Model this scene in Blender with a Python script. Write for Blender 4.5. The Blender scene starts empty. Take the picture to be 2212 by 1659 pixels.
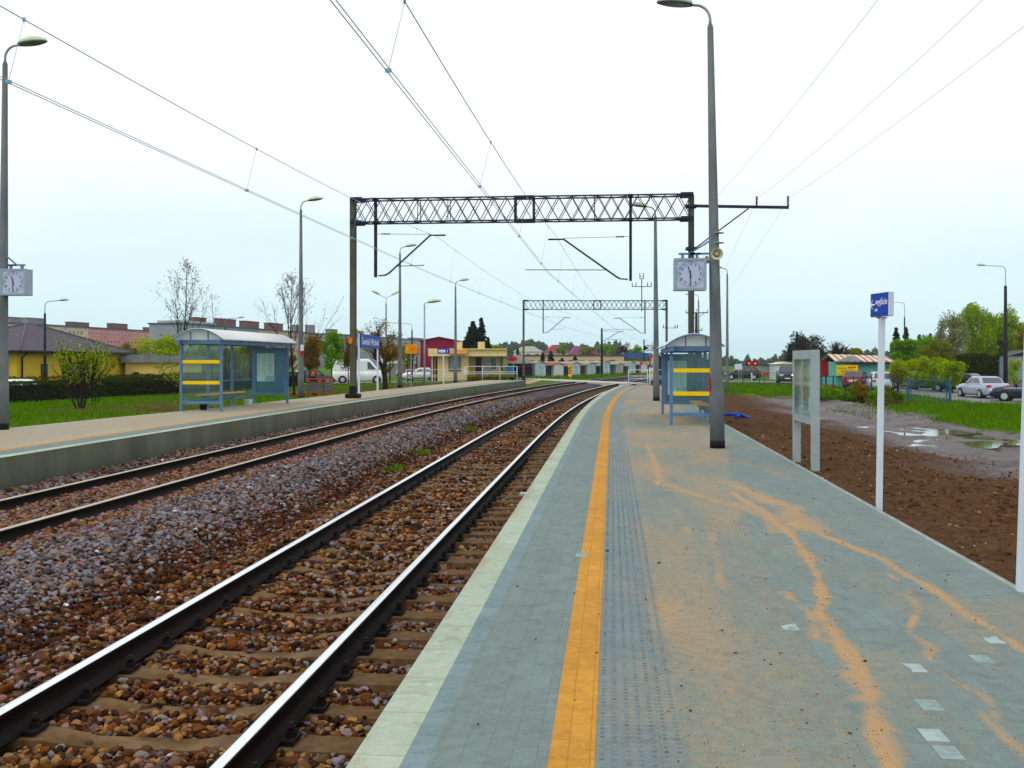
import bpy, math, random
import numpy as np
from mathutils import Vector, Matrix, noise as mnoise
random.seed(7)
S = bpy.context.scene
COL = S.collection
PI = math.pi
R = math.radians
# ---------------------------------------------------------------- layout: X across the track, Y along it, Z up, camera over the origin
EYE = 1.58
FX, CX, HY = 2279.0, 1106.0, 780.0
PSI = math.atan2(216.0, 2279.0)
SN, CS = math.sin(PSI), math.cos(PSI)
RC, S0 = 580.0, 26.0            # radius of the curve of the line and where it starts


def G(x, d):
    u = (x - CX) / FX
    return d * (-SN + u * CS), d * (CS + u * SN)


def P(x, y, d):
    X, Y = G(x, d)
    return Vector((X, Y, EYE + d * (HY - y) / FX))


def D(y, z):
    return (EYE - z) * FX / (y - HY)


def ZY(y, d):
    return EYE + d * (HY - y) / FX


def cur(x0, s):
    """point on the line parallel to the track at offset x0, distance s along"""
    if s <= S0:
        return Vector((x0, s, 0)), 0.0
    th = (s - S0) / RC
    r = RC - x0
    return Vector((RC - r * math.cos(th), S0 + r * math.sin(th), 0)), th


def curn(x0, s):
    x0 = np.asarray(x0, float); s = np.asarray(s, float)
    th = np.maximum(s - S0, 0) / RC
    r = RC - x0
    return RC - r * np.cos(th), np.minimum(s, S0) + r * np.sin(th)


def unshift(X, Y):
    """offset from the straight line of a world point"""
    X = np.asarray(X, float); Y = np.asarray(Y, float)
    r = np.sqrt((RC - X) ** 2 + np.maximum(Y - S0, 0) ** 2)
    return RC - r


def h2(ix, iy, seed):
    n = (ix.astype(np.int64) * 374761393 + iy.astype(np.int64) * 668265263 + seed * 974711) & 0x7fffffff
    n = ((n ^ (n >> 13)) * 1274126177) & 0x7fffffff
    n = n ^ (n >> 16)
    return (n & 0xffff) / 65535.0


def vn(x, y, seed=0):
    x = np.asarray(x, float); y = np.asarray(y, float)
    ix = np.floor(x); iy = np.floor(y)
    fx = x - ix; fy = y - iy
    fx = fx * fx * (3 - 2 * fx); fy = fy * fy * (3 - 2 * fy)
    a = h2(ix, iy, seed); b = h2(ix + 1, iy, seed); c = h2(ix, iy + 1, seed); d = h2(ix + 1, iy + 1, seed)
    return (a * (1 - fx) + b * fx) * (1 - fy) + (c * (1 - fx) + d * fx) * fy


def fbm(x, y, seed=0, o=4):
    t = 0; a = 0.5; n = 0
    for k in range(o):
        t = t + a * vn(np.asarray(x) * 2 ** k, np.asarray(y) * 2 ** k, seed + k * 17); n += a; a *= 0.5
    return t / n


def sm(a, b, x):
    t = np.clip((np.asarray(x, float) - a) / (b - a), 0, 1)
    return t * t * (3 - 2 * t)


# ---------------------------------------------------------------- materials
MATS = {}


class NT:
    def __init__(s, m):
        m.use_nodes = True
        s.t = m.node_tree; s.n = s.t.nodes; s.l = s.t.links
        s.n.clear()
        s.out = s.n.new('ShaderNodeOutputMaterial')

    def new(s, typ, **kw):
        n = s.n.new('ShaderNode' + typ)
        for k, v in kw.items():
            if k.startswith('i_'):
                n.inputs[k[2:].replace('_', ' ')].default_value = v
            else:
                setattr(n, k, v)
        return n

    def link(s, a, b):
        s.l.new(a, b)

    def math(s, op, a, b=None, c=None, clamp=False):
        n = s.n.new('ShaderNodeMath'); n.operation = op; n.use_clamp = clamp
        for i, v in enumerate((a, b, c)):
            if v is None: continue
            if hasattr(v, 'node'): s.l.new(v, n.inputs[i])
            else: n.inputs[i].default_value = v
        return n.outputs[0]

    def mix(s, f, a, b, blend='MIX'):
        n = s.n.new('ShaderNodeMix'); n.data_type = 'RGBA'; n.blend_type = blend
        for i, v in ((0, f), (6, a), (7, b)):
            if hasattr(v, 'node'): s.l.new(v, n.inputs[i])
            elif i: n.inputs[i].default_value = tuple(v) + ((1,) if len(v) == 3 else ())
            else: n.inputs[i].default_value = v
        return n.outputs[2]

    def noise(s, vec, scale, detail=4, rough=0.55, dist=0.0):
        n = s.new('TexNoise'); n.inputs['Scale'].default_value = scale
        n.inputs['Detail'].default_value = detail; n.inputs['Roughness'].default_value = rough
        n.inputs['Distortion'].default_value = dist
        if vec is not None: s.l.new(vec, n.inputs['Vector'])
        return n.outputs['Fac']

    def ramp(s, f, stops):
        n = s.new('ValToRGB')
        e = n.color_ramp.elements
        while len(e) < len(stops): e.new(0.5)
        for k, (p, c) in enumerate(stops):
            e[k].position = p
            e[k].color = (c, c, c, 1) if not hasattr(c, '__len__') else tuple(c) + (1,)
        s.l.new(f, n.inputs[0])
        return n.outputs[0]

    def bsdf(s, col, rough=0.6, metal=0.0, spec=0.4, normal=None):
        b = s.new('BsdfPrincipled')
        for nm, v in (('Base Color', col), ('Roughness', rough), ('Metallic', metal), ('Specular IOR Level', spec)):
            if hasattr(v, 'node'): s.l.new(v, b.inputs[nm])
            else: b.inputs[nm].default_value = v if not hasattr(v, '__len__') else tuple(v) + (1,)
        if normal is not None: s.l.new(normal, b.inputs['Normal'])
        s.l.new(b.outputs[0], s.out.inputs[0])
        return b

    def bump(s, h, strength=0.3, dist=0.01, nrm=None):
        n = s.new('Bump'); n.inputs['Strength'].default_value = strength; n.inputs['Distance'].default_value = dist
        s.l.new(h, n.inputs['Height'])
        if nrm is not None: s.l.new(nrm, n.inputs['Normal'])
        return n.outputs[0]

    def coord(s, k='Object'):
        return s.new('TexCoord').outputs[k]


def pm(name, col, rough=0.6, metal=0.0, var=0.18, scale=3.0, bump=0.0, bscale=60.0, spec=0.12, dirt=None, dscale=1.2, damt=0.5, stretch=None):
    """painted / plain surface with uneven tone, a little relief and optional dirt patches"""
    if name in MATS: return MATS[name]
    m = bpy.data.materials.new(name); t = NT(m)
    v = t.coord()
    if stretch:
        mp = t.new('Mapping'); mp.inputs['Scale'].default_value = stretch
        t.link(v, mp.inputs['Vector']); v = mp.outputs[0]
    f = t.noise(v, scale, 5, 0.6)
    dk = tuple(c * (1 - var) for c in col); lt = tuple(min(1, c * (1 + var)) for c in col)
    c = t.mix(t.ramp(f, [(0.3, 0.0), (0.7, 1.0)]), dk, lt)
    if dirt:
        g = t.ramp(t.noise(v, dscale, 6, 0.65), [(0.45, 0.0), (0.7, damt)])
        c = t.mix(g, c, dirt)
    nr = t.bump(t.noise(v, bscale, 4), bump, 0.01) if bump else None
    rg = t.math('MULTIPLY_ADD', f, 0.2, rough - 0.1)
    t.bsdf(c, rg, metal, spec, nr)
    MATS[name] = m
    return m


def glass(name, col=(0.8, 0.95, 0.92), alpha=0.18, rough=0.05):
    if name in MATS: return MATS[name]
    m = bpy.data.materials.new(name); t = NT(m)
    tr = t.new('BsdfTransparent'); tr.inputs[0].default_value = tuple(col) + (1,)
    gl = t.new('BsdfGlossy'); gl.inputs['Roughness'].default_value = rough; gl.inputs[0].default_value = (0.85, 0.92, 0.95, 1)
    df = t.new('BsdfDiffuse'); df.inputs[0].default_value = (0.35, 0.45, 0.42, 1)
    mx0 = t.new('MixShader'); mx0.inputs[0].default_value = alpha
    t.link(tr.outputs[0], mx0.inputs[1]); t.link(df.outputs[0], mx0.inputs[2])
    fr = t.new('Fresnel'); fr.inputs[0].default_value = 1.45
    mx = t.new('MixShader')
    gm = t.new('NewGeometry')
    t.link(t.math('MULTIPLY', fr.outputs[0], t.math('SUBTRACT', 1.0, gm.outputs['Backfacing'])), mx.inputs[0]); t.link(mx0.outputs[0], mx.inputs[1]); t.link(gl.outputs[0], mx.inputs[2])
    t.link(mx.outputs[0], t.out.inputs[0])
    MATS[name] = m
    return m


def leafmat(name, cols, trans=0.35):
    if name in MATS: return MATS[name]
    m = bpy.data.materials.new(name); t = NT(m)
    g = t.new('NewGeometry')
    c = t.ramp(g.outputs['Random Per Island'], [(k / max(1, len(cols) - 1), cc) for k, cc in enumerate(cols)])
    n = t.noise(t.coord(), 0.9, 3)
    hs = t.new('HueSaturation'); t.link(c, hs.inputs['Color'])
    t.link(t.math('MULTIPLY_ADD', n, 0.9, 0.55), hs.inputs['Value'])
    d = t.new('BsdfDiffuse'); tl = t.new('BsdfTranslucent')
    t.link(hs.outputs[0], d.inputs[0]); t.link(hs.outputs[0], tl.inputs[0])
    mx = t.new('MixShader'); mx.inputs[0].default_value = trans
    t.link(d.outputs[0], mx.inputs[1]); t.link(tl.outputs[0], mx.inputs[2]); t.link(mx.outputs[0], t.out.inputs[0])
    MATS[name] = m
    return m


# ---------------------------------------------------------------- mesh builder
class MB:
    def __init__(s):
        s.v = []; s.f = []; s.m = []; s.sm = []

    def add(s, vs, fs, mat=0, smooth=False, M=None):
        o = len(s.v)
        for p in vs:
            p = Vector(p)
            s.v.append(tuple(M @ p) if M is not None else tuple(p))
        for f in fs:
            s.f.append(tuple(o + i for i in f)); s.m.append(mat); s.sm.append(smooth)
        return s

    def box(s, c, d, mat=0, rz=0.0, M=None, bev=0.0):
        x, y, z = d[0] / 2, d[1] / 2, d[2] / 2
        T = Matrix.Translation(c) @ Matrix.Rotation(rz, 4, 'Z')
        if M is not None: T = M @ T
        if bev:
            b = bev
            vs = []
            for sz in (-1, 1):
                for (zz, ins) in (((z - b) * sz, 0), (z * sz, b)):
                    vs += [(-x + ins, -y + b if not ins else -y + ins, zz), ]
            # chamfered upright edges and rims
            def ring(zz, i):
                X, Y = x - i, y - i
                return [(-X + b, -Y, zz), (X - b, -Y, zz), (X, -Y + b, zz), (X, Y - b, zz), (X - b, Y, zz), (-X + b, Y, zz), (-X, Y - b, zz), (-X, -Y + b, zz)]
            vs = ring(-z, b) + ring(-z + b, 0) + ring(z - b, 0) + ring(z, b)
            fs = [tuple(range(7, -1, -1)), tuple(range(24, 32))]
            for k in range(3):
                for i in range(8):
                    j = (i + 1) % 8
                    fs.append((k * 8 + i, k * 8 + j, k * 8 + 8 + j, k * 8 + 8 + i))
            return s.add(vs, fs, mat, False, T)
        vs = [(-x, -y, -z), (x, -y, -z), (x, y, -z), (-x, y, -z), (-x, -y, z), (x, -y, z), (x, y, z), (-x, y, z)]
        fs = [(3, 2, 1, 0), (4, 5, 6, 7), (0, 1, 5, 4), (1, 2, 6, 5), (2, 3, 7, 6), (3, 0, 4, 7)]
        return s.add(vs, fs, mat, False, T)

    def bar(s, a, b, w, h=None, mat=0, up=(0, 0, 1)):
        """rectangular bar from a to b"""
        h = h or w
        a, b = Vector(a), Vector(b); d = (b - a).normalized(); u = Vector(up)
        if abs(d.dot(u)) > 0.98: u = Vector((0, 1, 0))
        sx = d.cross(u).normalized(); sz = sx.cross(d).normalized()
        vs = []
        for p in (a, b):
            for i, j in ((-1, -1), (1, -1), (1, 1), (-1, 1)):
                vs.append(p + sx * (i * w / 2) + sz * (j * h / 2))
        return s.add(vs, [(3, 2, 1, 0), (4, 5, 6, 7), (0, 1, 5, 4), (1, 2, 6, 5), (2, 3, 7, 6), (3, 0, 4, 7)], mat)

    def tube(s, pts, r, n=8, mat=0, cap=True, smooth=True):
        pts = [Vector(p) for p in pts]
        rs = r if hasattr(r, '__len__') else [r] * len(pts)
        vs = []; fs = []
        ref = None
        for i, p in enumerate(pts):
            d = (pts[min(i + 1, len(pts) - 1)] - pts[max(i - 1, 0)])
            d = d.normalized() if d.length > 1e-9 else Vector((0, 0, 1))
            if ref is None:
                ref = Vector((1, 0, 0)) if abs(d.x) < 0.9 else Vector((0, 1, 0))
            a = (ref - d * ref.dot(d))
            a = a.normalized() if a.length > 1e-6 else d.orthogonal().normalized()
            ref = a; b = d.cross(a)
            for k in range(n):
                t = 2 * PI * k / n
                vs.append(p + (a * math.cos(t) + b * math.sin(t)) * rs[i])
        for i in range(len(pts) - 1):
            for k in range(n):
                k2 = (k + 1) % n
                fs.append((i * n + k, i * n + k2, (i + 1) * n + k2, (i + 1) * n + k))
        s.add(vs, fs, mat, smooth)
        if cap:
            o = len(s.v) - len(vs)
            s.f.append(tuple(o + k for k in range(n - 1, -1, -1))); s.m.append(mat); s.sm.append(False)
            e = o + (len(pts) - 1) * n
            s.f.append(tuple(e + k for k in range(n))); s.m.append(mat); s.sm.append(False)
        return s

    def lathe(s, prof, n=16, mat=0, M=None, smooth=True, sx=1, sy=1):
        vs = []; fs = []
        for r, z in prof:
            for k in range(n):
                t = 2 * PI * k / n
                vs.append((r * math.cos(t) * sx, r * math.sin(t) * sy, z))
        for i in range(len(prof) - 1):
            for k in range(n):
                k2 = (k + 1) % n
                fs.append((i * n + k, i * n + k2, (i + 1) * n + k2, (i + 1) * n + k))
        fs.append(tuple(range(n - 1, -1, -1))); fs.append(tuple((len(prof) - 1) * n + k for k in range(n)))
        return s.add(vs, fs, mat, smooth, M)

    def prism(s, poly, y0, y1, mat=0, M=None):
        """polygon in XZ pushed along Y"""
        n = len(poly)
        vs = [(x, y0, z) for x, z in poly] + [(x, y1, z) for x, z in poly]
        fs = [tuple(range(n)), tuple(range(2 * n - 1, n - 1, -1))]
        for i in range(n):
            j = (i + 1) % n
            fs.append((i, n + i, n + j, j))
        return s.add(vs, fs, mat, False, M)

    def flat(s, poly, z=0.0, th=0.01, mat=0, M=None):
        """polygon in XY with thickness"""
        n = len(poly)
        vs = [(x, y, z) for x, y in poly] + [(x, y, z + th) for x, y in poly]
        fs = [tuple(range(n - 1, -1, -1)), tuple(range(n, 2 * n))]
        for i in range(n):
            j = (i + 1) % n
            fs.append((i, j, n + j, n + i))
        return s.add(vs, fs, mat, False, M)

    def build(s, name, mats, parent=None, loc=None, rz=0.0):
        me = bpy.data.meshes.new(name)
        me.from_pydata(s.v, [], s.f)
        if not hasattr(mats, '__len__'): mats = [mats]
        for m in mats: me.materials.append(m)
        me.polygons.foreach_set('material_index', s.m)
        me.polygons.foreach_set('use_smooth', s.sm)
        me.update()
        return link(name, me, parent, loc, rz)


def link(name, me, parent=None, loc=None, rz=0.0):
    o = bpy.data.objects.new(name, me)
    COL.objects.link(o)
    if parent is not None: o.parent = parent
    if loc is not None: o.location = loc
    if rz: o.rotation_euler = (0, 0, rz)
    return o


def npmesh(name, V, F, mats, parent=None, loc=None, midx=None, smooth=False, attrs=None, uv=None):
    """V (n,3), F (m,k) arrays"""
    V = np.asarray(V, np.float32); F = np.asarray(F, np.int32)
    me = bpy.data.meshes.new(name)
    m, k = F.shape
    me.vertices.add(len(V)); me.vertices.foreach_set('co', V.ravel())
    me.loops.add(m * k); me.loops.foreach_set('vertex_index', F.ravel())
    me.polygons.add(m)
    me.polygons.foreach_set('loop_start', np.arange(0, m * k, k, dtype=np.int32))
    me.polygons.foreach_set('loop_total', np.full(m, k, np.int32))
    if not hasattr(mats, '__len__'): mats = [mats]
    for x in mats: me.materials.append(x)
    if midx is not None: me.polygons.foreach_set('material_index', np.asarray(midx, np.int32))
    if smooth: me.polygons.foreach_set('use_smooth', np.ones(m, bool))
    for nm, a in (attrs or {}).items():
        a = np.asarray(a, np.float32)
        if a.ndim == 1:
            me.attributes.new(nm, 'FLOAT', 'POINT').data.foreach_set('value', a)
        else:
            if a.shape[1] == 3: a = np.hstack([a, np.ones((len(a), 1), np.float32)])
            me.attributes.new(nm, 'FLOAT_COLOR', 'POINT').data.foreach_set('color', a.ravel())
    if uv is not None:
        l = me.uv_layers.new(name='UVMap')
        l.data.foreach_set('uv', np.asarray(uv, np.float32)[F.ravel()].ravel())
    me.update(calc_edges=True)
    return link(name, me, parent, loc)


def gridF(nx, ny):
    i = np.arange(nx - 1)[None, :]; j = np.arange(ny - 1)[:, None]
    a = j * nx + i
    return np.stack([a, a + 1, a + 1 + nx, a + nx], -1).reshape(-1, 4)


def tag(o, label=None, cat=None, group=None, kind=None):
    if label: o['label'] = label
    if cat: o['category'] = cat
    if group: o['group'] = group
    if kind: o['kind'] = kind
    return o


def thing(name, label, cat, loc=(0, 0, 0), rz=0.0, group=None):
    o = bpy.data.objects.new(name, None); COL.objects.link(o)
    o.location = loc; o.rotation_euler = (0, 0, rz); o.empty_display_size = 0.2
    return tag(o, label, cat, group)


def dup(root, loc, rz=0.0, label=None, group=None, scale=None):
    r = root.copy(); COL.objects.link(r); r.location = loc; r.rotation_euler = (0, 0, rz)
    if scale: r.scale = scale if hasattr(scale, '__len__') else (scale,) * 3
    if label: r['label'] = label
    if group: r['group'] = group
    for ch in list(root.children):
        c = ch.copy(); COL.objects.link(c); c.parent = r
        for g in list(ch.children):
            d = g.copy(); COL.objects.link(d); d.parent = c
    return r


def text_mb(txt, size, mat, name, parent, M, ext=0.004, sx=1.0, align='CENTER'):
    cu = bpy.data.curves.new('lettering', 'FONT')
    cu.body = txt; cu.size = size; cu.align_x = align; cu.align_y = 'CENTER'; cu.extrude = ext; cu.resolution_u = 3
    tmp = bpy.data.objects.new('lettering', cu); COL.objects.link(tmp)
    dg = bpy.context.evaluated_depsgraph_get()
    me = bpy.data.meshes.new_from_object(tmp.evaluated_get(dg))
    bpy.data.objects.remove(tmp); bpy.data.curves.remove(cu)
    me.transform(M @ Matrix.Diagonal((sx, 1, 1, 1)))
    me.materials.clear(); me.materials.append(mat)
    return link(name, me, parent)


# text lies in local XY facing +Z; these turn it upright
FACE_NY = Matrix.Rotation(PI / 2, 4, 'X')                       # faces -Y, reads along +X
FACE_PX = Matrix.Rotation(PI / 2, 4, 'Z') @ Matrix.Rotation(PI / 2, 4, 'X')   # faces +X, reads along +Y
FACE_NX = Matrix.Rotation(-PI / 2, 4, 'Z') @ Matrix.Rotation(PI / 2, 4, 'X')  # faces -X, reads along -Y
# ---------------------------------------------------------------- camera, sky, sun
cam = bpy.data.cameras.new('camera'); co = bpy.data.objects.new('camera', cam); COL.objects.link(co)
co.location = (0, 0, EYE); co.rotation_euler = (PI / 2, 0, PSI)
cam.sensor_width = 36; cam.sensor_fit = 'HORIZONTAL'
cam.lens = 36 * FX / 2212; cam.shift_y = -49.5 / 2212; cam.shift_x = 0
cam.clip_start = 0.05; cam.clip_end = 4000
S.camera = co
W = bpy.data.worlds.new('World'); S.world = W; W.use_nodes = True
wt = W.node_tree; wt.nodes.clear()


class WT(NT):
    def __init__(s, t):
        s.t = t; s.n = t.nodes; s.l = t.links; s.out = s.n.new('ShaderNodeOutputWorld')


w = WT(wt)
SUN_EL, SUN_AZ = R(48), R(215)
sky = w.new('TexSky'); sky.sky_type = 'NISHITA'; sky.sun_disc = False
sky.sun_elevation = SUN_EL; sky.sun_rotation = SUN_AZ
dirv = w.coord('Generated')
sep = w.new('SeparateXYZ'); w.link(dirv, sep.inputs[0])
zup = sep.outputs[2]
# overcast cloud sheet: pale blue low down, near white overhead
cl = w.ramp(w.math('MAXIMUM', zup, 0.0), [(0.0, (0.60, 0.84, 0.90)), (0.05, (0.70, 0.90, 0.95)), (0.11, (0.86, 0.96, 0.985)), (0.18, (0.97, 0.99, 1.0)), (1.0, (1.0, 1.0, 1.0))])
mp = w.new('Mapping'); mp.inputs['Scale'].default_value = (1.6, 1.6, 5.5); w.link(dirv, mp.inputs['Vector'])
cn = w.noise(mp.outputs[0], 1.3, 6, 0.55, 0.4)
cf = w.ramp(cn, [(0.38, 0.0), (0.66, 1.0)])
lowm = w.ramp(zup, [(0.0, 0.4), (0.08, 0.85), (0.19, 0.10), (0.4, 0.08)])
cl2 = w.mix(w.math('MULTIPLY', cf, lowm), cl, (0.66, 0.86, 0.92))
gain = w.math('MULTIPLY_ADD', w.math('MAXIMUM', zup, 0.0), 1.6, 9.9)
sc = w.new('VectorMath'); sc.operation = 'SCALE'; w.link(cl2, sc.inputs[0]); w.link(gain, sc.inputs['Scale'])
skyc = w.mix(0.94, sky.outputs[0], sc.outputs[0])
bg = w.new('Background'); bg.inputs['Strength'].default_value = 0.1
w.link(skyc, bg.inputs['Color']); w.link(bg.outputs[0], w.out.inputs[0])
sl = bpy.data.lights.new('sun', 'SUN'); so = bpy.data.objects.new('sun', sl); COL.objects.link(so)
sl.energy = 0.75; sl.angle = R(25); sl.color = (1.0, 0.95, 0.87)
# direction to the sun: Blender's sky turns clockwise from +Y
sv = Vector((math.sin(SUN_AZ) * math.cos(SUN_EL), math.cos(SUN_AZ) * math.cos(SUN_EL), math.sin(SUN_EL)))
so.rotation_euler = sv.to_track_quat('Z', 'Y').to_euler()
S.view_settings.view_transform = 'Standard'; S.view_settings.look = 'None'; S.view_settings.gamma = 1.0
S.view_settings.exposure = 0.14
S.cycles.use_denoising = True
S.cycles.max_bounces = 8; S.cycles.transparent_max_bounces = 24
S.cycles.diffuse_bounces = 3; S.cycles.glossy_bounces = 3; S.cycles.transmission_bounces = 6; S.cycles.volume_bounces = 0
S.cycles.caustics_reflective = False; S.cycles.caustics_refractive = False
# ---------------------------------------------------------------- heights
RZ = EYE - 1.945          # top of the rails
TC1, TC2 = -2.648, -7.80  # centre lines of the two tracks
PR0, PR1 = -1.03, 2.84    # right platform edges
PL0 = -9.50               # left platform edge
ZL = 0.07                 # left platform top
SR_END, SL_END = 69.0, 82.0


def ballast_h(x0, s):
    x = np.asarray(x0, float)
    xp = [-9.6, -9.3, -8.9, -7.0, -6.3, -5.7, -5.1, -4.55, -4.15, -3.75, -3.3, -2.1, -1.6, -1.0]
    zp = [RZ - .04, RZ - .09, RZ - .17, RZ - .16, RZ - .12, RZ - .13, RZ - .27, RZ - .43, RZ - .22, RZ - .165, RZ - .222, RZ - .222, RZ - .222, RZ - .28]
    z = np.interp(x, xp, zp)
    return z + (fbm(x * 1.3, np.asarray(s) * 0.8, 5) - .5) * .09


def ground_h(X, Y):
    x0 = unshift(X, Y); x0 = np.where(Y > 300, x0, x0)
    nr = np.interp(x0, [-.4, 2.9, 4.2, 6.5, 9.5, 18, 40, 600], [-.07, -.07, -.16, -.44, -.66, -.90, -1.0, -1.0])
    nr2 = np.interp(x0, [-1, 3, 10, 30, 600], [-.52, -.55, -.7, -1.0, -1.0])
    t = sm(66, 76, Y)
    right = nr * (1 - t) + nr2 * t
    nl = np.interp(x0, [-600, -45, -36, -28, -20, -16, -12.5, -9.9], [-.95, -.85, -.7, -.42, -.17, -.08, -.02, -.02])
    nl2 = np.interp(x0, [-600, -45, -25, -12, -9], [-.95, -.85, -.62, -.45, -.5])
    t = sm(80, 88, Y)
    left = nl * (1 - t) + nl2 * t
    mid = np.full_like(x0, -1.1)
    wl = sm(-10.4, -9.8, x0); wr = sm(-1.0, -.5, x0)
    z = left * (1 - wl) + mid * wl
    z = z * (1 - wr) + right * wr
    # roughness of the dug-over soil and the muddy track
    soil = sm(2.95, 3.6, x0) * (1 - sm(14, 17, x0)) * (1 - sm(75, 85, Y))
    z = z + soil * ((fbm(X * 1.1, Y * .9, 3) - .5) * .24 + (fbm(X * 4, Y * 4, 9, 4) - .5) * .13)
    rut = sm(6.5, 7.5, x0) * (1 - sm(12, 14, x0))
    z = z + rut * soil * (np.sin((x0 - 7) * 2.6 + fbm(X * .3, Y * .12, 21) * 4) * .075 - .03)
    lawn = (1 - sm(-13.6, -12.8, x0)) + sm(13, 16, x0)
    z = z + lawn * (fbm(X * .5, Y * .5, 31) - .5) * .10
    # shallow basins that hold the rain water
    for bx, by, rx, ry, dp in PUD:
        q = ((X - bx) / rx) ** 2 + ((Y - by) / ry) ** 2
        k = np.minimum(1, 1.35 * np.exp(-q * 1.2)) * 1.2
        z = z * (1 - k * .8) + k * .8 * (dp - .01 + (fbm(X * 1.6, Y * 1.1, 77, 4) - .5) * .17)
    return z


PUD = []
for px, py, rx, ry in ((1850, 939, .75, 1.5), (1985, 931, 1.3, 2.2), (2090, 950, 1.4, 2.0), (1960, 965, 1.5, 1.4), (1760, 905, .8, 2.2), (1583, 857, .9, 3.0), (2130, 990, 1.3, .8)):
    dd = D(py, -.62)
    gx, gy = G(px, dd)
    PUD.append((gx, gy, rx, ry, -.64))


def gh(X, Y):
    return float(ground_h(np.array([X], float), np.array([Y], float))[0])


# ---------------------------------------------------------------- ground sheet
def axis(pieces):
    out = [pieces[0][0]]
    for a, b, st in pieces:
        n = max(1, int(round((b - a) / st)))
        out += list(np.linspace(a, b, n + 1)[1:])
    return np.array(out)


gx = axis([(-900, -200, 70), (-200, -60, 10), (-60, -30, 1.5), (-30, -12, .6), (-12, 2.7, .7), (2.7, 8, .07), (8, 15, .10), (15, 30, .5), (30, 60, 2), (60, 200, 14), (200, 900, 70)])
gy = axis([(-40, 1, 4), (1, 4, .4), (4, 16, .08), (16, 40, .16), (40, 66, .4), (66, 140, 1.2), (140, 300, 10), (300, 1600, 100)])
XX, YY = np.meshgrid(gx, gy)
X0 = unshift(XX, YY)
ZZ = ground_h(XX, YY)
# where grass grows
ed = 13.4 + (fbm(XX * .25, YY * .12, 41) - .5) * 5
gr = sm(-.7, .7, X0 - ed + (YY > 60) * 0)
gr = np.maximum(gr, sm(62, 70, YY + (fbm(XX * .3, YY * .3, 44) - .5) * 10) * (X0 > 1.5) * sm(1.0, 3.0, X0))
gl = 1 - sm(-13.3, -12.6, X0 + (fbm(XX * .8, YY * .8, 45) - .5) * .8)
bare = sm(.52, .62, fbm(XX * .22, YY * .5, 46)) * .8
patch = np.exp(-(((XX + 13.4) / 2.8) ** 2 + ((YY - 70) / 11) ** 2)) * 1.5
gl = np.clip(gl * (1 - bare) - patch, 0, 1)
far_l = sm(84, 88, YY) * (X0 < -3)
gr = np.clip(np.maximum(np.maximum(gr, gl), far_l * sm(.3, .5, fbm(XX * .15, YY * .15, 48))), 0, 1)
mud = sm(5.8, 8.0, X0 + (fbm(XX * .5, YY * .3, 51) - .5) * 2.5) * (X0 < 20) * (1 - gr)

m = bpy.data.materials.new('soil_and_turf'); t = NT(m)
v = t.coord()
ag = t.new('Attribute', attribute_name='grass').outputs['Fac']
am = t.new('Attribute', attribute_name='mud').outputs['Fac']
n1 = t.noise(v, 1.2, 6, .65); n2 = t.noise(v, 9, 5, .7); n3 = t.noise(v, 55, 3, .7)
soil = t.mix(t.ramp(n2, [(.35, 0.), (.65, 1.)]), (.040, .020, .010), (.115, .062, .032))
soil = t.mix(t.ramp(n3, [(.45, 0.), (.62, .55)]), soil, (.17, .095, .05))
soil = t.mix(t.ramp(t.noise(v, 2.3, 4, .6), [(.5, 0.), (.72, .6)]), soil, (.022, .011, .007))
vo = t.new('TexVoronoi'); vo.inputs['Scale'].default_value = 16; t.link(v, vo.inputs['Vector'])
wet = t.mix(t.ramp(n1, [(.35, 0.), (.65, 1.)]), (.036, .024, .024), (.098, .073, .072))
wet = t.mix(t.ramp(n2, [(.5, 0.), (.75, .5)]), wet, (.14, .115, .115))
base = t.mix(am, soil, wet)
turf = t.mix(t.ramp(n2, [(.3, 0.), (.7, 1.)]), (.035, .085, .006), (.105, .205, .014))
turf = t.mix(t.ramp(n1, [(.55, 0.), (.75, .55)]), turf, (.14, .17, .03))
c = t.mix(t.math('GREATER_THAN', t.math('ADD', ag, t.math('MULTIPLY_ADD', n2, .7, -.35)), .5), base, turf)
h = t.math('ADD', t.math('MULTIPLY', n2, .6), t.math('MULTIPLY', n3, .35))
rg = t.math('MULTIPLY_ADD', am, -.42, .92)
rg = t.math('ADD', rg, t.math('MULTIPLY', t.math('MULTIPLY', n1, .35), ag))
t.bsdf(c, rg, 0, t.math('MULTIPLY_ADD', am, .35, .06), t.bump(h, .9, .05))
GROUND_M = m
ground = npmesh('ground', np.stack([XX, YY, ZZ], -1).reshape(-1, 3), gridF(len(gx), len(gy)), m, smooth=True, attrs={'grass': gr.ravel(), 'mud': mud.ravel()})
tag(ground, 'brown dug soil, muddy lane and turf around the railway', 'ground', kind='structure')

# puddles: still water lying in the basins
wm = bpy.data.materials.new('rain_water'); t = NT(wm)
b = t.bsdf((.10, .085, .07), .03, 0, .5, t.bump(t.noise(t.coord(), 6, 3), .03, .01))
for i, (bx, by, rx, ry, dp) in enumerate(PUD):
    mb = MB(); pts = []
    for k in range(40):
        a = 2 * PI * k / 40; q = 1.15 + .25 * math.sin(3 * a + i) + .15 * math.sin(5 * a + 2 * i)
        pts.append((bx + rx * q * math.cos(a), by + ry * q * math.sin(a)))
    mb.flat(pts, dp - .085 - .0045 * i, .08)
    o = mb.build('puddle', wm); tag(o, 'shallow rain puddle lying in the muddy lane', 'puddle', kind='structure')

# ---------------------------------------------------------------- platforms
def c3(cx, cy):
    px = (1600 + cx / 1.803) * .8641; py = (1000 + cy / 1.803) * .8641
    d = EYE * FX / (py - HY)
    return G(px, d)


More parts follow.
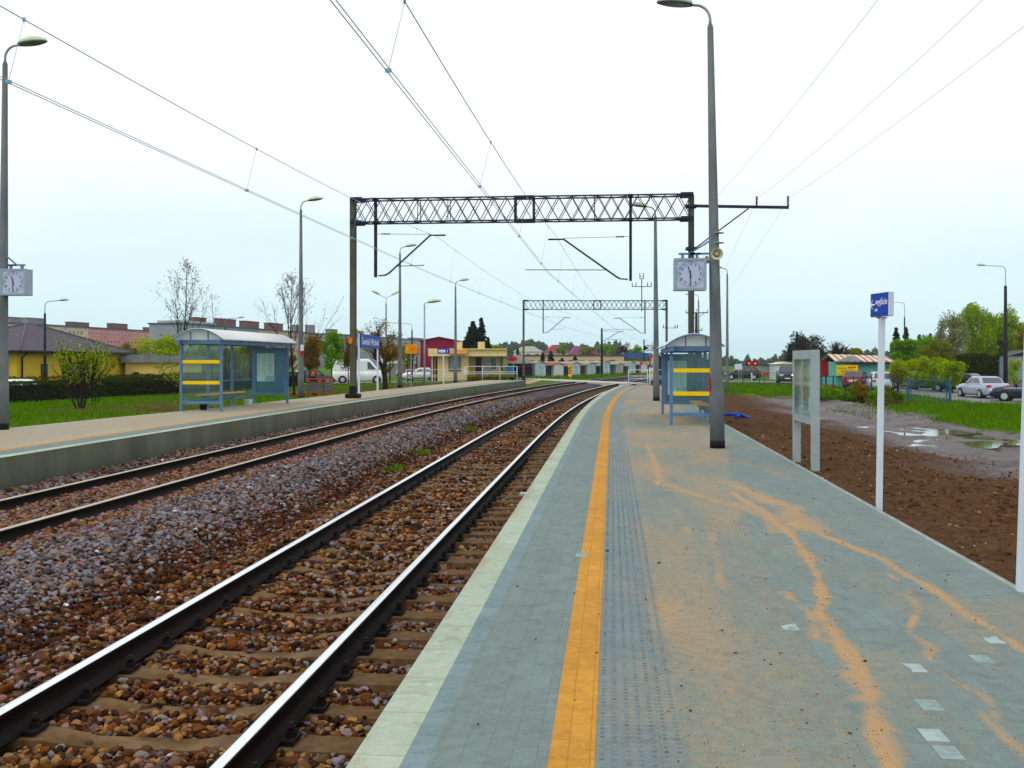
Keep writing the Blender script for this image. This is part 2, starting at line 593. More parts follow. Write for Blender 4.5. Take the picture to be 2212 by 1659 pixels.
TR = [([(30, 200), (60, 260), (95, 380)], .16, .9), ([(100, 370), (260, 430), (420, 470), (560, 520)], .22, .8),
      ([(400, 370), (560, 450), (680, 480), (720, 560), (800, 590)], .26, .85),
      ([(420, 420), (560, 510), (690, 620), (760, 720), (815, 820), (825, 900), (800, 960), (880, 1060), (960, 1180), (1020, 1280), (1050, 1400), (1060, 1500), (1120, 1650), (1180, 1800)], .075, 1.0),
      ([(690, 560), (800, 600), (950, 660), (1100, 720), (1200, 790), (1330, 860), (1450, 950), (1560, 1020), (1660, 1080), (1740, 1130), (1900, 1220)], .075, 1.0),
      ([(1130, 790), (1210, 850), (1250, 960), (1210, 1050), (1320, 1120), (1300, 1160), (1420, 1270), (1550, 1340), (1600, 1420), (1700, 1560), (1750, 1640)], .045, .8),
      ([(1250, 1290), (1400, 1300), (1480, 1290)], .05, .7), ([(1550, 1420), (1650, 1530), (1731, 1600)], .10, .8),
      ([(650, 870), (760, 960), (800, 1080), (900, 1100)], .07, .8), ([(320, 600), (350, 720), (370, 850)], .07, .75),
      ([(160, 480), (220, 600)], .08, .7), ([(540, 480), (600, 600)], .08, .8), ([(980, 1250), (1050, 1330), (1000, 1350)], .1, .95),
      ([(1420, 905), (1580, 900), (1740, 915)], .04, .6), ([(900, 780), (1150, 790)], .03, .5), ([(1240, 960), (1400, 930)], .02, .5)]
EDGE = c3(430, 700)


def sand_mask(X, Y):
    X = np.asarray(X); Y = np.asarray(Y)
    sd = np.zeros_like(X)
    wob = (fbm(X * 5, Y * 3, 61) - .5) * .12
    for pts, wd, st in TR:
        q = [c3(*p) for p in pts]
        best = np.full_like(X, 1e9)
        for (ax, ay), (bx, by) in zip(q[:-1], q[1:]):
            dx, dy = bx - ax, by - ay
            tt = np.clip(((X - ax) * dx + (Y - ay) * dy) / (dx * dx + dy * dy + 1e-9), 0, 1)
            best = np.minimum(best, np.hypot(X - ax - tt * dx, (Y - ay - tt * dy) * .8))
        w_ = wd * 1.05 * (.35 + 1.0 * vn(X * 2.5, Y * 2, 62))
        sd = np.maximum(sd, st * np.clip(1.12 - np.abs(best + wob * .6) / w_ * .72, 0, 1) * (.55 + .5 * fbm(X * 7, Y * 4, 67)))
    # thin scatter over the middle of the platform, left of the swept line
    ax = np.interp(Y, [2, 3.5, 5, 6.5, 8, 10, 14, 20, 80], [.95, 1.0, 1.15, 1.15, 1.2, 1.3, 1.6, 2.2, 2.6])
    amb = sm(.02, .3, X) * (1 - sm(-.12, .12, X - ax + wob)) * (.475 + .5 * (fbm(X * 1.8, Y * .45, 63) - .42))
    amb = np.maximum(amb, sm(.2, .6, X) * (.08 + .36 * sm(.46, .74, fbm(X * 2.2, Y * .6, 68))))
    amb = np.maximum(amb, sm(16, 26, Y) * (.10 + .47 * fbm(X * .9, Y * .35, 64)) * sm(-.8, -.4, X))
    amb = np.maximum(amb, sm(-1.05, -.6, X) * .22 * fbm(X * 2, Y * .8, 65) + sm(-.85, -1.03, X) * .5 * sm(.45, .6, fbm(X * 3, Y * .7, 66)))
    return np.clip(np.maximum(sd, amb), 0, 1)


SANDC = (.50, .275, .105)


def sanded(name, colf, rough=.8, hstr=.25, fine=130, top=None):
    """paving with loose sand where the mesh says so; colf(t, uv) gives colour and height"""
    m = bpy.data.materials.new(name); t = NT(m)
    uv = t.coord('UV')
    c, h = colf(t, uv)
    sa = t.new('Attribute', attribute_name='sand').outputs['Fac']
    f1 = t.noise(uv, fine, 3, .7); f2 = t.noise(uv, 15, 6, .75)
    k = t.math('ADD', sa, t.math('ADD', t.math('MULTIPLY_ADD', f1, 1.9, -.95), t.math('MULTIPLY_ADD', f2, .9, -.45)))
    k = t.ramp(k, [(.36, 0.), (.48, .35), (.62, .92)])
    sc_ = t.mix(t.noise(uv, 150, 3, .75), (.24, .155, .085), (.52, .365, .22))
    sc_ = t.mix(t.ramp(sa, [(.45, .75), (.7, 0.)]), sc_, t.mix(t.noise(uv, 190, 2, .7), (.22, .195, .145), (.40, .35, .255)))
    sc_ = t.mix(t.ramp(t.noise(uv, 30, 4), [(.55, 0.), (.75, .5)]), sc_, (.27, .125, .05))
    col = t.mix(k, c, sc_)
    hh = t.math('ADD', h, t.math('MULTIPLY', k, t.math('MULTIPLY_ADD', f1, 1.2, .3)))
    t.bsdf(col, rough, 0, .12, t.bump(hh, hstr * 1.6, .006))
    return m


def swap(t, uv):
    s_ = t.new('SeparateXYZ'); t.link(uv, s_.inputs[0]); c_ = t.new('CombineXYZ')
    t.link(s_.outputs[1], c_.inputs[0]); t.link(s_.outputs[0], c_.inputs[1]); return c_.outputs[0]


def bricks(t, uv, bw, bh, c1, c2, cm, mort=.003, off=.5):
    b = t.new('TexBrick'); b.inputs['Scale'].default_value = 1; b.inputs['Brick Width'].default_value = bw
    b.inputs['Row Height'].default_value = bh; b.inputs['Mortar Size'].default_value = mort; b.inputs['Mortar Smooth'].default_value = .4
    b.offset = off; b.inputs['Bias'].default_value = -.1
    for k_, c_ in (('Color1', c1), ('Color2', c2), ('Mortar', cm)): b.inputs[k_].default_value = tuple(c_) + (1,)
    t.link(swap(t, uv), b.inputs['Vector'])
    return b


def f_paver(c1, c2, cm, bw=.2, bh=.1, stain=.25, mort=.0022, off=.5):
    def f(t, uv):
        b = bricks(t, uv, bw, bh, c1, c2, cm, mort, off)
        n = t.noise(uv, 1.1, 5, .6)
        c = t.mix(t.ramp(n, [(.35, 0.), (.7, stain)]), b.outputs['Color'], tuple(x * .62 for x in c1))
        c = t.mix(t.ramp(t.noise(uv, 160, 2, .6), [(.4, 0.), (.65, .35)]), c, tuple(min(1, x * 1.5) for x in c2))
        c = t.mix(t.ramp(t.noise(uv, 7, 6, .7, .6), [(.3, .55), (.5, 0.), (.72, .0)]), c, tuple(x * .68 for x in c1))
        c = t.mix(t.ramp(t.noise(uv, 16, 6, .7, .4), [(.5, 0.), (.75, .5)]), c, tuple(min(1, x * 1.35) for x in c2))
        c = t.mix(t.ramp(t.noise(uv, 60, 2, .5), [(.70, 0.), (.76, .6)]), c, tuple(x * .35 for x in c1))
        s_ = t.new('SeparateColor'); t.link(b.outputs['Color'], s_.inputs[0])
        # a few freshly laid pale stones
        pal = t.ramp(t.math('FRACT', t.math('MULTIPLY', s_.outputs[0], 913.7)), [(.975, 0.), (.98, 0.)])
        return c, t.math('MULTIPLY', b.outputs['Fac'], -1.0)
    return f


GP1, GP2, GPM = (.150, .188, .182), (.172, .214, .205), (.132, .158, .146)
M_SLAB = sanded('pale_edge_slab', f_paver((.28, .33, .26), (.35, .40, .335), (.13, .15, .12), .52, 3.0, .35, .004, 0.0))
M_DARKP = sanded('small_dark_pavers', f_paver((.150, .205, .215), (.185, .240, .250), (.10, .135, .14), .21, 3.0, .3, .0025, 0.0))
M_PAVE = sanded('grey_pavers', f_paver(GP1, GP2, GPM))
M_YEL = sanded('ochre_line_pavers', f_paver((.41, .215, .065), (.47, .255, .08), (.30, .14, .02), .2, .088, .6, .003, .0))
M_TACT = sanded('studded_pavers', f_paver((.142, .185, .195), (.172, .212, .222), (.12, .150, .155), .2, .2, .3, .003, .0))
M_SANDY = sanded('sandy_far_pavers', f_paver((.28, .26, .21), (.33, .305, .25), (.21, .19, .15)))


def strip(name, u0, u1, svals, z, mat, du, mask, parent=None, relief=.006):
    nu = max(2, int(round((u1 - u0) / du)) + 1)
    us = np.linspace(u0, u1, nu); U, Sv = np.meshgrid(us, svals)
    X, Y = curn(U, Sv)
    sd = mask(U, Sv)
    edge = np.minimum(1, np.minimum(U - u0, u1 - U) / .02)
    Z = z + sd * relief * edge * (.4 + vn(U * 14, Sv * 14, 91))
    return npmesh(name, np.stack([X, Y, Z], -1).reshape(-1, 3), gridF(nu, len(svals)), mat, parent, smooth=True, attrs={'sand': sd.ravel()}, uv=np.stack([U, Sv], -1).reshape(-1, 2))


sR = axis([(-1.0, 2.2, .4), (2.2, 9, .03), (9, 18, .06), (18, 40, .25), (40, SR_END, .6)])
plat = strip('platform', .30, 2.78, sR, 0.0, M_PAVE, .03, sand_mask)
tag(plat, 'near platform of grey pavers strewn with loose sand', 'platform', kind='structure')
strip('edge_slabs', PR0, -.825, sR, 0.0, M_SLAB, .03, sand_mask, plat, .003)
strip('dark_paver_row', -.825, -.725, sR, 0.0, M_DARKP, .03, sand_mask, plat, .003)
strip('paved_strip', -.725, -.252, sR, 0.0, M_PAVE, .03, sand_mask, plat, .004)
strip('yellow_line', -.252, -.068, sR, 0.0015, M_YEL, .03, lambda u, s: sand_mask(u, s) * .5 + .12, plat, .002)
strip('tactile_strip', -.068, .30, sR, 0.0, M_TACT, .03, lambda u, s: np.maximum(sand_mask(u, s) * .9, .24 + .40 * (fbm(u * 3, s * .8, 69) - .25)), plat, .003)
PALEP = [pm('pale_new_paver', (.30, .36, .36), .8, var=.15, scale=14), pm('chalky_paver', (.235, .29, .29), .8, var=.2, scale=18)]
mb = MB()
for i in range(7):
    for j in range(330):
        s_ = 2.3 + j * .05; u_ = -.068 + .028 + i * .052
        if s_ > 12 and (i + j) % 2: continue
        p, th = cur(u_, s_)
        vs = [(p.x + .011 * math.cos(a), p.y + .011 * math.sin(a), 0.001) for a in (0, PI / 3, 2 * PI / 3, PI, 4 * PI / 3, 5 * PI / 3)]
        vs += [(p.x + .007 * math.cos(a), p.y + .007 * math.sin(a), 0.0055) for a in (0, PI / 3, 2 * PI / 3, PI, 4 * PI / 3, 5 * PI / 3)]
        mb.add(vs, [(k, (k + 1) % 6, 6 + (k + 1) % 6, 6 + k) for k in range(6)] + [tuple(range(6, 12))], 0, True)
for i_, (cx_, cy_) in enumerate([(615, 1035), (935, 1178), (1185, 1218), (1510, 1155), (1700, 1150), (1265, 1360), (1320, 1520), (1385, 1610), (1540, 1075), (-280, 700), (-560, 420)]):
    x_, y_ = c3(cx_, cy_); x_ = round(x_ / .1) * .1 + .05; y_ = round(y_ / .2) * .2
    m2 = MB(); m2.box((x_, y_, -.0095), (.094, .15, .024)); m2.build('pale_paver', PALEP[i_ % 2], plat)
tag(mb.build('paving_studs', pm('stud_concrete', (.150, .190, .200), .8, var=.35, scale=8), plat), kind='stuff')
M_CONC = pm('cast_concrete', (.098, .105, .078), .85, var=.22, scale=1.5, bump=.25, bscale=40, dirt=(.05, .05, .035), dscale=.8, stretch=(1, 1, .35))
M_KERB = pm('kerb_concrete', (.27, .30, .28), .85, var=.2, scale=4, bump=.2)


def wallstrip(name, u, z0, z1, svals, mat, parent, th=.14, side=-1):
    U = np.array([u, u + side * -th]); V = []; n = len(svals)
    for uu, zz in ((u, z1), (u, z0), (u - side * th, z0), (u - side * th, z1)):
        X, Y = curn(np.full(n, uu), svals); V.append(np.stack([X, Y, np.full(n, zz)], -1))
    V = np.stack(V, 1).reshape(-1, 3); F = []
    for j in range(n - 1):
        for k in range(4):
            k2 = (k + 1) % 4; F.append((j * 4 + k, j * 4 + k2, (j + 1) * 4 + k2, (j + 1) * 4 + k))
    F.append((0, 3, 2, 1)); e = (n - 1) * 4; F.append((e, e + 1, e + 2, e + 3))
    return npmesh(name, V, F, mat, parent)


sW = axis([(-1, 26, 3), (26, SR_END - .01, 1.2)])
wallstrip('platform_wall', PR0 + .004, -.9, -.003, sW, M_CONC, plat, .16, -1)
wallstrip('back_kerb', PR1, -.5, -.002, sW, M_KERB, plat, .06, 1)
mb = MB(); (pa, th) = cur((PR0 + PR1) / 2, SR_END - .1)
mb.box((pa.x, pa.y, -.35), (PR1 - PR0 - .1, .2, .69), rz=-th); mb.build('platform_end', M_CONC, plat)

# far platform
def back_edge(s):
    return np.interp(s, [-5, 22, 27, 33, 90], [-13.9, -13.6, -13.3, -12.75, -12.6])


sL = axis([(8, 26, .25), (26, SL_END, .5)])
def sandL(u, s):
    return np.clip(sm(-10.6, -10.9, u) * .12 + .20 + .5 * (fbm(u * .9, s * .3, 71) - .4), 0, 1)
def stripL(name, a, b, mat, parent=None, k=1.0):
    nu = max(2, int(abs(b - a) / .12) + 2)
    T = np.linspace(0, 1, nu); Tm, Sv = np.meshgrid(T, sL)
    bb = back_edge(Sv) if b is None else b
    U = a + (bb - a) * Tm
    X, Y = curn(U, Sv); sd = sandL(U, Sv) * k
    return npmesh(name, np.stack([X, Y, np.full_like(X, ZL)], -1).reshape(-1, 3), gridF(nu, len(sL)), mat, parent, smooth=True, attrs={'sand': sd.ravel()}, uv=np.stack([U, Sv], -1).reshape(-1, 2))
a_ = PL0
_b = back_edge
T = np.linspace(0, 1, 24); Tm, Sv = np.meshgrid(T, sL)
U = -10.45 + (back_edge(Sv) + 10.45) * Tm
X, Y = curn(U, Sv); sd = sandL(U, Sv)
platL = npmesh('platform', np.stack([X, Y, np.full_like(X, ZL)], -1).reshape(-1, 3)[:, :], gridF(24, len(sL))[:, ::-1], M_SANDY, smooth=True, attrs={'sand': sd.ravel()}, uv=np.stack([U, Sv], -1).reshape(-1, 2))
tag(platL, 'far platform under the station name sign, paved and sandy', 'platform', kind='structure')
stripL('edge_slabs', PL0, -9.74, M_SLAB, platL, .3); stripL('paved_strip', -9.74, -10.27, M_PAVE, platL, .8)
stripL('yellow_line', -10.27, -10.45, M_YEL, platL, .9)
sWL = axis([(8, 26, 3), (26, SL_END, 1.2)])
wallstrip('platform_wall', PL0 - .002, -.9, ZL - .003, sWL, M_CONC, platL, .2, 1)
mb = MB(); (pa, th) = cur(-11.05, SL_END - .1); mb.box((pa.x, pa.y, -.3), (3.0, .2, .68), rz=-th); mb.build('platform_end', M_CONC, platL)
wv = axis([(8, 26, 1), (26, SL_END, 2)])
mb = MB(); q = [cur(float(back_edge(s)) - .03, s)[0] for s in wv]
for p0, p1 in zip(q[:-1], q[1:]): mb.bar((p0.x, p0.y, -.12), (p1.x, p1.y, -.12), .06, .36)
mb.build('back_kerb', M_KERB, platL)
# ---------------------------------------------------------------- track bed
sB = axis([(-3, 2, .5), (2, 20, .12), (20, 60, .4), (60, 300, 3)])
uB = np.linspace(-9.48, -1.06, 90)
U, Sv = np.meshgrid(uB, sB)
X, Y = curn(U, Sv); Z = ballast_h(U, Sv)
spread = sm(70, 84, Sv)


def stone_cols(u, s, rng):
    """colour of each stone from where it lies across the track"""
    n = len(u)
    pal = {'rust': (.15, .048, .014), 'tan': (.34, .19, .08), 'grey': (.245, .225, .225), 'dark': (.030, .012, .007), 'blue': (.20, .215, .265), 'lav': (.235, .21, .235), 'white': (.60, .58, .57), 'pink': (.26, .145, .11)}
    keys = list(pal)
    W_ = np.zeros((n, len(keys)))
    def w(k, a): W_[:, keys.index(k)] += a
    valley = np.exp(-((u + 4.62) / .42) ** 2) * (.6 + .8 * fbm(u, s * .5, 81))
    bank = np.exp(-((u + 5.75) / .75) ** 2)
    near = sm(-4.4, -4.0, u)
    fart = 1 - sm(-6.6, -6.2, u)
    edge = np.exp(-((u + 9.2) / .3) ** 2) + .9 * sm(-1.75, -1.4, u) * (.3 + fbm(u, s * .4, 83))
    w('rust', near * 1.2 + valley * 2.2 + fart * .5 + .12); w('tan', near * .85 + fart * .35 + .12); w('grey', .3 + bank * .8 + near * .28 + edge)
    w('dark', near * .8 + valley * 2.6 + .12 + bank * .25); w('blue', bank * 1.2 + edge * .8); w('lav', bank * .8 + edge * .6 + fart * .35); w('white', .015 + bank * .05)
    w('pink', fart * 1.3 + .1 + bank * .35 + near * .15)
    cu = np.cumsum(W_, 1); cu /= cu[:, -1:]
    k = (rng.random((n, 1)) > cu).sum(1).clip(0, len(keys) - 1)
    c = np.array([pal[q] for q in keys])[k]
    return np.clip(c * rng.uniform(.28, 1.25, (n, 1)) * rng.uniform(.92, 1.08, (n, 3)), 0, 1)


rng = np.random.default_rng(3)
m = bpy.data.materials.new('packed_stones'); t = NT(m)
at = t.new('Attribute', attribute_name='tint')
v = t.coord()
vo = t.new('TexVoronoi'); vo.inputs['Scale'].default_value = 17; t.link(v, vo.inputs['Vector'])
hs = t.new('HueSaturation'); t.link(at.outputs['Color'], hs.inputs['Color'])
sc_ = t.new('SeparateColor'); t.link(vo.outputs['Color'], sc_.inputs[0])
t.link(t.math('MULTIPLY_ADD', sc_.outputs[0], .8, .12), hs.inputs['Value'])
t.bsdf(hs.outputs[0], .95, 0, .04, t.bump(t.math('SUBTRACT', 1.0, vo.outputs['Distance']), 1.0, .05))
cu_, cs_ = U.ravel(), Sv.ravel()
acc = sum(stone_cols(cu_, cs_, rng) for _ in range(8)) / 8
bed = npmesh('track_bed', np.stack([X, Y, Z - .015], -1).reshape(-1, 3), gridF(len(uB), len(sB)), m, smooth=True, attrs={'tint': acc})
tag(bed, 'bed of broken stone under the two railway tracks', 'track bed', kind='structure')

# loose stones
m = bpy.data.materials.new('broken_stone'); t = NT(m)
at = t.new('Attribute', attribute_name='tint'); g = t.new('NewGeometry')
n = t.noise(t.coord(), 45, 4, .7)
c = t.mix(t.ramp(n, [(.35, 0.), (.7, .55)]), at.outputs['Color'], (.10, .055, .035))
t.bsdf(c, .9, 0, .08, t.bump(t.noise(t.coord(), 110, 3), .5, .004))
STONE_M = m
ph = (1 + 5 ** .5) / 2
ICO = np.array([(-1, ph, 0), (1, ph, 0), (-1, -ph, 0), (1, -ph, 0), (0, -1, ph), (0, 1, ph), (0, -1, -ph), (0, 1, -ph), (ph, 0, -1), (ph, 0, 1), (-ph, 0, -1), (-ph, 0, 1)], float) / math.hypot(1, ph)
ICF = np.array([(0, 11, 5), (0, 5, 1), (0, 1, 7), (0, 7, 10), (0, 10, 11), (1, 5, 9), (5, 11, 4), (11, 10, 2), (10, 7, 6), (7, 1, 8), (3, 9, 4), (3, 4, 2), (3, 2, 6), (3, 6, 8), (3, 8, 9), (4, 9, 5), (2, 4, 11), (6, 2, 10), (8, 6, 7), (9, 8, 1)])
rr = np.random.default_rng(11)
TEMPL = np.stack([np.array([1.15, 1.0, .66]) * np.clip(ICO * rr.uniform(.70, 1.45, (12, 1)), -rr.uniform(.5, .95, (1, 3)), rr.uniform(.5, .95, (1, 3))) * rr.uniform(.8, 1.4, (1, 3)) for _ in range(40)])


# crushed rock: a finer ball cut by random planes
def _subdiv(V, F):
    V = [tuple(v) for v in V]; mid = {}; out = []
    def m_(a, b):
        k = (min(a, b), max(a, b))
        if k not in mid:
            p = np.array(V[a]) + np.array(V[b]); p /= np.linalg.norm(p); mid[k] = len(V); V.append(tuple(p))
        return mid[k]
    for a, b, c in F:
        x, y, z = m_(a, b), m_(b, c), m_(c, a); out += [(a, x, z), (b, y, x), (c, z, y), (x, y, z)]
    return np.array(V), np.array(out)
IC2, ICF2 = _subdiv(ICO, ICF)


def _cut(k):
    P_ = IC2 * rr.uniform(.85, 1.35, (1, 3)) * np.array([1.1, 1.0, .72])
    for _ in range(7):
        n = rr.normal(size=3); n /= np.linalg.norm(n); d = rr.uniform(.45, .78); q = P_ @ n
        P_ = P_ - np.maximum(q - d, 0)[:, None] * n[None]
    return P_ * 1.18
TEMPL2 = np.stack([_cut(k) for k in range(40)])


def rotm(q):
    q = q / np.linalg.norm(q, axis=1, keepdims=True)
    w_, x, y, z = q.T
    return np.stack([1 - 2 * (y * y + z * z), 2 * (x * y - z * w_), 2 * (x * z + y * w_), 2 * (x * y + z * w_), 1 - 2 * (x * x + z * z), 2 * (y * z - x * w_), 2 * (x * z - y * w_), 2 * (y * z + x * w_), 1 - 2 * (x * x + y * y)], -1).reshape(-1, 3, 3)


def stones(c, size, cols, rng, fine=False):
    n = len(c); TM, FF = (TEMPL2, ICF2) if fine else (TEMPL, ICF); nv = TM.shape[1]
    T_ = TM[rng.integers(0, len(TM), n)]
    M_ = rotm(rng.normal(size=(n, 4)) * np.array([1, .42, .42, 1]))
    V = np.einsum('nij,nkj->nki', M_, T_ * size[:, None, None])
    V[..., 2] *= .82
    V = V + c[:, None, :]
    F = FF[None] + (np.arange(n) * nv)[:, None, None]
    return V.reshape(-1, 3), F.reshape(-1, 3), np.repeat(cols, nv, 0)


parts = []
SL_P, SL_0 = .60, 2.15          # sleeper pitch and start
for s0, s1, den, sz0, sz1 in ((2.0, 5.5, 1500, .011, .030), (5.5, 10, 1150, .012, .031), (10, 18, 560, .018, .036), (18, 32, 260, .024, .044), (32, 60, 90, .032, .055)):
    n = int((s1 - s0) * 8.4 * den)
    u = rng.uniform(-9.45, -1.08, n); s = rng.uniform(s0, s1, n)
    keep = u > -.95 * (s + 1.5) - 1.2          # nothing of the bed is seen further left than this
    u, s = u[keep], s[keep]
    size = rng.uniform(sz0, sz1, len(u)) * np.where(rng.random(len(u)) < .04, 1.5, 1)
    z = ballast_h(u, s) + rng.uniform(-.018, .024, len(u))
    # sleepers of the near track and the rails keep their tops clear
    fr = ((s - SL_0) / SL_P) % 1; fr = np.minimum(fr, 1 - fr) * SL_P
    on = (np.abs(u - TC1) < 1.28) & (fr < .115)
    cover = rng.random(len(u)) < .02
    on &= ~cover
    rail = np.zeros(len(u), bool)
    for tc in (TC1, TC2):
        for q in (-.752, .752): rail |= np.abs(u - tc - q) < .085 + size * .5
    k = ~(on | rail)
    u, s, z, size = u[k], s[k], z[k], size[k]
    X, Y = curn(u, s)
    parts.append(stones(np.stack([X, Y, z], -1), size, stone_cols(u, s, rng), rng, s0 < 11))
Vs, Fs, Cs = [], [], []; o_ = 0
for V, F, C_ in parts:
    Vs.append(V); Fs.append(F + o_); Cs.append(C_); o_ += len(V)
gv = npmesh('gravel', np.concatenate(Vs), np.concatenate(Fs), STONE_M, attrs={'tint': np.concatenate(Cs)})
tag(gv, 'loose rust brown and grey track stones', 'gravel', kind='stuff')

# loose pebbles and rubble crumbs in the dug soil by the near platform
n = 9000
x = rng.uniform(2.95, 8.5, n); y = rng.uniform(5, 26, n); sz = rng.uniform(.004, .016, n) * np.where(rng.random(n) < .04, 2.3, 1)
pc = np.array([(.20, .10, .05), (.30, .17, .09), (.10, .045, .02), (.42, .36, .30), (.06, .03, .015), (.34, .12, .06)])[rng.choice(6, n, p=[.3, .18, .25, .05, .16, .06])] * rng.uniform(.6, 1.2, (n, 1))
V, F, C_ = stones(np.stack([x, y, ground_h(x, y) + sz * .3], -1), sz, pc, rng)
tag(npmesh('rubble', V, F, STONE_M, attrs={'tint': C_}), 'small pebbles and brick crumbs in the brown soil', 'rubble', kind='stuff')
# clods of earth
n = 2600
x = rng.uniform(3.0, 7.5, n); y = rng.uniform(5, 30, n); sz = rng.uniform(.012, .045, n) ** 1.0
kk = rng.random(n) < np.clip(fbm(x * .9, y * .7, 93) * 2.2 - .6, .03, 1)
x, y, sz = x[kk], y[kk], sz[kk]
V, F, C_ = stones(np.stack([x, y, ground_h(x, y)], -1), sz, np.array([(.075, .032, .014)]) * rng.uniform(.5, 1.4, (len(x), 1)), rng)
tag(npmesh('clods', V, F, STONE_M, attrs={'tint': C_}), 'crumbly clods of dug brown earth', 'soil', kind='stuff')

n = 170
x = rng.uniform(-.9, 2.7, n); y = 2.6 + 12 * rng.random(n) ** 1.5; sz = rng.uniform(.003, .009, n) * np.where(rng.random(n) < .06, 2, 1)
V, F, C_ = stones(np.stack([x, y, sz * .4 + .001], -1), sz, np.array([(.05, .04, .035)]) * rng.uniform(.4, 2.5, (n, 1)), rng)
tag(npmesh('grit', V, F, STONE_M, attrs={'tint': C_}), 'dark grit scattered over the near platform paving', 'grit', kind='stuff')
# grains and crumbs of the spilled sand
n = 130000
x = rng.uniform(-.06, 2.75, n); y = 2.3 + 8.5 * rng.random(n) ** 1.3; k = rng.random(n) < np.clip(sand_mask(x, y) - .25, 0, 1) ** 1.5 * .42
x, y = x[k], y[k]; sz = rng.uniform(.0016, .0042, len(x)) * np.where(rng.random(len(x)) < .03, 2.2, 1)
sc = np.array([(.58, .37, .19), (.46, .27, .12), (.33, .17, .07), (.52, .42, .28), (.10, .05, .03)])[rng.choice(5, len(x), p=[.36, .28, .14, .18, .04])] * rng.uniform(.75, 1.15, (len(x), 1))
V, F, C_ = stones(np.stack([x, y, sz * .5 + .003], -1), sz, sc, rng)
tag(npmesh('sand', V, F, STONE_M, attrs={'tint': C_}), 'loose grains of spilled sand on the near platform', 'sand', kind='stuff')
# ---------------------------------------------------------------- rails
shine = bpy.data.materials.new('polished_rail_head'); t = NT(shine)
mp = t.new('Mapping'); mp.inputs['Scale'].default_value = (40, .6, 10); t.link(t.coord(), mp.inputs['Vector'])
n = t.noise(mp.outputs[0], 1.5, 4)
t.bsdf(t.mix(n, (.80, .83, .87), (.95, .97, .99)), t.math('MULTIPLY_ADD', n, .15, .12), 1.0)
dull = bpy.data.materials.new('worn_rail_head'); t = NT(dull)
n = t.noise(t.coord(), 4, 4)
t.bsdf(t.mix(n, (.40, .34, .24), (.62, .58, .46)), t.math('MULTIPLY_ADD', n, .2, .32), 1.0)
rust = pm('rail_rust', (.011, .0075, .0075), .75, var=.4, scale=6, bump=.3, dirt=(.025, .012, .007), dscale=3)
prof = [(-.075, -.172), (-.075, -.160), (-.014, -.140), (-.009, -.120), (-.009, -.052), (-.034, -.040), (-.036, -.013), (-.028, -.003), (-.012, 0), (.012, 0), (.028, -.003), (.036, -.013), (.034, -.040), (.009, -.052), (.009, -.120), (.014, -.140), (.075, -.160), (.075, -.172)]
sRl = axis([(-4, 26, 2), (26, 300, 1.5)])
RAILS = [(TC1 - .752, 'rail of the near track farther from the paved platform edge', shine), (TC1 + .752, 'rail of the near track beside the near platform edge', shine),
         (TC2 - .752, 'rail of the far track under the concrete platform wall', dull), (TC2 + .752, 'rail of the far track beside the grey stone bank', dull)]
for u, lab, mt in RAILS:
    V = []
    for px_, pz_ in prof:
        X, Y = curn(np.full(len(sRl), u + px_), sRl); V.append(np.stack([X, Y, np.full(len(sRl), RZ + pz_)], -1))
    V = np.stack(V, 1).reshape(-1, 3); k = len(prof); F = []; MI = []
    for j in range(len(sRl) - 1):
        for i in range(k):
            i2 = (i + 1) % k
            F.append((j * k + i, j * k + i2, (j + 1) * k + i2, (j + 1) * k + i)); MI.append(1 if 6 <= i <= 10 else 0)
    o = npmesh('rail', V, F, [rust, mt], midx=MI); tag(o, lab, 'rail', 'rails of the two tracks')

# ---------------------------------------------------------------- sleepers of the near track with their rail clips
SLM = pm('sleeper_concrete', (.115, .07, .035), .9, var=.4, scale=5, bump=.4, bscale=50, dirt=(.25, .19, .13), dscale=4, damt=.5)
CLM = pm('clip_iron', (.010, .008, .008), .7, var=.4, scale=9)
mb = MB()
sec = [(-1.3, .0, .12), (-.95, .0, .125), (-.55, -.0, .115), (-.3, -.035, .09), (.3, -.035, .09), (.55, 0, .115), (.95, 0, .125), (1.3, 0, .12)]
vs = []; fs = []
for x, z, hw in sec:
    vs += [(x, -hw - .025, z - .2), (x, -hw, z), (x, hw, z), (x, hw + .025, z - .2)]
for i in range(len(sec) - 1):
    for k in range(4):
        k2 = (k + 1) % 4
        fs.append((i * 4 + k, (i + 1) * 4 + k, (i + 1) * 4 + k2, i * 4 + k2))
fs += [(0, 1, 2, 3), (31, 30, 29, 28)]
mb.add(vs, fs)
tagd = 'concrete sleeper across the near track, half sunk in brown stones'
sl0 = mb.build('sleeper', SLM); tag(sl0, tagd, 'sleeper', 'sleepers of the near track')
clipm = MB()
clipm.box((0, 0, .022), (.075, .15, .022)); clipm.box((.0, 0, .045), (.05, .05, .05)); clipm.tube([(0, 0, .06), (0, 0, .115)], .014, 6); clipm.tube([(0, 0, .075), (0, 0, .095)], .024, 6)
clipme = None
first = True
for k in range(150):
    s = SL_0 + SL_P * k
    if s > 92: break
    p, th = cur(TC1, s)
    o = sl0 if first else sl0.copy()
    if not first: COL.objects.link(o)
    first = False
    o.location = (p.x, p.y, RZ - .183 - .02 * (k % 3 == 1)); o.rotation_euler = (0, 0, -th + R(random.uniform(-.5, .5)))
    if k < 34:
        for q in (-.752 - .115, -.752 + .115, .752 - .115, .752 + .115):
            if clipme is None:
                c = clipm.build('rail_clip', CLM, o); clipme = c
            else:
                c = clipme.copy(); COL.objects.link(c); c.parent = o
            c.location = (q, 0, 0)
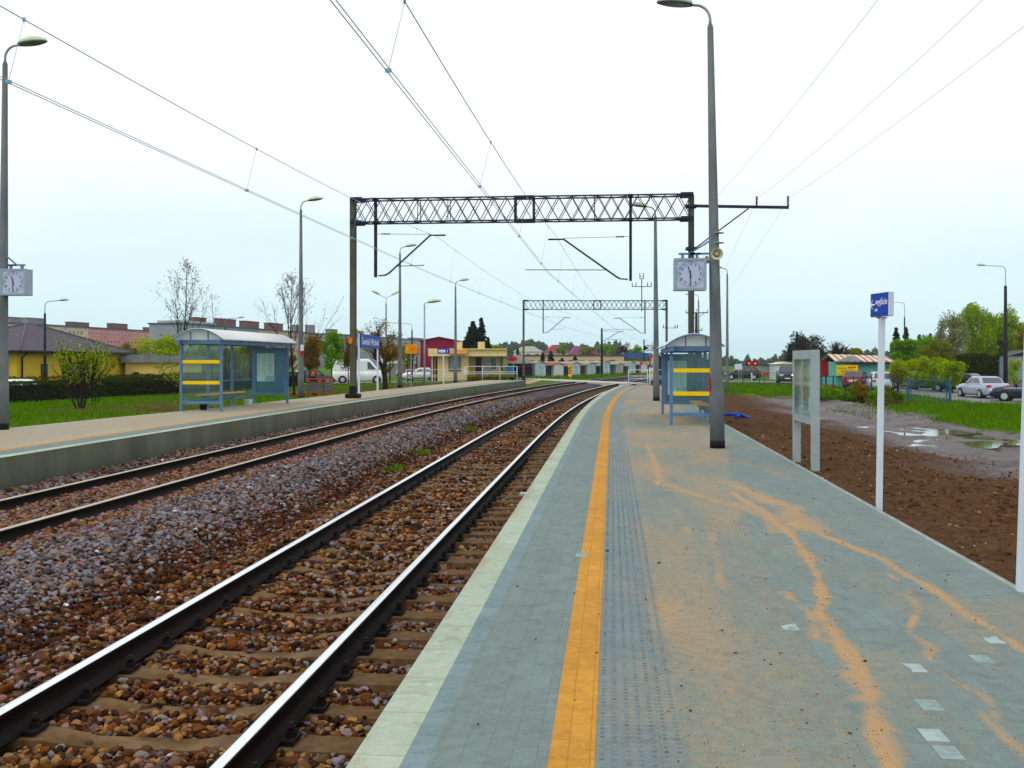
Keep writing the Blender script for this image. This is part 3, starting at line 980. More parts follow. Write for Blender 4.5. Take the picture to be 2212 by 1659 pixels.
# a wire bond lying by the near rail, sprigs of weed between the tracks come with the grass
# ---------------------------------------------------------------- shared paints
M_POLE = pm('weathered_concrete_pole', (.165, .18, .19), .9, var=.35, scale=2.2, bump=.3, bscale=25, dirt=(.045, .055, .075), dscale=.9, damt=.7, stretch=(1, 1, .25))
M_BITU = pm('bitumen', (.012, .012, .016), .7)
M_GALV = pm('galvanised_tube', (.30, .33, .37), .5, .4, var=.2, scale=4)
M_HEADT = pm('lamp_shell', (.42, .50, .36), .5, var=.15, scale=4)
M_LENS = pm('lamp_bowl', (.13, .14, .19), .25, var=.2, scale=3, spec=.6)
M_DKPOLE = pm('dark_pole', (.035, .035, .045), .85, var=.3, scale=2)
M_STEEL = pm('gantry_steel', (.030, .038, .070), .75, var=.4, scale=2.5, dirt=(.07, .045, .03), dscale=1.5, damt=.4)
M_OLIVE = pm('gantry_olive', (.115, .115, .085), .8, var=.3, scale=2.5, dirt=(.045, .035, .04), dscale=1.2, damt=.8, stretch=(1, 1, .3))
M_INS = pm('insulator_glaze', (.03, .02, .018), .25, var=.2)
M_WIRE = pm('overhead_wire', (.30, .43, .58), .6, .0, var=.1)
M_WHITE = pm('white_paint', (.54, .61, .68), .5, var=.08, scale=3, dirt=(.35, .34, .30), dscale=1.5, damt=.3)
M_BLUEG = pm('shelter_paint', (.125, .205, .34), .5, var=.12, scale=3, dirt=(.10, .14, .20), dscale=2, damt=.4)
M_SIGNB = pm('sign_blue', (.012, .06, .40), .45, var=.1, scale=2)
M_LETTER = pm('sign_lettering', (.75, .78, .80), .5, var=.03)
M_YELB = pm('yellow_band', (.80, .52, .02), .45, var=.08, scale=4)
M_BLK = pm('black_paint', (.012, .012, .014), .5, var=.2)
M_ALU = pm('grey_aluminium', (.33, .38, .40), .45, .15, var=.12, scale=3)
M_ORG = pm('orange_board', (.72, .27, .015), .6, var=.12, scale=5)
M_RED = pm('red_paint', (.45, .02, .02), .5, var=.15)
M_CREAM = pm('cream_horn', (.48, .46, .34), .5, var=.15, scale=6)


def lamp(name, label, group, loc, H, ang, rise=.36, reach=.36, hl=.64, r0=.118, r1=.054, sleeve=1.05, collar=.14, mat=None, lean=0.0, tilt=.12, step=True):
    mat = mat or M_POLE
    t = thing(name, label, 'lamp post', loc, 0, group)
    mb = MB()
    if sleeve:
        pf = [(r0 * 1.13, 0), (r0 * 1.1, sleeve - .03), (r0 * .98, sleeve + .03), (r1, H - .06), (r1 * .72, H)]
    else:
        pf = [(r0, 0), (r1, H)]
    mb.lathe(pf, 16); mb.build('pole', mat, t)
    if collar:
        c = MB(); c.lathe([(r0 * 1.13 + .004, -.01), (r0 * 1.13 + .004, collar)], 16); c.build('base_collar', M_BITU, t)
    ca, sa = math.cos(ang), math.sin(ang); rb = min(rise * .75, reach * .8, .32)
    pts = [(0, 0, H - .05), (0, 0, H + rise - rb)]
    for k in range(1, 7):
        a = PI / 2 * k / 6
        r_ = rb * (1 - math.cos(a)); pts.append((ca * r_, sa * r_, H + rise - rb + rb * math.sin(a)))
    pts.append((ca * reach, sa * reach, H + rise + tilt * (reach - rb)))
    mb = MB(); mb.tube(pts, .026 if r0 > .1 else .022, 8); mb.build('arm', M_GALV, t)
    Mh = Matrix.Translation((ca * reach, sa * reach, H + rise + tilt * (reach - rb))) @ Matrix.Rotation(ang, 4, 'Z') @ Matrix.Rotation(-tilt, 4, 'Y')
    nu, nv = 14, 12; vs = []; fs = []
    def shape(u):   # half width and height of the shell along its length
        w_ = .36 * max(0.0, math.sin(PI * (u * .86 + .10))) ** .6
        return w_ * .5 * hl / .64 * 1.0
    for part, mt, s0 in (('lamp_head', M_HEADT, 1), ('lens', M_LENS, -1)):
        b = MB(); vs = []; fs = []
        for i in range(nu + 1):
            u = i / nu; x = -.04 + u * hl; hw = max(.012, shape(u)) * (.9 if s0 < 0 else 1); hh = hw * (.80 if s0 > 0 else .26)
            for k in range(nv + 1):
                a = PI * k / nv
                vs.append((x, hw * math.cos(a), s0 * hh * math.sin(a)))
        for i in range(nu):
            for k in range(nv):
                q = i * (nv + 1) + k
                fs.append((q, q + 1, q + nv + 2, q + nv + 1))
        fs.append(tuple(range(nv + 1))); fs.append(tuple(nu * (nv + 1) + k for k in range(nv + 1)))
        for i in range(nu):
            q = i * (nv + 1); fs.append((q, q + nv + 1, q + 2 * nv + 1, q + nv))
        b.add(vs, fs, 0, True, Mh)
        par = t if s0 > 0 else hd
        hd_ = b.build(part, mt, par)
        if s0 > 0: hd = hd_
    if lean: t.rotation_euler = (0, lean, 0)
    return t


gs = 'concrete lamp posts along the platforms'
r1x, r1y = G(1550, D(968, 0)); LR1 = (r1x, r1y, 0)
lamp('lamp_post', 'tall concrete lamp post on the near platform carrying a clock and loudspeaker', gs, LR1, 7.7, PI, lean=-.017)
x, y = G(1418, 41.9); lamp('lamp_post', 'concrete lamp post on the near platform just beyond the glass shelter', gs, (x, y, 0), 7.35, PI, lean=-.006)
x, y = G(1571, 70); lamp('lamp_post', 'slim lamp post at the end of the muddy lane behind the clock lamp post', gs, (x, y, gh(x, y) - .02), 7.9, PI, r0=.11)
l1x, l1y = G(5, 23.25); LL1 = (l1x, l1y, ZL)
lamp('lamp_post', 'lamp post with a clock at the left edge of the photo', gs, LL1, 8.1, 0, lean=.008)
x, y = G(650, 45); lamp('lamp_post', 'concrete lamp post right behind the far platform shelter', gs, (x, y, gh(x, y) - .02), 8.1, 0)
x, y = G(864, 60); lamp('lamp_post', 'concrete lamp post between the station name sign and the orange board', gs, (x, y, ZL), 7.65, 0)
x, y = G(984, 74); lamp('lamp_post', 'concrete lamp post standing in front of the small station building', gs, (x, y, ZL - .02), 6.8, .1)
gs2 = 'street lamps around the station'
def slamp(px, py_top, d, ang, label, reach=1.6, rise=.9, mat=None, r0=.11, hl=.6, tilt=.06, name='street_lamp'):
    x, y = G(px, d); z = gh(x, y); return lamp(name, label, gs2, (x, y, z - .05), ZY(py_top, d) - z, ang, rise, reach, hl, r0, r0 * .6, 0, 0, mat or M_DKPOLE, 0, tilt)
slamp(97, 675, 66, 0, 'dark street lamp in front of the yellow house with a hipped roof', 1.0, .75)
slamp(487, 706, 95, 0, 'grey street lamp rising behind the far platform shelter', 1.2, .8)
slamp(890, 712, 100, PI, 'dark street lamp beside the orange board, arm to the left', 2.2, .6)
slamp(2172, 616, 78, PI, 'dark street lamp leaning over the silver and navy parked cars', 1.5, 1.45, r0=.17)
slamp(1954, 684, 108, PI, 'dark street lamp behind the blue exit sign', 2.4, 1.5)
slamp(1509, 648, 100, PI, 'street lamp behind the clock on the near lamp post', .7, .55, M_POLE)
x, y = G(917, 66); lamp('lamp_post', 'slender pale metal lamp post beside the direction sign for platform one', gs2, (x, y, ZL), 5.05, 0, .1, .25, .85, .06, .05, 0, 0, M_GALV)
# two-armed lamp
x, y = G(834, 110); z = gh(x, y)
t = lamp('street_lamp', 'two-armed street lamp above the white van', gs2, (x, y, z), ZY(655, 110) - z, .5, .7, .7, .95, .11, .07, 0, 0, M_POLE, 0, .45)
src = [c for c in t.children if c.name.startswith(('arm', 'lamp_head'))]
for c in src:
    c2 = c.copy(); COL.objects.link(c2); c2.rotation_euler = (0, 0, PI * .9)
    for g_ in c.children:
        g2 = g_.copy(); COL.objects.link(g2); g2.parent = c2

# ---------------------------------------------------------------- clocks
def clock(label, loc, side, size=.58, dp=.26, z=0.0):
    """hangs beside a pole; side = which way from the pole"""
    t = thing('station_clock', label, 'clock', loc, 0, 'platform clocks')
    a = size / 2
    mb = MB(); fw = .045
    mb.box((0, 0, 0), (size, dp, size), 0, bev=.012)
    hs = mb.build('housing', pm('clock_housing', (.33, .39, .45), .45, var=.08), t)
    for sy in (-1, 1):
        mb = MB()
        for q in (-1, 1):
            mb.box((q * (a - fw / 2), sy * (dp / 2 + .009), 0), (fw, .016, size)); mb.box((0, sy * (dp / 2 + .009), q * (a - fw / 2)), (size - 2 * fw, .016, fw))
        mb.build('rim', pm('clock_rim', (.29, .36, .42), .45, var=.08), t)
        mb = MB(); mb.box((0, sy * (dp / 2 + .002), 0), (size - 2 * fw, .004, size - 2 * fw))
        dl = mb.build('dial', pm('clock_dial', (.42, .46, .60), .35, var=.05, scale=1), t)
        My = Matrix.Translation((0, sy * (dp / 2 + .0065), 0)) @ (FACE_NY if sy < 0 else Matrix.Rotation(PI, 4, 'Z') @ FACE_NY)
        for h in range(1, 13):
            an = PI / 2 - h * PI / 6; rr_ = a * .64
            text_mb(str(h), .078, M_BLK, 'numeral', dl, My @ Matrix.Translation((rr_ * math.cos(an), rr_ * math.sin(an), 0)), .001)
        mb = MB(); rg = a * .78; mb.tube([(rg * math.cos(q * PI / 24), rg * math.sin(q * PI / 24), .0) for q in range(49)], .0022, 4, cap=False)
        for v_ in range(len(mb.v)): mb.v[v_] = tuple(My @ Vector(mb.v[v_]))
        mb.build('minute_ring', M_BLK, dl)
        for nm, an, ln, wd in (('hour_hand', R(90 + 15), a * .50, .020), ('minute_hand', R(-90), a * .66, .015)):
            mb = MB(); Mr = My @ Matrix.Translation((0, 0, .006 if nm[0] == 'h' else .010)) @ Matrix.Rotation(an, 4, 'Z')
            mb.flat([(-.06, -wd / 2), (ln, -wd / 3), (ln, wd / 3), (-.06, wd / 2)], 0, .003, 0, Mr); mb.build(nm, M_BLK, dl)
    mb = MB(); e = -side
    xp = e * (abs(side) - .1) if abs(side) > 1 else 0
    mb.bar((-.20 * (1 if side < 0 else 1), 0, a + .09), (.2, 0, a + .09), .035)
    mb.bar((0, 0, a + .09), (-side * 1.0, 0, a + .09), .035)
    mb.bar((0, 0, a + .10), (-side * .92, 0, a + .36), .028)
    for q in (-.13, .13): mb.bar((q, 0, a), (q, 0, a + .08), .05)
    mb.bar((-side * .86, 0, a - .1), (-side * .86, 0, a + .55), .05)
    mb.build('bracket', M_BLUEG, t)
    return t


clock('square station clock on the near lamp post showing half past eleven', (LR1[0] - .50, LR1[1] - .02, 3.15), -.46)
clock('square station clock at the left edge of the photo, showing half past eleven', (LL1[0] + .34, LL1[1] - .02, 3.31), .34)

# loudspeakers on the near lamp post
def horn(label, loc, rz, r=.105, tilt=0):
    t = thing('loudspeaker', label, 'loudspeaker', loc, rz, 'horn loudspeakers on the lamp post')
    Mx = Matrix.Rotation(PI / 2 + tilt, 4, 'X')
    mb = MB(); mb.lathe([(.045, -.2), (.05, -.1), (.055, -.06), (r * .75, -.02), (r, .03), (r * 1.04, .035), (r * .96, .03), (r * .6, -.03), (.03, -.08)], 20, 0, Mx); mb.build('horn', M_CREAM, t)
    mb = MB(); mb.lathe([(.03, -.07), (.035, .0), (.022, .02), (.004, .024)], 14, 0, Mx); mb.build('driver_cap', pm('horn_cap', (.42, .40, .26), .4), t)
    return t
horn('cream horn loudspeaker facing the camera on the near lamp post', (LR1[0] - .035, LR1[1] - .24, 3.50), 0)
horn('small pale loudspeaker half hidden between the clock and the lamp post', (LR1[0] - .17, LR1[1] + .02, 3.42), -PI / 2 + .3, .075)
t = thing('mounting_straps', 'two yellowed strap bands round the near lamp post above the loudspeaker', 'strap', (LR1[0], LR1[1], 3.6))
for z in (.12, .30):
    mb = MB(); mb.lathe([(.117, z), (.120, z + .006), (.117, z + .012)], 18); mb.build('band', pm('strap_metal', (.45, .42, .28), .5), t)
mb = MB(); mb.box((-.125, 0, .25), (.05, .12, .34), bev=.008); mb.build('junction_box', M_BLUEG, t)

# ---------------------------------------------------------------- portal gantries
def insul(mb, a, b, r=.055, n=4, mat=0):
    a, b = Vector(a), Vector(b); pts = []; rs = []
    for k in range(n):
        for f, q in ((.1, .45), (.35, 1), (.6, .45)):
            pts.append(a.lerp(b, (k + f) / n)); rs.append(r * q)
    mb.tube(pts, rs, 8, mat)


def lattice_post(parent, x, H, wx=.22, wy=.26, foot=True, mat=None, z0=0):
    mb = MB(); t_ = .012
    for sy in (-1, 1):
        y = sy * wy / 2
        mb.box((x, y, H / 2 + z0), (wx, .02, H)); 
        for q in (-1, 1): mb.box((x + q * (wx / 2 - .01), y - sy * .05, H / 2 + z0), (.018, .078, H - .004))
    n = int(H / .45)
    for sx in (-1, 1):
        for k in range(n):
            za, zb = z0 + .5 + k * (H - .6) / n, z0 + .5 + (k + 1) * (H - .6) / n
            s_ = 1 if k % 2 else -1
            mb.bar((x + sx * (wx / 2 - .02), -s_ * wy * .40, za), (x + sx * (wx / 2 - .02), s_ * wy * .40, zb), .05, .008, up=(1, 0, 0))
    mb.build('post', mat or M_OLIVE, parent)
    if foot:
        mb = MB(); mb.box((x, 0, .09), (.56, .62, .2), bev=.05); mb.box((x, 0, .33), (wx + .04, wy + .05, .34), bev=.02); mb.build('footing', M_BITU, parent)


def gantry(label, loc, rz, L, zt, zb, drops, foots=(True, False), zfeet=(0, 0), extra=None, hd=.62):
    g = thing('catenary_gantry', label, 'gantry', loc, rz, 'portal gantries over the tracks')
    lattice_post(g, 0, zt, foot=foots[0]); lattice_post(g, L, zt - zfeet[1], foot=foots[1], z0=zfeet[1])
    mb = MB(); hy = hd / 2
    for z in (zb, zt):
        for y in (-hy, hy): mb.bar((0, y, z), (L, y, z), .055)
    n = int(L / 1.02)
    mid = L * .515
    for k in range(n):
        xa, xb = L * k / n, L * (k + 1) / n
        for y in (-hy, hy):
            mb.bar((xa, y, zb), ((xa + xb) / 2, y, zt), .028); mb.bar(((xa + xb) / 2, y, zt), (xb, y, zb), .028)
            mb.bar((xa, y, zt), ((xa + xb) / 2, y, zb), .028); mb.bar(((xa + xb) / 2, y, zb), (xb, y, zt), .028)
        for z in (zb, zt):
            s_ = 1 if k % 2 else -1
            mb.bar((xa, -hy * s_, z), (xb, hy * s_, z), .025)
    for q in (mid - .37, mid + .37):
        for y in (-hy, hy): mb.bar((q, y, zb), (q, y, zt), .06)
        for z in (zb, zt): mb.bar((q, -hy, z), (q, hy, z), .07)
    for z in (zb, zt):
        for y in (-hy, hy): mb.box((mid, y, z), (.80, .075, .085))
    for q in (.2, .72, .29):
        for y in (-hy, hy): mb.bar((L * q, y, zb), (L * q, y, zt), .03)
    for xx in (0, L):
        for z in (zb, zt):
            for y in (-hy, hy): mb.box((xx + (.18 if xx == 0 else -.18), y * .92, z), (.5, .03, .16))
    mb.build('truss_beam', M_STEEL, g)
    for dx, dz, sg, dj, arm in drops:
        mb = MB(); mb.box((dx, 0, (zt + .08 + dz) / 2), (.11, .13, zt + .08 - dz)); mb.box((dx, 0, zt), (.2, hd + .1, .06)); mb.box((dx, 0, zb), (.2, hd + .1, .06)); mb.build('drop_post', M_STEEL, g)
        zc = dz + .06
        zj = zc + 1.62
        jx = dx + sg * dj
        mb = MB()
        insul(mb, (dx + sg * .1, 0, zc), (dx + sg * .42, 0, zc + .02), .05, 4, 1)
        mb.tube([(dx + sg * .4, 0, zc + .02), (dx + sg * .55, 0, zc + .1), (jx, 0, zj), (jx + sg * .62, 0, zj)], .036, 8)
        mb.tube([(dx, 0, zj + .08), (jx, 0, zj + .04)], .010, 6); insul(mb, (dx + sg * .25, 0, zj + .08), (dx + sg * .62, 0, zj + .07), .045, 4, 1)
        za = zc + .38 + .0
        xa = jx - sg * (dj - .55) * (zj - za) / (zj - zc - .1)
        xe = dx + sg * arm
        mb.tube([(xa, 0, za), (xe, 0, za + .03)], .018, 6)
        mb.build('cantilever', [M_STEEL, M_INS], g)
    for a in (extra or []): a(g)
    return g


AX, AY = G(763, 43.0); BX_, BY_ = G(1493, 41.7)
L1 = math.hypot(BX_ - AX, BY_ - AY); rz1 = math.atan2(BY_ - AY, BX_ - AX)
zb0 = ZL


def xarm(g):
    L = L1; z = 7.62; mb = MB()
    mb.bar((L - .2, -.2, z), (L + 3.75, -.2, z - .12), .09, .11); mb.bar((L + 2.2, -.2, z - .14), (L + .15, -.2, 5.95), .05)
    for zz in (z, 5.95): mb.box((L, 0, zz), (.42, .5, .1))
    mb.build('crossarm', M_STEEL, g)
    for q in (.95, 2.52, 3.72):
        mb = MB(); insul(mb, (L + q, -.2, z - .07), (L + q, -.2, z + .36), .065, 5); mb.build('insulator', M_INS, g)


gantry('near portal gantry over both tracks, its left post on the far platform', (AX, AY, zb0), rz1, L1, 8.07, 7.13,
       [(.93, 4.92, 1, 2.25, 2.0), (L1 - 2.38, 4.70, -1, 2.66, 4.2)], (True, True), (0, -.35), [xarm])
G2A, G2B = G(1131, 113), G(1440, 113)
L2 = math.hypot(G2B[0] - G2A[0], G2B[1] - G2A[1]); rz2 = math.atan2(G2B[1] - G2A[1], G2B[0] - G2A[0])


def mast2(g):
    mb = MB(); x = L2 * (1386 - 1131) / 309; mb.bar((x, -.1, 7.4), (x, -.1, 10.9), .09)
    z = 10.05; mb.bar((x - 1.05, -.1, z), (x + 1.05, -.1, z), .07)
    for q in (-1.02, -.62, .62, 1.02): mb.bar((x + q, -.1, z), (x + q, -.1, z + .42), .08)
    for q in (-.2, .2): mb.bar((x + q, -.1, 10.9), (x + q, -.1, 11.5), .07)
    mb.bar((x - .2, -.1, 10.9), (x + .2, -.1, 10.9), .06); mb.bar((x - .2, -.1, 11.15), (x + .2, -.1, 11.15), .05)
    mb.build('wire_mast', M_STEEL, g); mb = MB()
    xx = L2 * (1462 - 1131) / 309 ; mb.bar((xx - 1.5, -.1, 5.62), (xx + .1, -.1, 5.62), .05)
    for q in (-1.45, -1.2, -.2, .05): mb.bar((xx + q, -.1, 5.62), (xx + q, -.1, 5.95), .08)
    mb.build('feeder_crossarm', M_STEEL, g)


gantry('distant portal gantry beyond the end of the platforms', (G2A[0], G2A[1], -.5), rz2, L2, 8.55, 7.62,
       [(2.1, 5.05, 1, 2.3, 2.2), (13.0, 5.0, -1, 2.7, 4.2)], (True, False), (0, 0), [mast2])


# single masts on the curve
def mast(label, px, pt, d, reach):
    x, y = G(px, d); z = gh(x, y) - .1 if d < 200 else -1.1
    H = ZY(pt, d) - z
    t = thing('catenary_mast', label, 'catenary mast', (x, y, z), -.17, 'single overhead line masts')
    mb = MB(); mb.lathe([(.19, 0), (.13, H)], 10); mb.build('pole', M_DKPOLE, t)
    mb = MB(); mb.tube([(0, 0, H - 1.9), (.25, 0, H - 1.75), (reach * .8, 0, H - .5), (reach, 0, H - .5)], .04, 6); mb.tube([(0, 0, H - .35), (reach * .8, 0, H - .46)], .014, 5)
    mb.tube([(reach * .3, 0, H - 1.5), (reach * .95, 0, H - 1.55)], .022, 5); insul(mb, (.3, 0, H - .36), (.7, 0, H - .38), .06, 4); mb.build('cantilever', M_STEEL, t)
mast('black mast with a single cantilever in front of the grey garages', 1300, 709, 145, 3.0)
mast('thin black mast at the far end of the garage row', 1391, 733, 225, 3.2)

# ---------------------------------------------------------------- overhead lines
def sagpt(a, b, f, sag):
    p = a.lerp(b, f); p.z -= sag * 4 * f * (1 - f); return p


def overhead(label, mess, cont, sag, ndrop, fs=(0.0, 1.0)):
    t = thing('overhead_line', label, 'overhead line', tuple(cont[1]), 0, 'overhead contact lines')
    o = Vector(cont[1])
    N_ = 24
    mb = MB(); mb.tube([sagpt(mess[0], mess[1], k / N_, sag) - o for k in range(N_ + 1)], .0075, 5); mb.build('messenger_wire', M_WIRE, t)
    for q in (-.022, .022):
        off = Vector((q, 0, q * .3))
        mb = MB(); mb.tube([sagpt(cont[0], cont[1], k / N_, .04) - o + off for k in range(N_ + 1)], .0062, 5); mb.build('contact_wire', M_WIRE, t)
    for k in range(ndrop):
        f = (k + .5) / ndrop
        a = sagpt(mess[0], mess[1], f, sag) - o; b = sagpt(cont[0], cont[1], f, .04) - o
        mb = MB(); mb.tube([a, b], .0035, 4); mb.box(b + Vector((0, 0, -.005)), (.07, .035, .045)); mb.box(a, (.03, .03, .05)); mb.build('dropper', M_WIRE, t)
    return t


def gp(px, py, d): return P(px, py, d)
c1 = gp(1183, 590, 42.0); c1.x = -2.5; m1 = gp(1200, 508, 41.9)
c2 = gp(934, 592, 42.9); m2 = gp(945, 512, 42.9)
overhead('twin contact wires and messenger over the near track before the near gantry', (Vector((-2.70, -17, 6.62)), m1), (Vector((-2.85, -17, 5.15)), c1), .72, 7)
overhead('twin contact wires and messenger over the far track before the near gantry', (Vector((-7.75, -17, 6.62)), m2), (Vector((-7.95, -17, 5.2)), c2), .72, 7)
c1b = gp(1330, 712, 113); m1b = gp(1330, 682, 113); c2b = gp(1228, 709, 113); m2b = gp(1230, 677, 113)
overhead('contact line of the near track between the near and the distant gantry', (m1, m1b), (c1, c1b), .6, 9)
overhead('contact line of the far track between the near and the distant gantry', (m2, m2b), (c2, c2b), .6, 9)
overhead('contact line running on from the distant gantry toward the thin far mast', (m1b, gp(1420, 738, 222)), (c1b, gp(1420, 753, 222)), .9, 5)
overhead('contact line running on from the distant gantry to the black mast by the garages', (m2b, gp(1334, 718, 144)), (c2b, gp(1334, 737, 144)), .3, 4)
# feeder wires on the crossarm of the near gantry
Rm = Matrix.Rotation(rz1, 3, 'Z')
ends = []
for k, (q, dz, ln) in enumerate(((.95, 7.62 + .33 - .02, 'innermost'), (2.52, 7.9 - .06, 'middle'), (3.72, 7.86, 'outermost'))):
    a = Vector((AX, AY, zb0)) + Rm @ Vector((L1 + q, -.2, dz))
    b = Vector((a.x + .35, -20, a.z + .1))
    fx = gp(1484 + 20 * k, 674 - 2, 105)
    mb = MB(); N_ = 20
    mb.tube([sagpt(b, a, f / N_, .75) for f in range(N_ + 1)] + [sagpt(a, fx, f / N_, .7) for f in range(1, N_ + 1)], .0048, 4)
    o = mb.build('feeder_wire', M_WIRE); tag(o, f'{ln} of the three thin feeder wires on the near gantry crossarm', 'wire', 'feeder wires beside the track')
# wooden-armed power pole behind the clock
x, y = G(1504, 105); z = gh(x, y); H = ZY(676, 105) - z
t = thing('power_pole', 'power pole with a braced crossarm behind the near shelter', 'power pole', (x, y, z))
mb = MB(); mb.lathe([(.16, 0), (.12, H + .05)], 10); mb.build('pole', M_DKPOLE, t)
mb = MB(); mb.bar((-1.05, -.14, H), (1.15, -.14, H + .02), .09); mb.bar((-.75, -.14, H), (0, -.14, H - .6), .05); mb.bar((.8, -.14, H), (0, -.14, H - .6), .05); mb.build('crossarm', M_DKPOLE, t); mb = MB(); mb.bar((-.6, -.14, H - 1.75), (.6, -.14, H - 1.75), .07); mb.build('crossarm', M_DKPOLE, t)
for q, zz in ((-1, H), (0, H + .1), (1.1, H), (-.55, H - 1.75), (.55, H - 1.75)):
    mb = MB(); insul(mb, (q, -.14, zz + .04), (q, -.14, zz + .32), .06, 3); mb.build('insulator', M_INS, t)

# ---------------------------------------------------------------- waiting shelters
M_GLASS = glass('shelter_glass', (.88, .96, .94), .05)
M_POLY = bpy.data.materials.new('white_polycarbonate'); t_ = NT(M_POLY)
d_ = t_.new('BsdfDiffuse'); d_.inputs[0].default_value = (.90, .92, .93, 1); tl = t_.new('BsdfTranslucent'); tl.inputs[0].default_value = (.85, .88, .9, 1)
gl_ = t_.new('BsdfGlossy'); gl_.inputs['Roughness'].default_value = .2
mx = t_.new('MixShader'); mx.inputs[0].default_value = .35; t_.link(d_.outputs[0], mx.inputs[1]); t_.link(tl.outputs[0], mx.inputs[2])
mx2 = t_.new('MixShader'); mx2.inputs[0].default_value = .07; t_.link(mx.outputs[0], mx2.inputs[1]); t_.link(gl_.outputs[0], mx2.inputs[2]); t_.link(mx2.outputs[0], t_.out.inputs[0])
M_WOOD = pm('bench_wood', (.50, .27, .11), .6, var=.25, scale=3, stretch=(1, .1, 1))
M_PAPER = pm('timetable_paper', (.80, .84, .83), .7, var=.05, scale=2)
M_PANEL = pm('cabinet_back', (.10, .20, .30), .35, var=.08)


def shelter(label, loc, rz, L, Wd, H, sx):
    t = thing('waiting_shelter', label, 'shelter', loc, rz, 'glass waiting shelters on the platforms')
    bk = sx * Wd
    for (x, y) in ((0, 0), (bk, 0), (0, L), (bk, L), (bk, L / 3), (bk, 2 * L / 3)):
        mb = MB(); mb.box((x, y, (H - .10) / 2), (.075, .075, H - .10)); mb.build('post', M_BLUEG, t)
    mb = MB()
    for x in (0, bk): mb.box((x, L / 2, H - .05), (.09, L + .5, .12))
    for y in (-.02, L + .02): mb.box((bk / 2, y, H - .045), (Wd - .10, .09, .12))
    fr = mb.build('roof_frame', M_BLUEG, t)
    # lower and middle rails
    mb = MB(); w_ = Wd - .08
    mb.box((bk / 2, 0, .27), (w_, .06, .09))
    for k in range(3): mb.box((bk, L * (k + .5) / 3, .27), (.05, L / 3 - .08, .08)); mb.box((bk, L * (k + .5) / 3, .86), (.03, L / 3 - .08, .03))
    mb.build('rails', M_BLUEG, t)
    def pane(c, d): b = MB(); b.box(c, d); return b.build('glass_pane', M_GLASS, t)
    pn = pane((bk / 2, 0, (H + .2) / 2), (w_, .010, H - .48))
    for k in range(3): pane((bk, L * (k + .5) / 3, (H + .2) / 2), (.010, L / 3 - .08, H - .48))
    for z in (.405 * H, .70 * H):
        mb = MB(); mb.box((bk / 2, -.009, z), (w_ - .01, .006, .10)); mb.build('yellow_band', M_YELB, pn)
    # bench
    mb = MB(); bx = bk - sx * .27
    for q in (-.11, .0, .11): mb.box((bx + q, L * .40, .46), (.10, L * .58, .035))
    b = mb.build('bench', M_WOOD, t)
    mb = MB()
    for y in (L * .18, L * .42, L * .63): mb.bar((bk - sx * .04, y, .425), (bk - sx * .42, y, .43), .035); mb.bar((bk - sx * .04, y, .22), (bk - sx * .36, y, .42), .03)
    mb.build('brackets', M_BLUEG, b)
    # timetable cabinet in the far end wall
    z0, z1 = .30, H - .14; hc = z1 - z0; zc = (z0 + z1) / 2
    mb = MB(); yb = L
    for q in (-1, 1): mb.box((bk / 2 + q * (w_ / 2 - .035), yb, zc), (.07, .12, hc)); mb.box((bk / 2, yb, zc + q * (hc / 2 - .04)), (w_ - .14, .12, .08))
    cb = mb.build('timetable_cabinet', M_BLUEG, t)
    mb = MB(); mb.box((bk / 2, yb, zc), (w_ - .14, .05, hc - .16)); mb.build('back_panel', M_PANEL, cb)
    xl = (0 if sx > 0 else bk) + .14
    cols, rows = 3, 3; pw, phh = .215 * Wd / 1.25, .27
    for r_ in range(rows):
        for c_ in range(cols):
            mb = MB(); cx, cz = xl + pw * (c_ + .5), z1 - .20 - phh * (r_ + .5); mb.box((cx, yb - .03, cz), (pw - .008, .004, phh - .008))
            p_ = mb.build('poster', M_PAPER, cb)
            mb = MB(); rng_ = random.Random(r_ * 7 + c_)
            for k in range(9):
                ww = pw * rng_.uniform(.3, .75); mb.box((cx - (pw * .78 - ww) / 2, yb - .0335, cz + phh * .36 - k * phh * .085), (ww, .001, .007))
            mb.build('print', pm('grey_print', (.30, .36, .42), .7), p_)
    mb = MB(); cz = z1 - .20 - phh * 3 - .10
    mb.box((xl + pw * .75, yb - .03, cz), (pw * 1.46, .004, .19)); mb.build('poster', M_PAPER, cb)
    mb = MB(); mb.box((xl + pw * 2.27, yb - .03, cz), (pw * 1.44, .004, .19)); p_ = mb.build('poster', pm('pale_blue_paper', (.46, .58, .66), .7), cb)
    g_ = MB(); g_.box((bk / 2, yb - .052, zc), (w_ - .15, .006, hc - .17)); g_.build('glass_pane', M_GLASS, cb)
    # barrel roof
    ov = .17; n = 18; x0, x1 = -sx * ov, bk + sx * ov; rs = .33 * (Wd + 2 * ov) / 1.6
    arc = [(x0 + (x1 - x0) * k / n, H + .02 + rs * (1 - (2 * k / n - 1) ** 2)) for k in range(n + 1)]
    mb = MB(); ya, yb_ = -.28, L + .62; vs = []
    for dz in (0, .012):
        for (x, z) in arc: vs += [(x, ya, z + dz), (x, yb_, z + dz)]
    m_ = 2 * (n + 1); fs = []
    for k in range(n):
        a = 2 * k; fs.append((a, a + 2, a + 3, a + 1)); fs.append((m_ + a, m_ + a + 1, m_ + a + 3, m_ + a + 2))
        fs.append((a, m_ + a, m_ + a + 2, a + 2)); fs.append((a + 1, a + 3, m_ + a + 3, m_ + a + 1))
    fs += [(0, 1, m_ + 1, m_), (2 * n, m_ + 2 * n, m_ + 2 * n + 1, 2 * n + 1)]
    mb.add(vs, fs, 0, True); mb.build('roof', M_POLY, t)
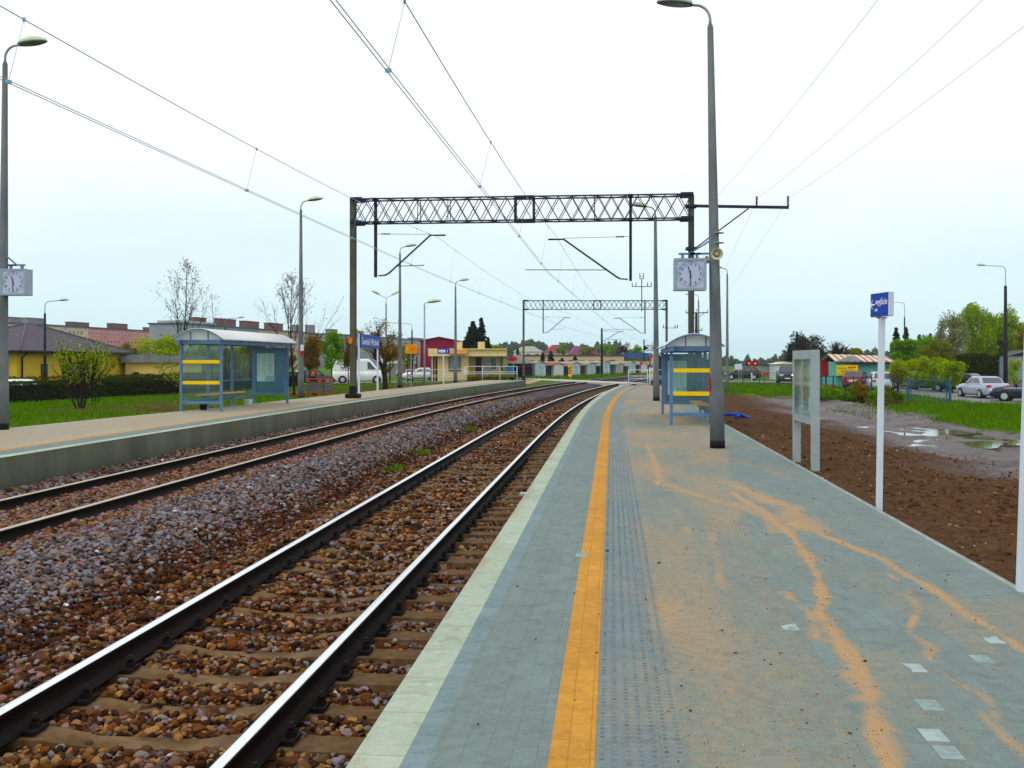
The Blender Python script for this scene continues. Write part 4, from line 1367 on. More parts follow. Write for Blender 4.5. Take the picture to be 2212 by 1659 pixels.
    for y in [ya, L * .2, L * .4, L * .6, L * .8, yb_]:
        mb = MB(); mb.tube([(x, y, z - .018) for x, z in arc], .018, 6); mb.build('roof_rib', M_BLUEG, t)
    # glazed gable with mullions at the near end
    mb = MB(); poly = [(x, z - .03) for x, z in arc] ; mb.prism([(arc[0][0], H + .005)] + poly[1:-1] + [(arc[-1][0], H + .005)], -.012, .0)
    ge = mb.build('gable_pane', pm('frosted_pane', (.70, .76, .76), .4, var=.05), t)
    for f in (.36, .70):
        mb = MB(); xa = arc[0][0] + (arc[-1][0] - arc[0][0]) * f; za = H + .02 + rs * (1 - (2 * f - 1) ** 2); mb.bar((xa, -.016, H), (xa, -.016, za - .03), .025); mb.build('mullion', M_BLUEG, ge)
    return t


sx_, sy_ = G(478, D(889, ZL)); sh1 = shelter('far platform shelter with white barrel roof and two yellow bands', (sx_, sy_, ZL), -.012, 6.2, 1.25, 2.13, -1)
sx2, sy2 = G(1450, D(918.6, 0)); sh2 = shelter('near platform shelter with yellow bands, half behind the lamp post', (sx2, sy2, 0), -.008, 5.3, 1.10, 1.93, 1)
x, y = sx_ - .95, sy_ + 1.0
t = thing('litter_bin', 'small dark bin under the bench of the far platform shelter', 'bin', (x, y, ZL))
mb = MB(); mb.lathe([(.10, 0), (.13, .27), (.12, .27), (.09, .02)], 12); mb.build('body', M_BLK, t)
x, y = G(536, 36); t = thing('plastic_bucket', 'pale bucket in the grass behind the far platform shelter', 'bucket', (x, y, gh(x, y)))
mb = MB(); mb.lathe([(.11, 0), (.14, .3), (.13, .3), (.10, .02)], 14); mb.build('body', pm('pale_plastic', (.45, .48, .44), .5), t)

# ---------------------------------------------------------------- signs on the near side
ex, ey = G(1899, 11.7); ez = gh(ex, ey)
t = thing('exit_sign', 'blue sign reading wyjście exit on a tall square white post', 'sign', (ex, ey, ez - .02)); t.rotation_euler = (0, .014, 0)
zt = ZY(683, 11.7) - ez
mb = MB(); mb.box((0, 0, zt / 2), (.062, .062, zt), bev=.006); mb.build('post', M_WHITE, t)
ang = math.atan2(.443, -.086)   # from the near end to the far end of the board
Mr = Matrix.Translation((-.0, 0.0, zt + .148)) @ Matrix.Rotation(ang - PI, 4, 'Z')
bl, bh, bd = .45, .268, .062
mb = MB(); mb.box((-.0, 0, 0), (bl, bd, bh), M=Mr, bev=.006); bd_o = mb.build('board', M_WHITE, t)
Mf = Mr @ Matrix.Translation((0, -bd / 2 - .004, 0)) @ FACE_NY
mb = MB(); mb.box((0, -bd / 2 - .001, 0), (bl - .012, .004, bh - .012), M=Mr); mb.build('blue_face', M_SIGNB, bd_o)
text_mb('wyjście', .105, M_LETTER, 'lettering', bd_o, Mf @ Matrix.Translation((.055, .030, 0)), .001, .92)
text_mb('exit', .055, M_LETTER, 'lettering', bd_o, Mf @ Matrix.Translation((-.075, -.055, 0)), .001, .9)
mb = MB(); Ma = Mf @ Matrix.Translation((-.155, .005, 0))
mb.flat([(-.035, -.008), (.045, -.008), (.045, .008), (-.035, .008)], 0, .002, 0, Ma)
mb.flat([(-.052, 0), (-.01, .052), (-.002, .042), (-.034, .006), (-.034, -.006), (-.002, -.042), (-.01, -.052)], .0022, .002, 0, Ma); mb.build('arrow', M_LETTER, bd_o)
mb = MB(); mb.box((0, 0, zt + .002), (.10, .05, .012)); mb.build('mounting_plate', M_DKPOLE, t)

px_, py_ = G(2206, 7.25); t = thing('sign_post', 'white square post cut off by the right edge of the photo', 'post', (px_, py_, -.06)); t.rotation_euler = (0, .032, 0)
mb = MB(); H = 2.55; mb.box((0, 0, H / 2), (.062, .062, H), bev=.006); mb.build('post', M_WHITE, t)
mb = MB(); mb.box((.02, -.032, .22), (.014, .006, .014)); mb.build('bolt', M_BLK, t)
Mr = Matrix.Translation((.0, -.2, H + .15)) @ Matrix.Rotation(PI / 2, 4, 'Z'); mb = MB(); mb.box((0, 0, 0), (.47, .062, .285), M=Mr, bev=.006); mb.build('board', M_WHITE, t)

# notice board
nx0, ny0 = G(1721, 17.3); nx1, ny1 = G(1761, 15.9)
t = thing('notice_board', 'grey two-door glass notice board standing in the brown soil', 'notice board', (nx1, ny1, -.08))
vec = Vector((nx0 - nx1, ny0 - ny1, 0)); Ln = vec.length; an = math.atan2(vec.y, vec.x)
Mn = Matrix.Rotation(an, 4, 'Z')          # local +X runs from the near post to the far one, -Y is the far side
zb_, zt_ = .70, 1.83
for x in (0, Ln):
    mb = MB(); mb.box((x, 0, zt_ / 2), (.085, .12, zt_), M=Mn, bev=.006); mb.build('post', M_ALU, t)
iw = Ln - .085
for z in (zb_ + .04, zt_ - .06): mb = MB(); mb.box((Ln / 2, 0, z), (iw, .11, .085 if z < 1 else .12), M=Mn); mb.build('frame_rail', M_ALU, t)
mb = MB(); mb.box((Ln / 2, -.03, (zb_ + zt_) / 2 - .02), (iw, .02, zt_ - zb_ - .19), M=Mn); bp = mb.build('back_panel', pm('pin_board', (.36, .40, .375), .8, var=.12), t)
hz = zt_ - zb_ - .19; zm = (zb_ + zt_) / 2 - .02
for q in (.25, .75):
    mb = MB(); mb.box((Ln / 2 + (q - .5) * iw, .05, zm), (iw / 2 - .03, .006, hz - .03), M=Mn); dr = mb.build('door', M_GLASS, t)
    mb = MB(); cx = Ln / 2 + (q - .5) * iw; ww = iw / 2
    for s_ in (-1, 1): mb.box((cx + s_ * (ww / 2 - .014), .052, zm), (.024, .016, hz - .002), M=Mn); mb.box((cx, .052, zm + s_ * (hz / 2 - .014)), (ww - .054, .016, .024), M=Mn)
    mb.build('door_frame', M_ALU, dr)
    mb = MB(); mb.tube([Mn @ Vector((cx + (.5 - q) * ww * 1.5, .062, zm - .30)), Mn @ Vector((cx + (.5 - q) * ww * 1.5, .075, zm - .30))], .012, 8); mb.build('lock', M_WHITE, dr)
for nm, cx, cz, w_, h_, mt in (('orange_poster', Ln * .66, zm + .07, .20, .56, pm('orange_paper', (.70, .28, .03), .7, var=.2)), ('white_poster', Ln * .24, zm + .10, .24, .50, M_PAPER), ('yellow_poster', Ln * .11, zm + .16, .14, .34, pm('yellow_paper', (.62, .50, .08), .7)), ('white_poster', Ln * .3, zm - .26, .22, .2, M_PAPER)):
    mb = MB(); mb.box((cx, -.016, cz), (w_, .004, h_), M=Mn); mb.build(nm, mt, bp)

# ---------------------------------------------------------------- signs on the far platform
a = Vector((*G(775, 47.5), 0)); b = Vector((*G(816, 52.5), 0)); vec = b - a; Ls = vec.length
t = thing('station_name_sign', 'blue board reading Świdnik Wschód on two white posts', 'sign', (a.x, a.y, ZL - .03), math.atan2(vec.y, vec.x))
for q in (.04, Ls - .04):
    mb = MB(); mb.box((q, 0, 1.39), (.075, .075, 2.78)); mb.build('post', M_WHITE, t)
mb = MB(); mb.box((Ls / 2, -.065, 2.46), (Ls - .02, .05, .62), bev=.006); bo = mb.build('board', M_SIGNB, t)
text_mb('Świdnik Wschód', .44, M_LETTER, 'lettering', bo, Matrix.Translation((Ls / 2, -.093, 2.43)) @ FACE_NY, .002, 1.48)
x, y = G(958, 70); t = thing('platform_sign', 'small blue sign reading peron 1 on a white post', 'sign', (x, y, ZL - .03), .1)
mb = MB(); mb.box((0, 0, 1.0), (.07, .07, 2.02)); mb.build('post', M_WHITE, t)
mb = MB(); mb.box((0, -.02, 2.2), (.80, .07, .36), bev=.01); bo = mb.build('board', M_SIGNB, t)
mb = MB(); mb.box((-.1, -.058, 2.2), (.44, .006, .17)); mb.build('text_field', M_LETTER, bo)
text_mb('peron', .15, M_SIGNB, 'lettering', bo, Matrix.Translation((-.1, -.064, 2.2)) @ FACE_NY, .001)
text_mb('1', .26, M_LETTER, 'lettering', bo, Matrix.Translation((.26, -.06, 2.2)) @ FACE_NY, .002, 1.2)
x, y = G(888, 60); t = thing('information_board', 'orange board with a dark emblem on a thin post at the far platform', 'sign', (x, y, ZL - .03), .08)
mb = MB(); mb.box((0, .03, 1.0), (.05, .05, 2.0)); mb.build('post', M_GALV, t)
mb = MB(); mb.box((0, 0, 2.22), (.68, .03, .53), bev=.008); bo = mb.build('board', M_ORG, t)
mb = MB()
for k in range(8):
    an = k * PI / 4 + .2; mb.bar((.09 + .03 * math.cos(an), -.018, 2.23 + .03 * math.sin(an)), (.09 + .17 * math.cos(an), -.018, 2.23 + .15 * math.sin(an)), .004, .03, up=(0, 1, 0))
mb.build('emblem', pm('emblem_brown', (.34, .10, .01), .7), bo)
mb = MB(); mb.box((-.22, -.017, 2.23), (.11, .004, .11)); mb.build('pale_mark', pm('pale_mark', (.72, .45, .16), .7), bo)
# small plates on posts
x, y = AX, AY
for nm, lab, dx, dy, z, mt in (('warning_plate', 'small orange plate low on the left gantry post', -.07, -.192, 2.35, pm('plate_orange', (.62, .19, .03), .6)), ('warning_plate', 'upper small tan plate on the left gantry post', .155 + .012, 0, 2.72, pm('plate_tan', (.58, .26, .08), .6))):
    mb = MB(); mb.box((0, 0, 0), (.16, .006, .25) if dy else (.006, .2, .2)); o = mb.build(nm, mt, None, (x + dx, y + dy, ZL + z)); tag(o, lab, 'plate', 'small plates on the gantry post')
x, y = G(650, 45); mb = MB(); mb.box((0, 0, .1), (.14, .02, .26), 0); mb.box((0, 0, -.11), (.14, .02, .16), 1)
o = mb.build('marker_plate', [M_WHITE, M_RED], None, (x + .09, y - .13, 2.05)); tag(o, 'white and red marker plate on the lamp post behind the far shelter', 'plate')
mb = MB(); mb.box((0, 0, 0), (.02, .06, .26)); o = mb.build('marker_plate', M_RED, None, (LR1[0] - .155, LR1[1] - .03, 1.17)); tag(o, 'small red plate on the left side of the near lamp post', 'plate')

# ---------------------------------------------------------------- railings
def railing(label, pts, zs, h=1.1, step=1.6, r=.024, cat='railing', grp='white platform railings'):
    o = Vector(pts[0]); t = thing('railing', label, cat, tuple(o), 0, grp)
    for a, b in zip(pts[:-1], pts[1:]):
        a, b = Vector(a), Vector(b); n = max(1, int((b - a).length / step))
        for k in range(n + 1):
            p = a.lerp(b, k / n) - o
            if k == n and b != Vector(pts[-1]): continue
            mb = MB(); mb.tube([p, p + Vector((0, 0, h))], r, 6); mb.build('upright', M_WHITE, t)
    for z in zs:
        mb = MB(); mb.tube([Vector(p) - o + Vector((0, 0, z)) for p in pts], r, 6); mb.build('rail', M_WHITE, t)
e0 = Vector((*G(1005, 80.5), ZL)); e1 = Vector((*G(1117, 80.8), ZL))
railing('white tube railing across the end of the far platform', [e0, e1], (.55, .68, 1.1), 1.1, 1.05)
e0 = Vector((*G(878, 69), ZL - .05)); e1 = Vector((*G(960, 75), ZL - .1)); e2 = Vector((*G(1003, 80), ZL - .1))
railing('white railing behind the small signs on the far platform', [e0, e1, e2], (.5, .62, 1.0), 1.0, 2.6, .022)
e0 = Vector((*G(1358, 67.6), 0)); e1 = Vector((*G(1440, 67.0), 0))
railing('white railing closing the end of the near platform', [e0, e1], (.48, .62, 1.02), 1.02, .95)
# ---------------------------------------------------------------- crossing, road, parking
def draped(name, label, poly_fn, gxs, gys, mat, dz):
    XX, YY = np.meshgrid(gxs, gys); X, Y = poly_fn(XX, YY); Z = ground_h(X, Y) + dz
    o = npmesh(name, np.stack([X, Y, Z], -1).reshape(-1, 3), gridF(len(gxs), len(gys)), mat, smooth=True); return tag(o, label, name, kind='structure')
M_ASPH = pm('asphalt', (.20, .20, .205), .85, var=.2, scale=1.2, bump=.2, dirt=(.13, .12, .11), dscale=.3)
a = Vector((*G(1136, 119), 0)); b = Vector((*G(1372, 93), 0))
e = (b - a).normalized(); nrm = Vector((-e.y, e.x, 0))
mb = MB(); mb.flat([(p.x, p.y) for p in (a - nrm * 1.5, b - nrm * 1.5, b + nrm * 1.5, a + nrm * 1.5)], RZ - .30, .292)
tag(mb.build('crossing', pm('crossing_slabs', (.40, .41, .38), .85, var=.15, scale=.8), None), 'pale slab walkway crossing the tracks', 'crossing', kind='structure')
draped('road', 'grey road leading to the crossing', lambda x, y: (x, y + (x - 20) * .35), np.linspace(4, 42, 20), np.linspace(112, 121, 8), M_ASPH, .05)
draped('parking', 'asphalt car park behind the lane', lambda x, y: (x, y), np.linspace(21, 48, 20), np.linspace(63, 100, 20), M_ASPH, .05)
draped('street', 'street behind the lawn with the white van', lambda x, y: (x, y + (x + 24) * .18), np.linspace(-60, -13, 26), np.linspace(102, 112, 6), M_ASPH, .05)
mb = MB(); q = [G(1152, 108), G(1205, 104), G(1215, 96), G(1180, 95)]
draped('path', 'sandy path beside the crossing', lambda x, y: (x, y), np.linspace(-11, -7.2, 8), np.linspace(92, 112, 12), pm('sandy_path', (.34, .24, .16), .95, var=.25, scale=1), .04)

# ---------------------------------------------------------------- cars
M_TYRE = pm('tyre_rubber', (.016, .016, .018), .85)
M_RIM = pm('wheel_rim', (.45, .47, .50), .35, .6, var=.1)
M_CGLASS = pm('car_glass', (.045, .06, .075), .06, var=.1, spec=.9)
M_TAIL = pm('tail_light', (.55, .015, .01), .2, var=.05)
M_HEADL = pm('head_light', (.62, .64, .62), .12, var=.05)
M_PLATE = pm('number_plate', (.72, .72, .70), .5, var=.05)
M_TRIM = pm('dark_trim', (.02, .02, .022), .5)
CARS = {'sedan': dict(L=4.4, W=1.72, H=1.43, hood=.92, belt=.95, deck=1.0, xf=.95, xrf=.30, xrr=-.95, xr=-1.55, wx=(1.35, -1.28)),
        'hatch': dict(L=4.0, W=1.70, H=1.47, hood=.92, belt=.96, deck=.98, xf=1.05, xrf=.40, xrr=-1.35, xr=-1.88, wx=(1.25, -1.22)),
        'estate': dict(L=4.4, W=1.75, H=1.50, hood=.93, belt=.96, deck=.98, xf=1.05, xrf=.40, xrr=-1.75, xr=-2.12, wx=(1.35, -1.3)),
        'suv': dict(L=4.4, W=1.80, H=1.75, hood=1.10, belt=1.14, deck=1.15, xf=1.05, xrf=.55, xrr=-1.75, xr=-2.1, wx=(1.35, -1.3)),
        'van': dict(L=5.5, W=2.0, H=2.45, hood=1.25, belt=1.3, deck=1.3, xf=2.05, xrf=1.05, xrr=-2.66, xr=-2.72, wx=(1.75, -1.65))}


def carpaint(name, col, rough=.25):
    return pm('car_paint_' + name, col, rough, .15, var=.06, scale=2, spec=.7, dirt=tuple(c * .6 + .04 for c in col), dscale=1.2, damt=.25)


def car(name, label, cat, kind, paint, loc, heading, group='cars around the station', lit=False):
    p = CARS[kind]; L, Wd, H = p['L'], p['W'], p['H']; hw = Wd / 2; van = kind == 'van'
    t = thing(name, label, cat, loc, heading, group)
    zb = .22
    secs = [(-L / 2, p['deck'] - .30, .84, .12), (-L / 2 + .10, p['deck'] - .05, .93, .02), (-L / 2 + .35, p['deck'], .985, 0), (p['xr'] + .25, p['belt'] + .01, 1, 0), (0, p['belt'], 1, 0), (p['xf'], p['belt'] - .01, .99, 0),
            (p['xf'] + .3, p['hood'] + .01, .98, 0), (L / 2 - .35, p['hood'] - .08, .95, 0), (L / 2 - .08, p['hood'] - .22, .88, .03), (L / 2, p['hood'] - .38, .80, .1)]
    secs.sort(key=lambda q: q[0])
    mb = MB(); vs = []; fs = []; K = 10
    for x, zt, k, lift in secs:
        w = hw * k; z0 = zb + lift
        vs += [(x, -w * .90, z0), (x, -w * .985, z0 + .12), (x, -w, z0 + (zt - z0) * .55), (x, -w * .975, zt - .09), (x, -w * .86, zt),
               (x, w * .86, zt), (x, w * .975, zt - .09), (x, w, z0 + (zt - z0) * .55), (x, w * .985, z0 + .12), (x, w * .90, z0)]
    for i in range(len(secs) - 1):
        for j in range(K):
            j2 = (j + 1) % K; fs.append((i * K + j, i * K + j2, (i + 1) * K + j2, (i + 1) * K + j))
    fs.append(tuple(range(K))[::-1]); fs.append(tuple((len(secs) - 1) * K + j for j in range(K)))
    mb.add(vs, fs, 0, True)
    # cabin: belt to roof
    bw, tw = hw * .95, hw * (.93 if van else .76); zr = H
    xs_b = [p['xr'], p['xr'] + .12, 0, p['xf'] - .1, p['xf']]
    cab = []
    for f in (0, .5, .86, 1.0):
        z = p['belt'] - .04 + (zr - p['belt'] + .04) * (1 - (1 - f) ** 1.0)
        w = bw + (tw - bw) * f; r_ = 1 - (.12 if f == 1 else 0)
        x0 = p['xr'] + (p['xrr'] - p['xr']) * f; x1 = p['xf'] + (p['xrf'] - p['xf']) * f
        if f == 1: x0 += .10; x1 -= .12
        cab.append((x0, x1, w * r_, z))
    vs = []
    for x0, x1, w, z in cab: vs += [(x0, -w * .93, z), (x0 + .12, -w, z), (x1 - .18, -w, z), (x1, -w * .90, z), (x1, w * .90, z), (x1 - .18, w, z), (x0 + .12, w, z), (x0, w * .93, z)]
    fs = []
    for i in range(3):
        for j in range(8):
            j2 = (j + 1) % 8; fs.append((i * 8 + j, i * 8 + j2, (i + 1) * 8 + j2, (i + 1) * 8 + j))
    fs.append(tuple(range(24, 32)))
    mb.add(vs, fs, 0, False)
    mb.build('body', paint, t)
    # glazing lies a little proud of the cabin
    def cabpt(f, side, x, off=.006):
        w = bw + (tw - bw) * f; z = p['belt'] - .04 + (zr - p['belt'] + .04) * f
        return (x, side * (w + off), z)
    f0, f1 = (.14, .80)
    if van: f0, f1 = .10, .72
    def xl(f, end): return (p['xr'] + (p['xrr'] - p['xr']) * f) if end < 0 else (p['xf'] + (p['xrf'] - p['xf']) * f)
    for side in (-1, 1):
        splits = [(p['xrf'] * .5 + p['xf'] * .5 - .72, None)] if van else [(None, -.28), (-.20, None)]
        for a_, b_ in splits:
            q = []
            for f, (end) in ((f0, 0), (f1, 0)):
                xa = (xl(f, -1) + .26) if a_ is None else a_
                xb = (xl(f, 1) - .28) if b_ is None else b_
                q.append((xa, xb))
            m2 = MB(); o1 = [cabpt(f0, side, q[0][0]), cabpt(f0, side, q[0][1]), cabpt(f1, side, q[1][1]), cabpt(f1, side, q[1][0])]
            m2.add(o1 + [(x, y - side * .012, z) for x, y, z in o1], [(0, 1, 2, 3), (7, 6, 5, 4), (0, 4, 5, 1), (1, 5, 6, 2), (2, 6, 7, 3), (3, 7, 4, 0)]); m2.build('side_window', M_CGLASS, t)
    for nm, end, sg in (('windscreen', 1, 1), ('rear_window', -1, -1)):
        if van and end < 0: continue
        g0, g1 = (.10, .84) if not van else (.05, .80)
        o1 = []
        for f, s_ in ((g0, -1), (g0, 1), (g1, 1), (g1, -1)):
            w = (bw + (tw - bw) * f) * .84; z = p['belt'] - .04 + (zr - p['belt'] + .04) * f; o1.append((xl(f, end) + sg * .008, s_ * w, z + .004))
        m2 = MB(); m2.add(o1 + [(x - sg * .012, y, z - .01) for x, y, z in o1], [(0, 1, 2, 3), (7, 6, 5, 4), (0, 4, 5, 1), (1, 5, 6, 2), (2, 6, 7, 3), (3, 7, 4, 0)]); m2.build(nm, M_CGLASS, t)
    wr = .36 if van else .31
    for wx in p['wx']:
        for s_ in (-1, 1):
            Mw = Matrix.Translation((wx, s_ * (hw - .10), wr)) @ Matrix.Rotation(PI / 2, 4, 'X')
            m2 = MB(); m2.lathe([(wr * .7, -.115), (wr * .95, -.11), (wr, -.08), (wr, .08), (wr * .95, .11), (wr * .7, .115)], 20, 0, Mw); wh = m2.build('wheel', M_TYRE, t)
            m2 = MB(); m2.lathe([(.05, -.122), (wr * .63, -.12), (wr * .66, 0), (wr * .63, .12), (.05, .122)], 10, 0, Mw, False); m2.build('rim', M_RIM, wh)
            m2 = MB(); m2.lathe([(wr + .06, -.085), (wr + .06, .105)], 20, 0, Mw)
            m2.build('wheel_arch', M_TRIM, t)
    for s_ in (-1, 1):
        m2 = MB(); m2.box((L / 2 - .10, s_ * hw * .66, p['hood'] - .26), (.14, .36, .15), bev=.03); hl_ = m2.build('headlight', M_HEADL if not (lit and s_ > 0) else LAMP_ON, t)
        m2 = MB(); m2.box((-L / 2 + .08, s_ * hw * .76, p['deck'] - .20), (.14, .30, .17) if not van else (.1, .14, .4), bev=.03); m2.build('tail_light', M_TAIL, t)
        m2 = MB(); m2.box((p['xf'] - .25, s_ * (hw + .06), p['belt'] + .08), (.10, .16, .13), bev=.03); m2.build('mirror', M_TRIM, t)
    for sg in (-1, 1):
        m2 = MB(); m2.box((sg * (L / 2 - .06), 0, .42), (.18, Wd * .86, .20), bev=.05); m2.build('bumper', M_TRIM if van else paint, t)
        m2 = MB(); m2.box((sg * (L / 2 + .02), 0, .52 if sg > 0 else .66), (.03, .52, .11)); m2.build('number_plate', M_PLATE, t)
    m2 = MB(); m2.box((L / 2 - .03, 0, p['hood'] - .33), (.1, .7, .13), bev=.02); m2.build('grille', M_TRIM, t)
    if not van:
        m2 = MB(); m2.box((0, 0, .24), (L * .86, Wd * .8, .12)); m2.build('underbody', M_TRIM, t)
    return t


LAMP_ON = bpy.data.materials.new('lit_headlight'); t_ = NT(LAMP_ON); e_ = t_.new('Emission'); e_.inputs[0].default_value = (1, .82, .5, 1); e_.inputs[1].default_value = 6; t_.link(e_.outputs[0], t_.out.inputs[0])


def vw(px): return math.atan((px - CX) / FX) - PSI      # angle right of +Y of the line of sight


def carat(px, d, rel, label, kind, paint, z=None, name='car', cat='car', lit=False):
    """rel: heading turned from straight-away, counter-clockwise in degrees"""
    x, y = G(px, d); z = gh(x, y) + .05 if z is None else z
    return car(name, label, cat, kind, paint, (x, y, z), PI / 2 - vw(px) + R(rel), lit=lit)


SILV = carpaint('silver', (.36, .40, .50), .22); NAVY = carpaint('navy', (.018, .022, .05), .18); WHT = carpaint('white', (.68, .70, .70), .3)
BLKP = carpaint('black', (.010, .012, .025), .2); REDP = carpaint('red', (.20, .012, .02), .25); BLUP = carpaint('blue', (.025, .05, .16), .25); LBL = carpaint('pale_blue', (.40, .50, .56), .3); GRNP = carpaint('dark_green', (.02, .035, .035), .25); GRYP = carpaint('grey', (.22, .25, .28), .3)
carat(2122, 70, 27, 'silver sedan parked with its rear to the camera, left of the navy car', 'sedan', SILV)
carat(2226, 64, 84, 'navy sedan at the right edge of the photo beside the silver one', 'sedan', NAVY)
carat(2070, 84, 60, 'dark car mostly hidden behind the silver sedan', 'hatch', GRNP)
carat(1998, 88, 4, 'dark blue car seen through the steel gate frame', 'estate', BLUP)
carat(1951, 92, -6, 'dark grey car with red tail light right of the exit sign post', 'hatch', GRYP)
carat(1900, 84, 8, 'pale blue car behind the post of the exit sign', 'hatch', LBL)
carat(1851, 90, -10, 'dark red car behind the fence in front of the turquoise kiosk', 'estate', REDP)
carat(1873, 104, 30, 'white car behind the dark red car', 'suv', WHT)
carat(1604, 118, 92, 'black hatchback waiting at the crossing beside the red lights', 'hatch', BLKP, gh(*G(1604, 118)) + .12)
carat(1698, 108, 184, 'dark car facing the camera with one headlight lit', 'suv', BLKP, None, 'car', 'car', True)
carat(775, 107, -88, 'white panel van on the street behind the station name sign', 'van', WHT, None, 'van', 'van')
carat(910, 124, 86, 'white sedan by the lamp post left of the station building', 'sedan', WHT)
carat(888, 140, -80, 'small red car behind the lamp post next to the white van', 'hatch', carpaint('crimson', (.42, .02, .05), .25))
carat(676, 99, -84, 'black car behind the pallets, left of the white van', 'hatch', BLKP)
carat(45, 57.5, -70, 'white car whose roof shows over the hedge by the yellow house', 'hatch', WHT, ZY(819, 57.5) - 1.47)

# ---------------------------------------------------------------- buildings
M_PANE = pm('window_pane', (.06, .085, .11), .08, var=.3, scale=.5, spec=.8)
M_FRAME = pm('window_frame', (.60, .62, .60), .5, var=.05)


def place(px, d): x, y = G(px, d); return (x, y, 0)


def facing(name, label, cat, px, d, group=None):
    """an empty whose local x runs to the right as seen from the station and y away"""
    x, y = G(px, d); return thing(name, label, cat, (x, y, 0), PSI, group)


def pxw(n, d): return n * d / FX


# yellow house with a dark pyramid roof
cx_, cy_ = G(36, 66)
t = thing('yellow_house', 'yellow house with a dark hipped roof at the left edge behind the hedge', 'house', (cx_, cy_, 0))
M_OCH = pm('ochre_render', (.56, .40, .10), .85, var=.12, scale=.6, dirt=(.36, .25, .07), dscale=.3, damt=.5)
z0, ze, za = -1.2, 2.12, 4.15; w_, l_ = 6.6, 14.5
mb = MB(); mb.box((-w_ / 2, l_ / 2, (z0 + ze) / 2), (w_, l_, ze - z0)); mb.build('wall', M_OCH, t)
M_SLATE = bpy.data.materials.new('dark_tile_roof'); tt = NT(M_SLATE)
br = tt.new('TexWave'); br.wave_type = 'BANDS'; br.bands_direction = 'Z'; br.inputs['Scale'].default_value = 5.5; br.inputs['Distortion'].default_value = .4; tt.link(tt.coord(), br.inputs['Vector'])
nn = tt.noise(tt.coord(), 2.5, 5); tt.bsdf(tt.mix(nn, (.045, .038, .055), (.095, .08, .11)), .7, 0, .3, tt.bump(br.outputs['Fac'], .5, .04))
mb = MB(); o_ = .55; R4 = [(-w_ - o_, -o_), (o_, -o_), (o_, l_ + o_), (-w_ - o_, l_ + o_)]
vs = [(x, y, ze + .02) for x, y in R4] + [(x, y, ze + .14) for x, y in R4] + [(-w_ / 2, l_ * .46, za), (-w_ / 2, l_ * .54, za)]
mb.add(vs, [(3, 2, 1, 0), (0, 1, 5, 4), (1, 2, 6, 5), (2, 3, 7, 6), (3, 0, 4, 7), (4, 5, 8), (5, 6, 9, 8), (6, 7, 9), (7, 4, 8, 9)]); rf = mb.build('roof', M_SLATE, t)
mb = MB()
for a_, b_ in (((o_, -o_, ze + .15), (-w_ / 2, l_ * .46, za + .02)), ((o_, l_ + o_, ze + .15), (-w_ / 2, l_ * .54, za + .02)), ((-w_ - o_, -o_, ze + .15), (-w_ / 2, l_ * .46, za + .02))): mb.tube([a_, b_], .07, 6)
mb.build('ridge_tiles', pm('ridge_grey', (.13, .115, .13), .7), rf)
mb = MB(); mb.tube([(o_ + .04, -o_, ze + .05), (o_ + .04, l_ + o_, ze + .05)], .06, 6); mb.tube([(-w_ - o_, -o_ - .04, ze + .05), (o_, -o_ - .04, ze + .05)], .06, 6); mb.build('gutter', M_TRIM, rf)
for y in (.5, 9.6): 
    mb = MB(); mb.tube([(o_, y - .2, ze), (.08, y, ze - .3), (.08, y, z0)], .05, 6); mb.build('downpipe', M_TRIM, t)
mb = MB(); mb.tube([(-.6, -o_, ze), (-.6, -.08, ze - .35), (-.6, -.08, z0)], .05, 6); mb.build('downpipe', M_TRIM, t)
for y, w2, zz0, zz1, nm in ((7.0, 1.3, -.8, 1.5, 'door'), (8.6, 1.0, .0, 1.5, 'window'), (3.2, .8, .3, 1.4, 'window')):
    mb = MB(); mb.box((.012, y, (zz0 + zz1) / 2), (.05, w2, zz1 - zz0)); d_ = mb.build(nm, pm('brown_joinery', (.05, .025, .018), .5), t)
    mb = MB(); mb.box((.04, y, (zz0 + zz1) / 2), (.02, w2 * .8, (zz1 - zz0) * .85)); mb.build('pane', M_PANE, d_)

# low yellow outbuilding
d0 = 80; t = facing('low_building', 'low flat yellow building between the hipped house and the far shelter', 'building', 231, d0)
M_YR = pm('pale_yellow_render', (.62, .46, .19), .85, var=.1, scale=.7)
w1, w2 = pxw(43, d0), pxw(125, d0); zt1, zt2 = ZY(790, d0), ZY(783, d0)
mb = MB(); mb.box((w1 / 2, 2.6, (zt1 - 1) / 2), (w1, 4, zt1 + 1)); mb.box((w1 + w2 / 2 + .01, 2, (zt2 - 1) / 2), (w2, 4.6, zt2 + 1)); mb.build('wall', M_YR, t)
mb = MB(); mb.box((w1 / 2 - .1, 2.5, zt1 + .42), (w1 + .1, 4.4, .85)); mb.build('roof', pm('blue_grey_roof', (.14, .20, .29), .6), t)
mb = MB(); mb.box((w1 + w2 / 2, 2, zt2 + .26), (w2 + .5, 5.2, .52)); mb.build('roof', pm('grey_fascia', (.20, .22, .22), .7), t)
for px, ww, zz, hh in ((297, 12, -.05, 1.6), (373, 8, .25, .9), (387, 6, .25, .9)):
    mb = MB(); mb.box((pxw(px - 231, d0), -.31, zz), (pxw(ww, d0), .06, hh)); mb.build('door' if hh > 1 else 'window', pm('brown_joinery', (.05, .025, .018), .5), t)


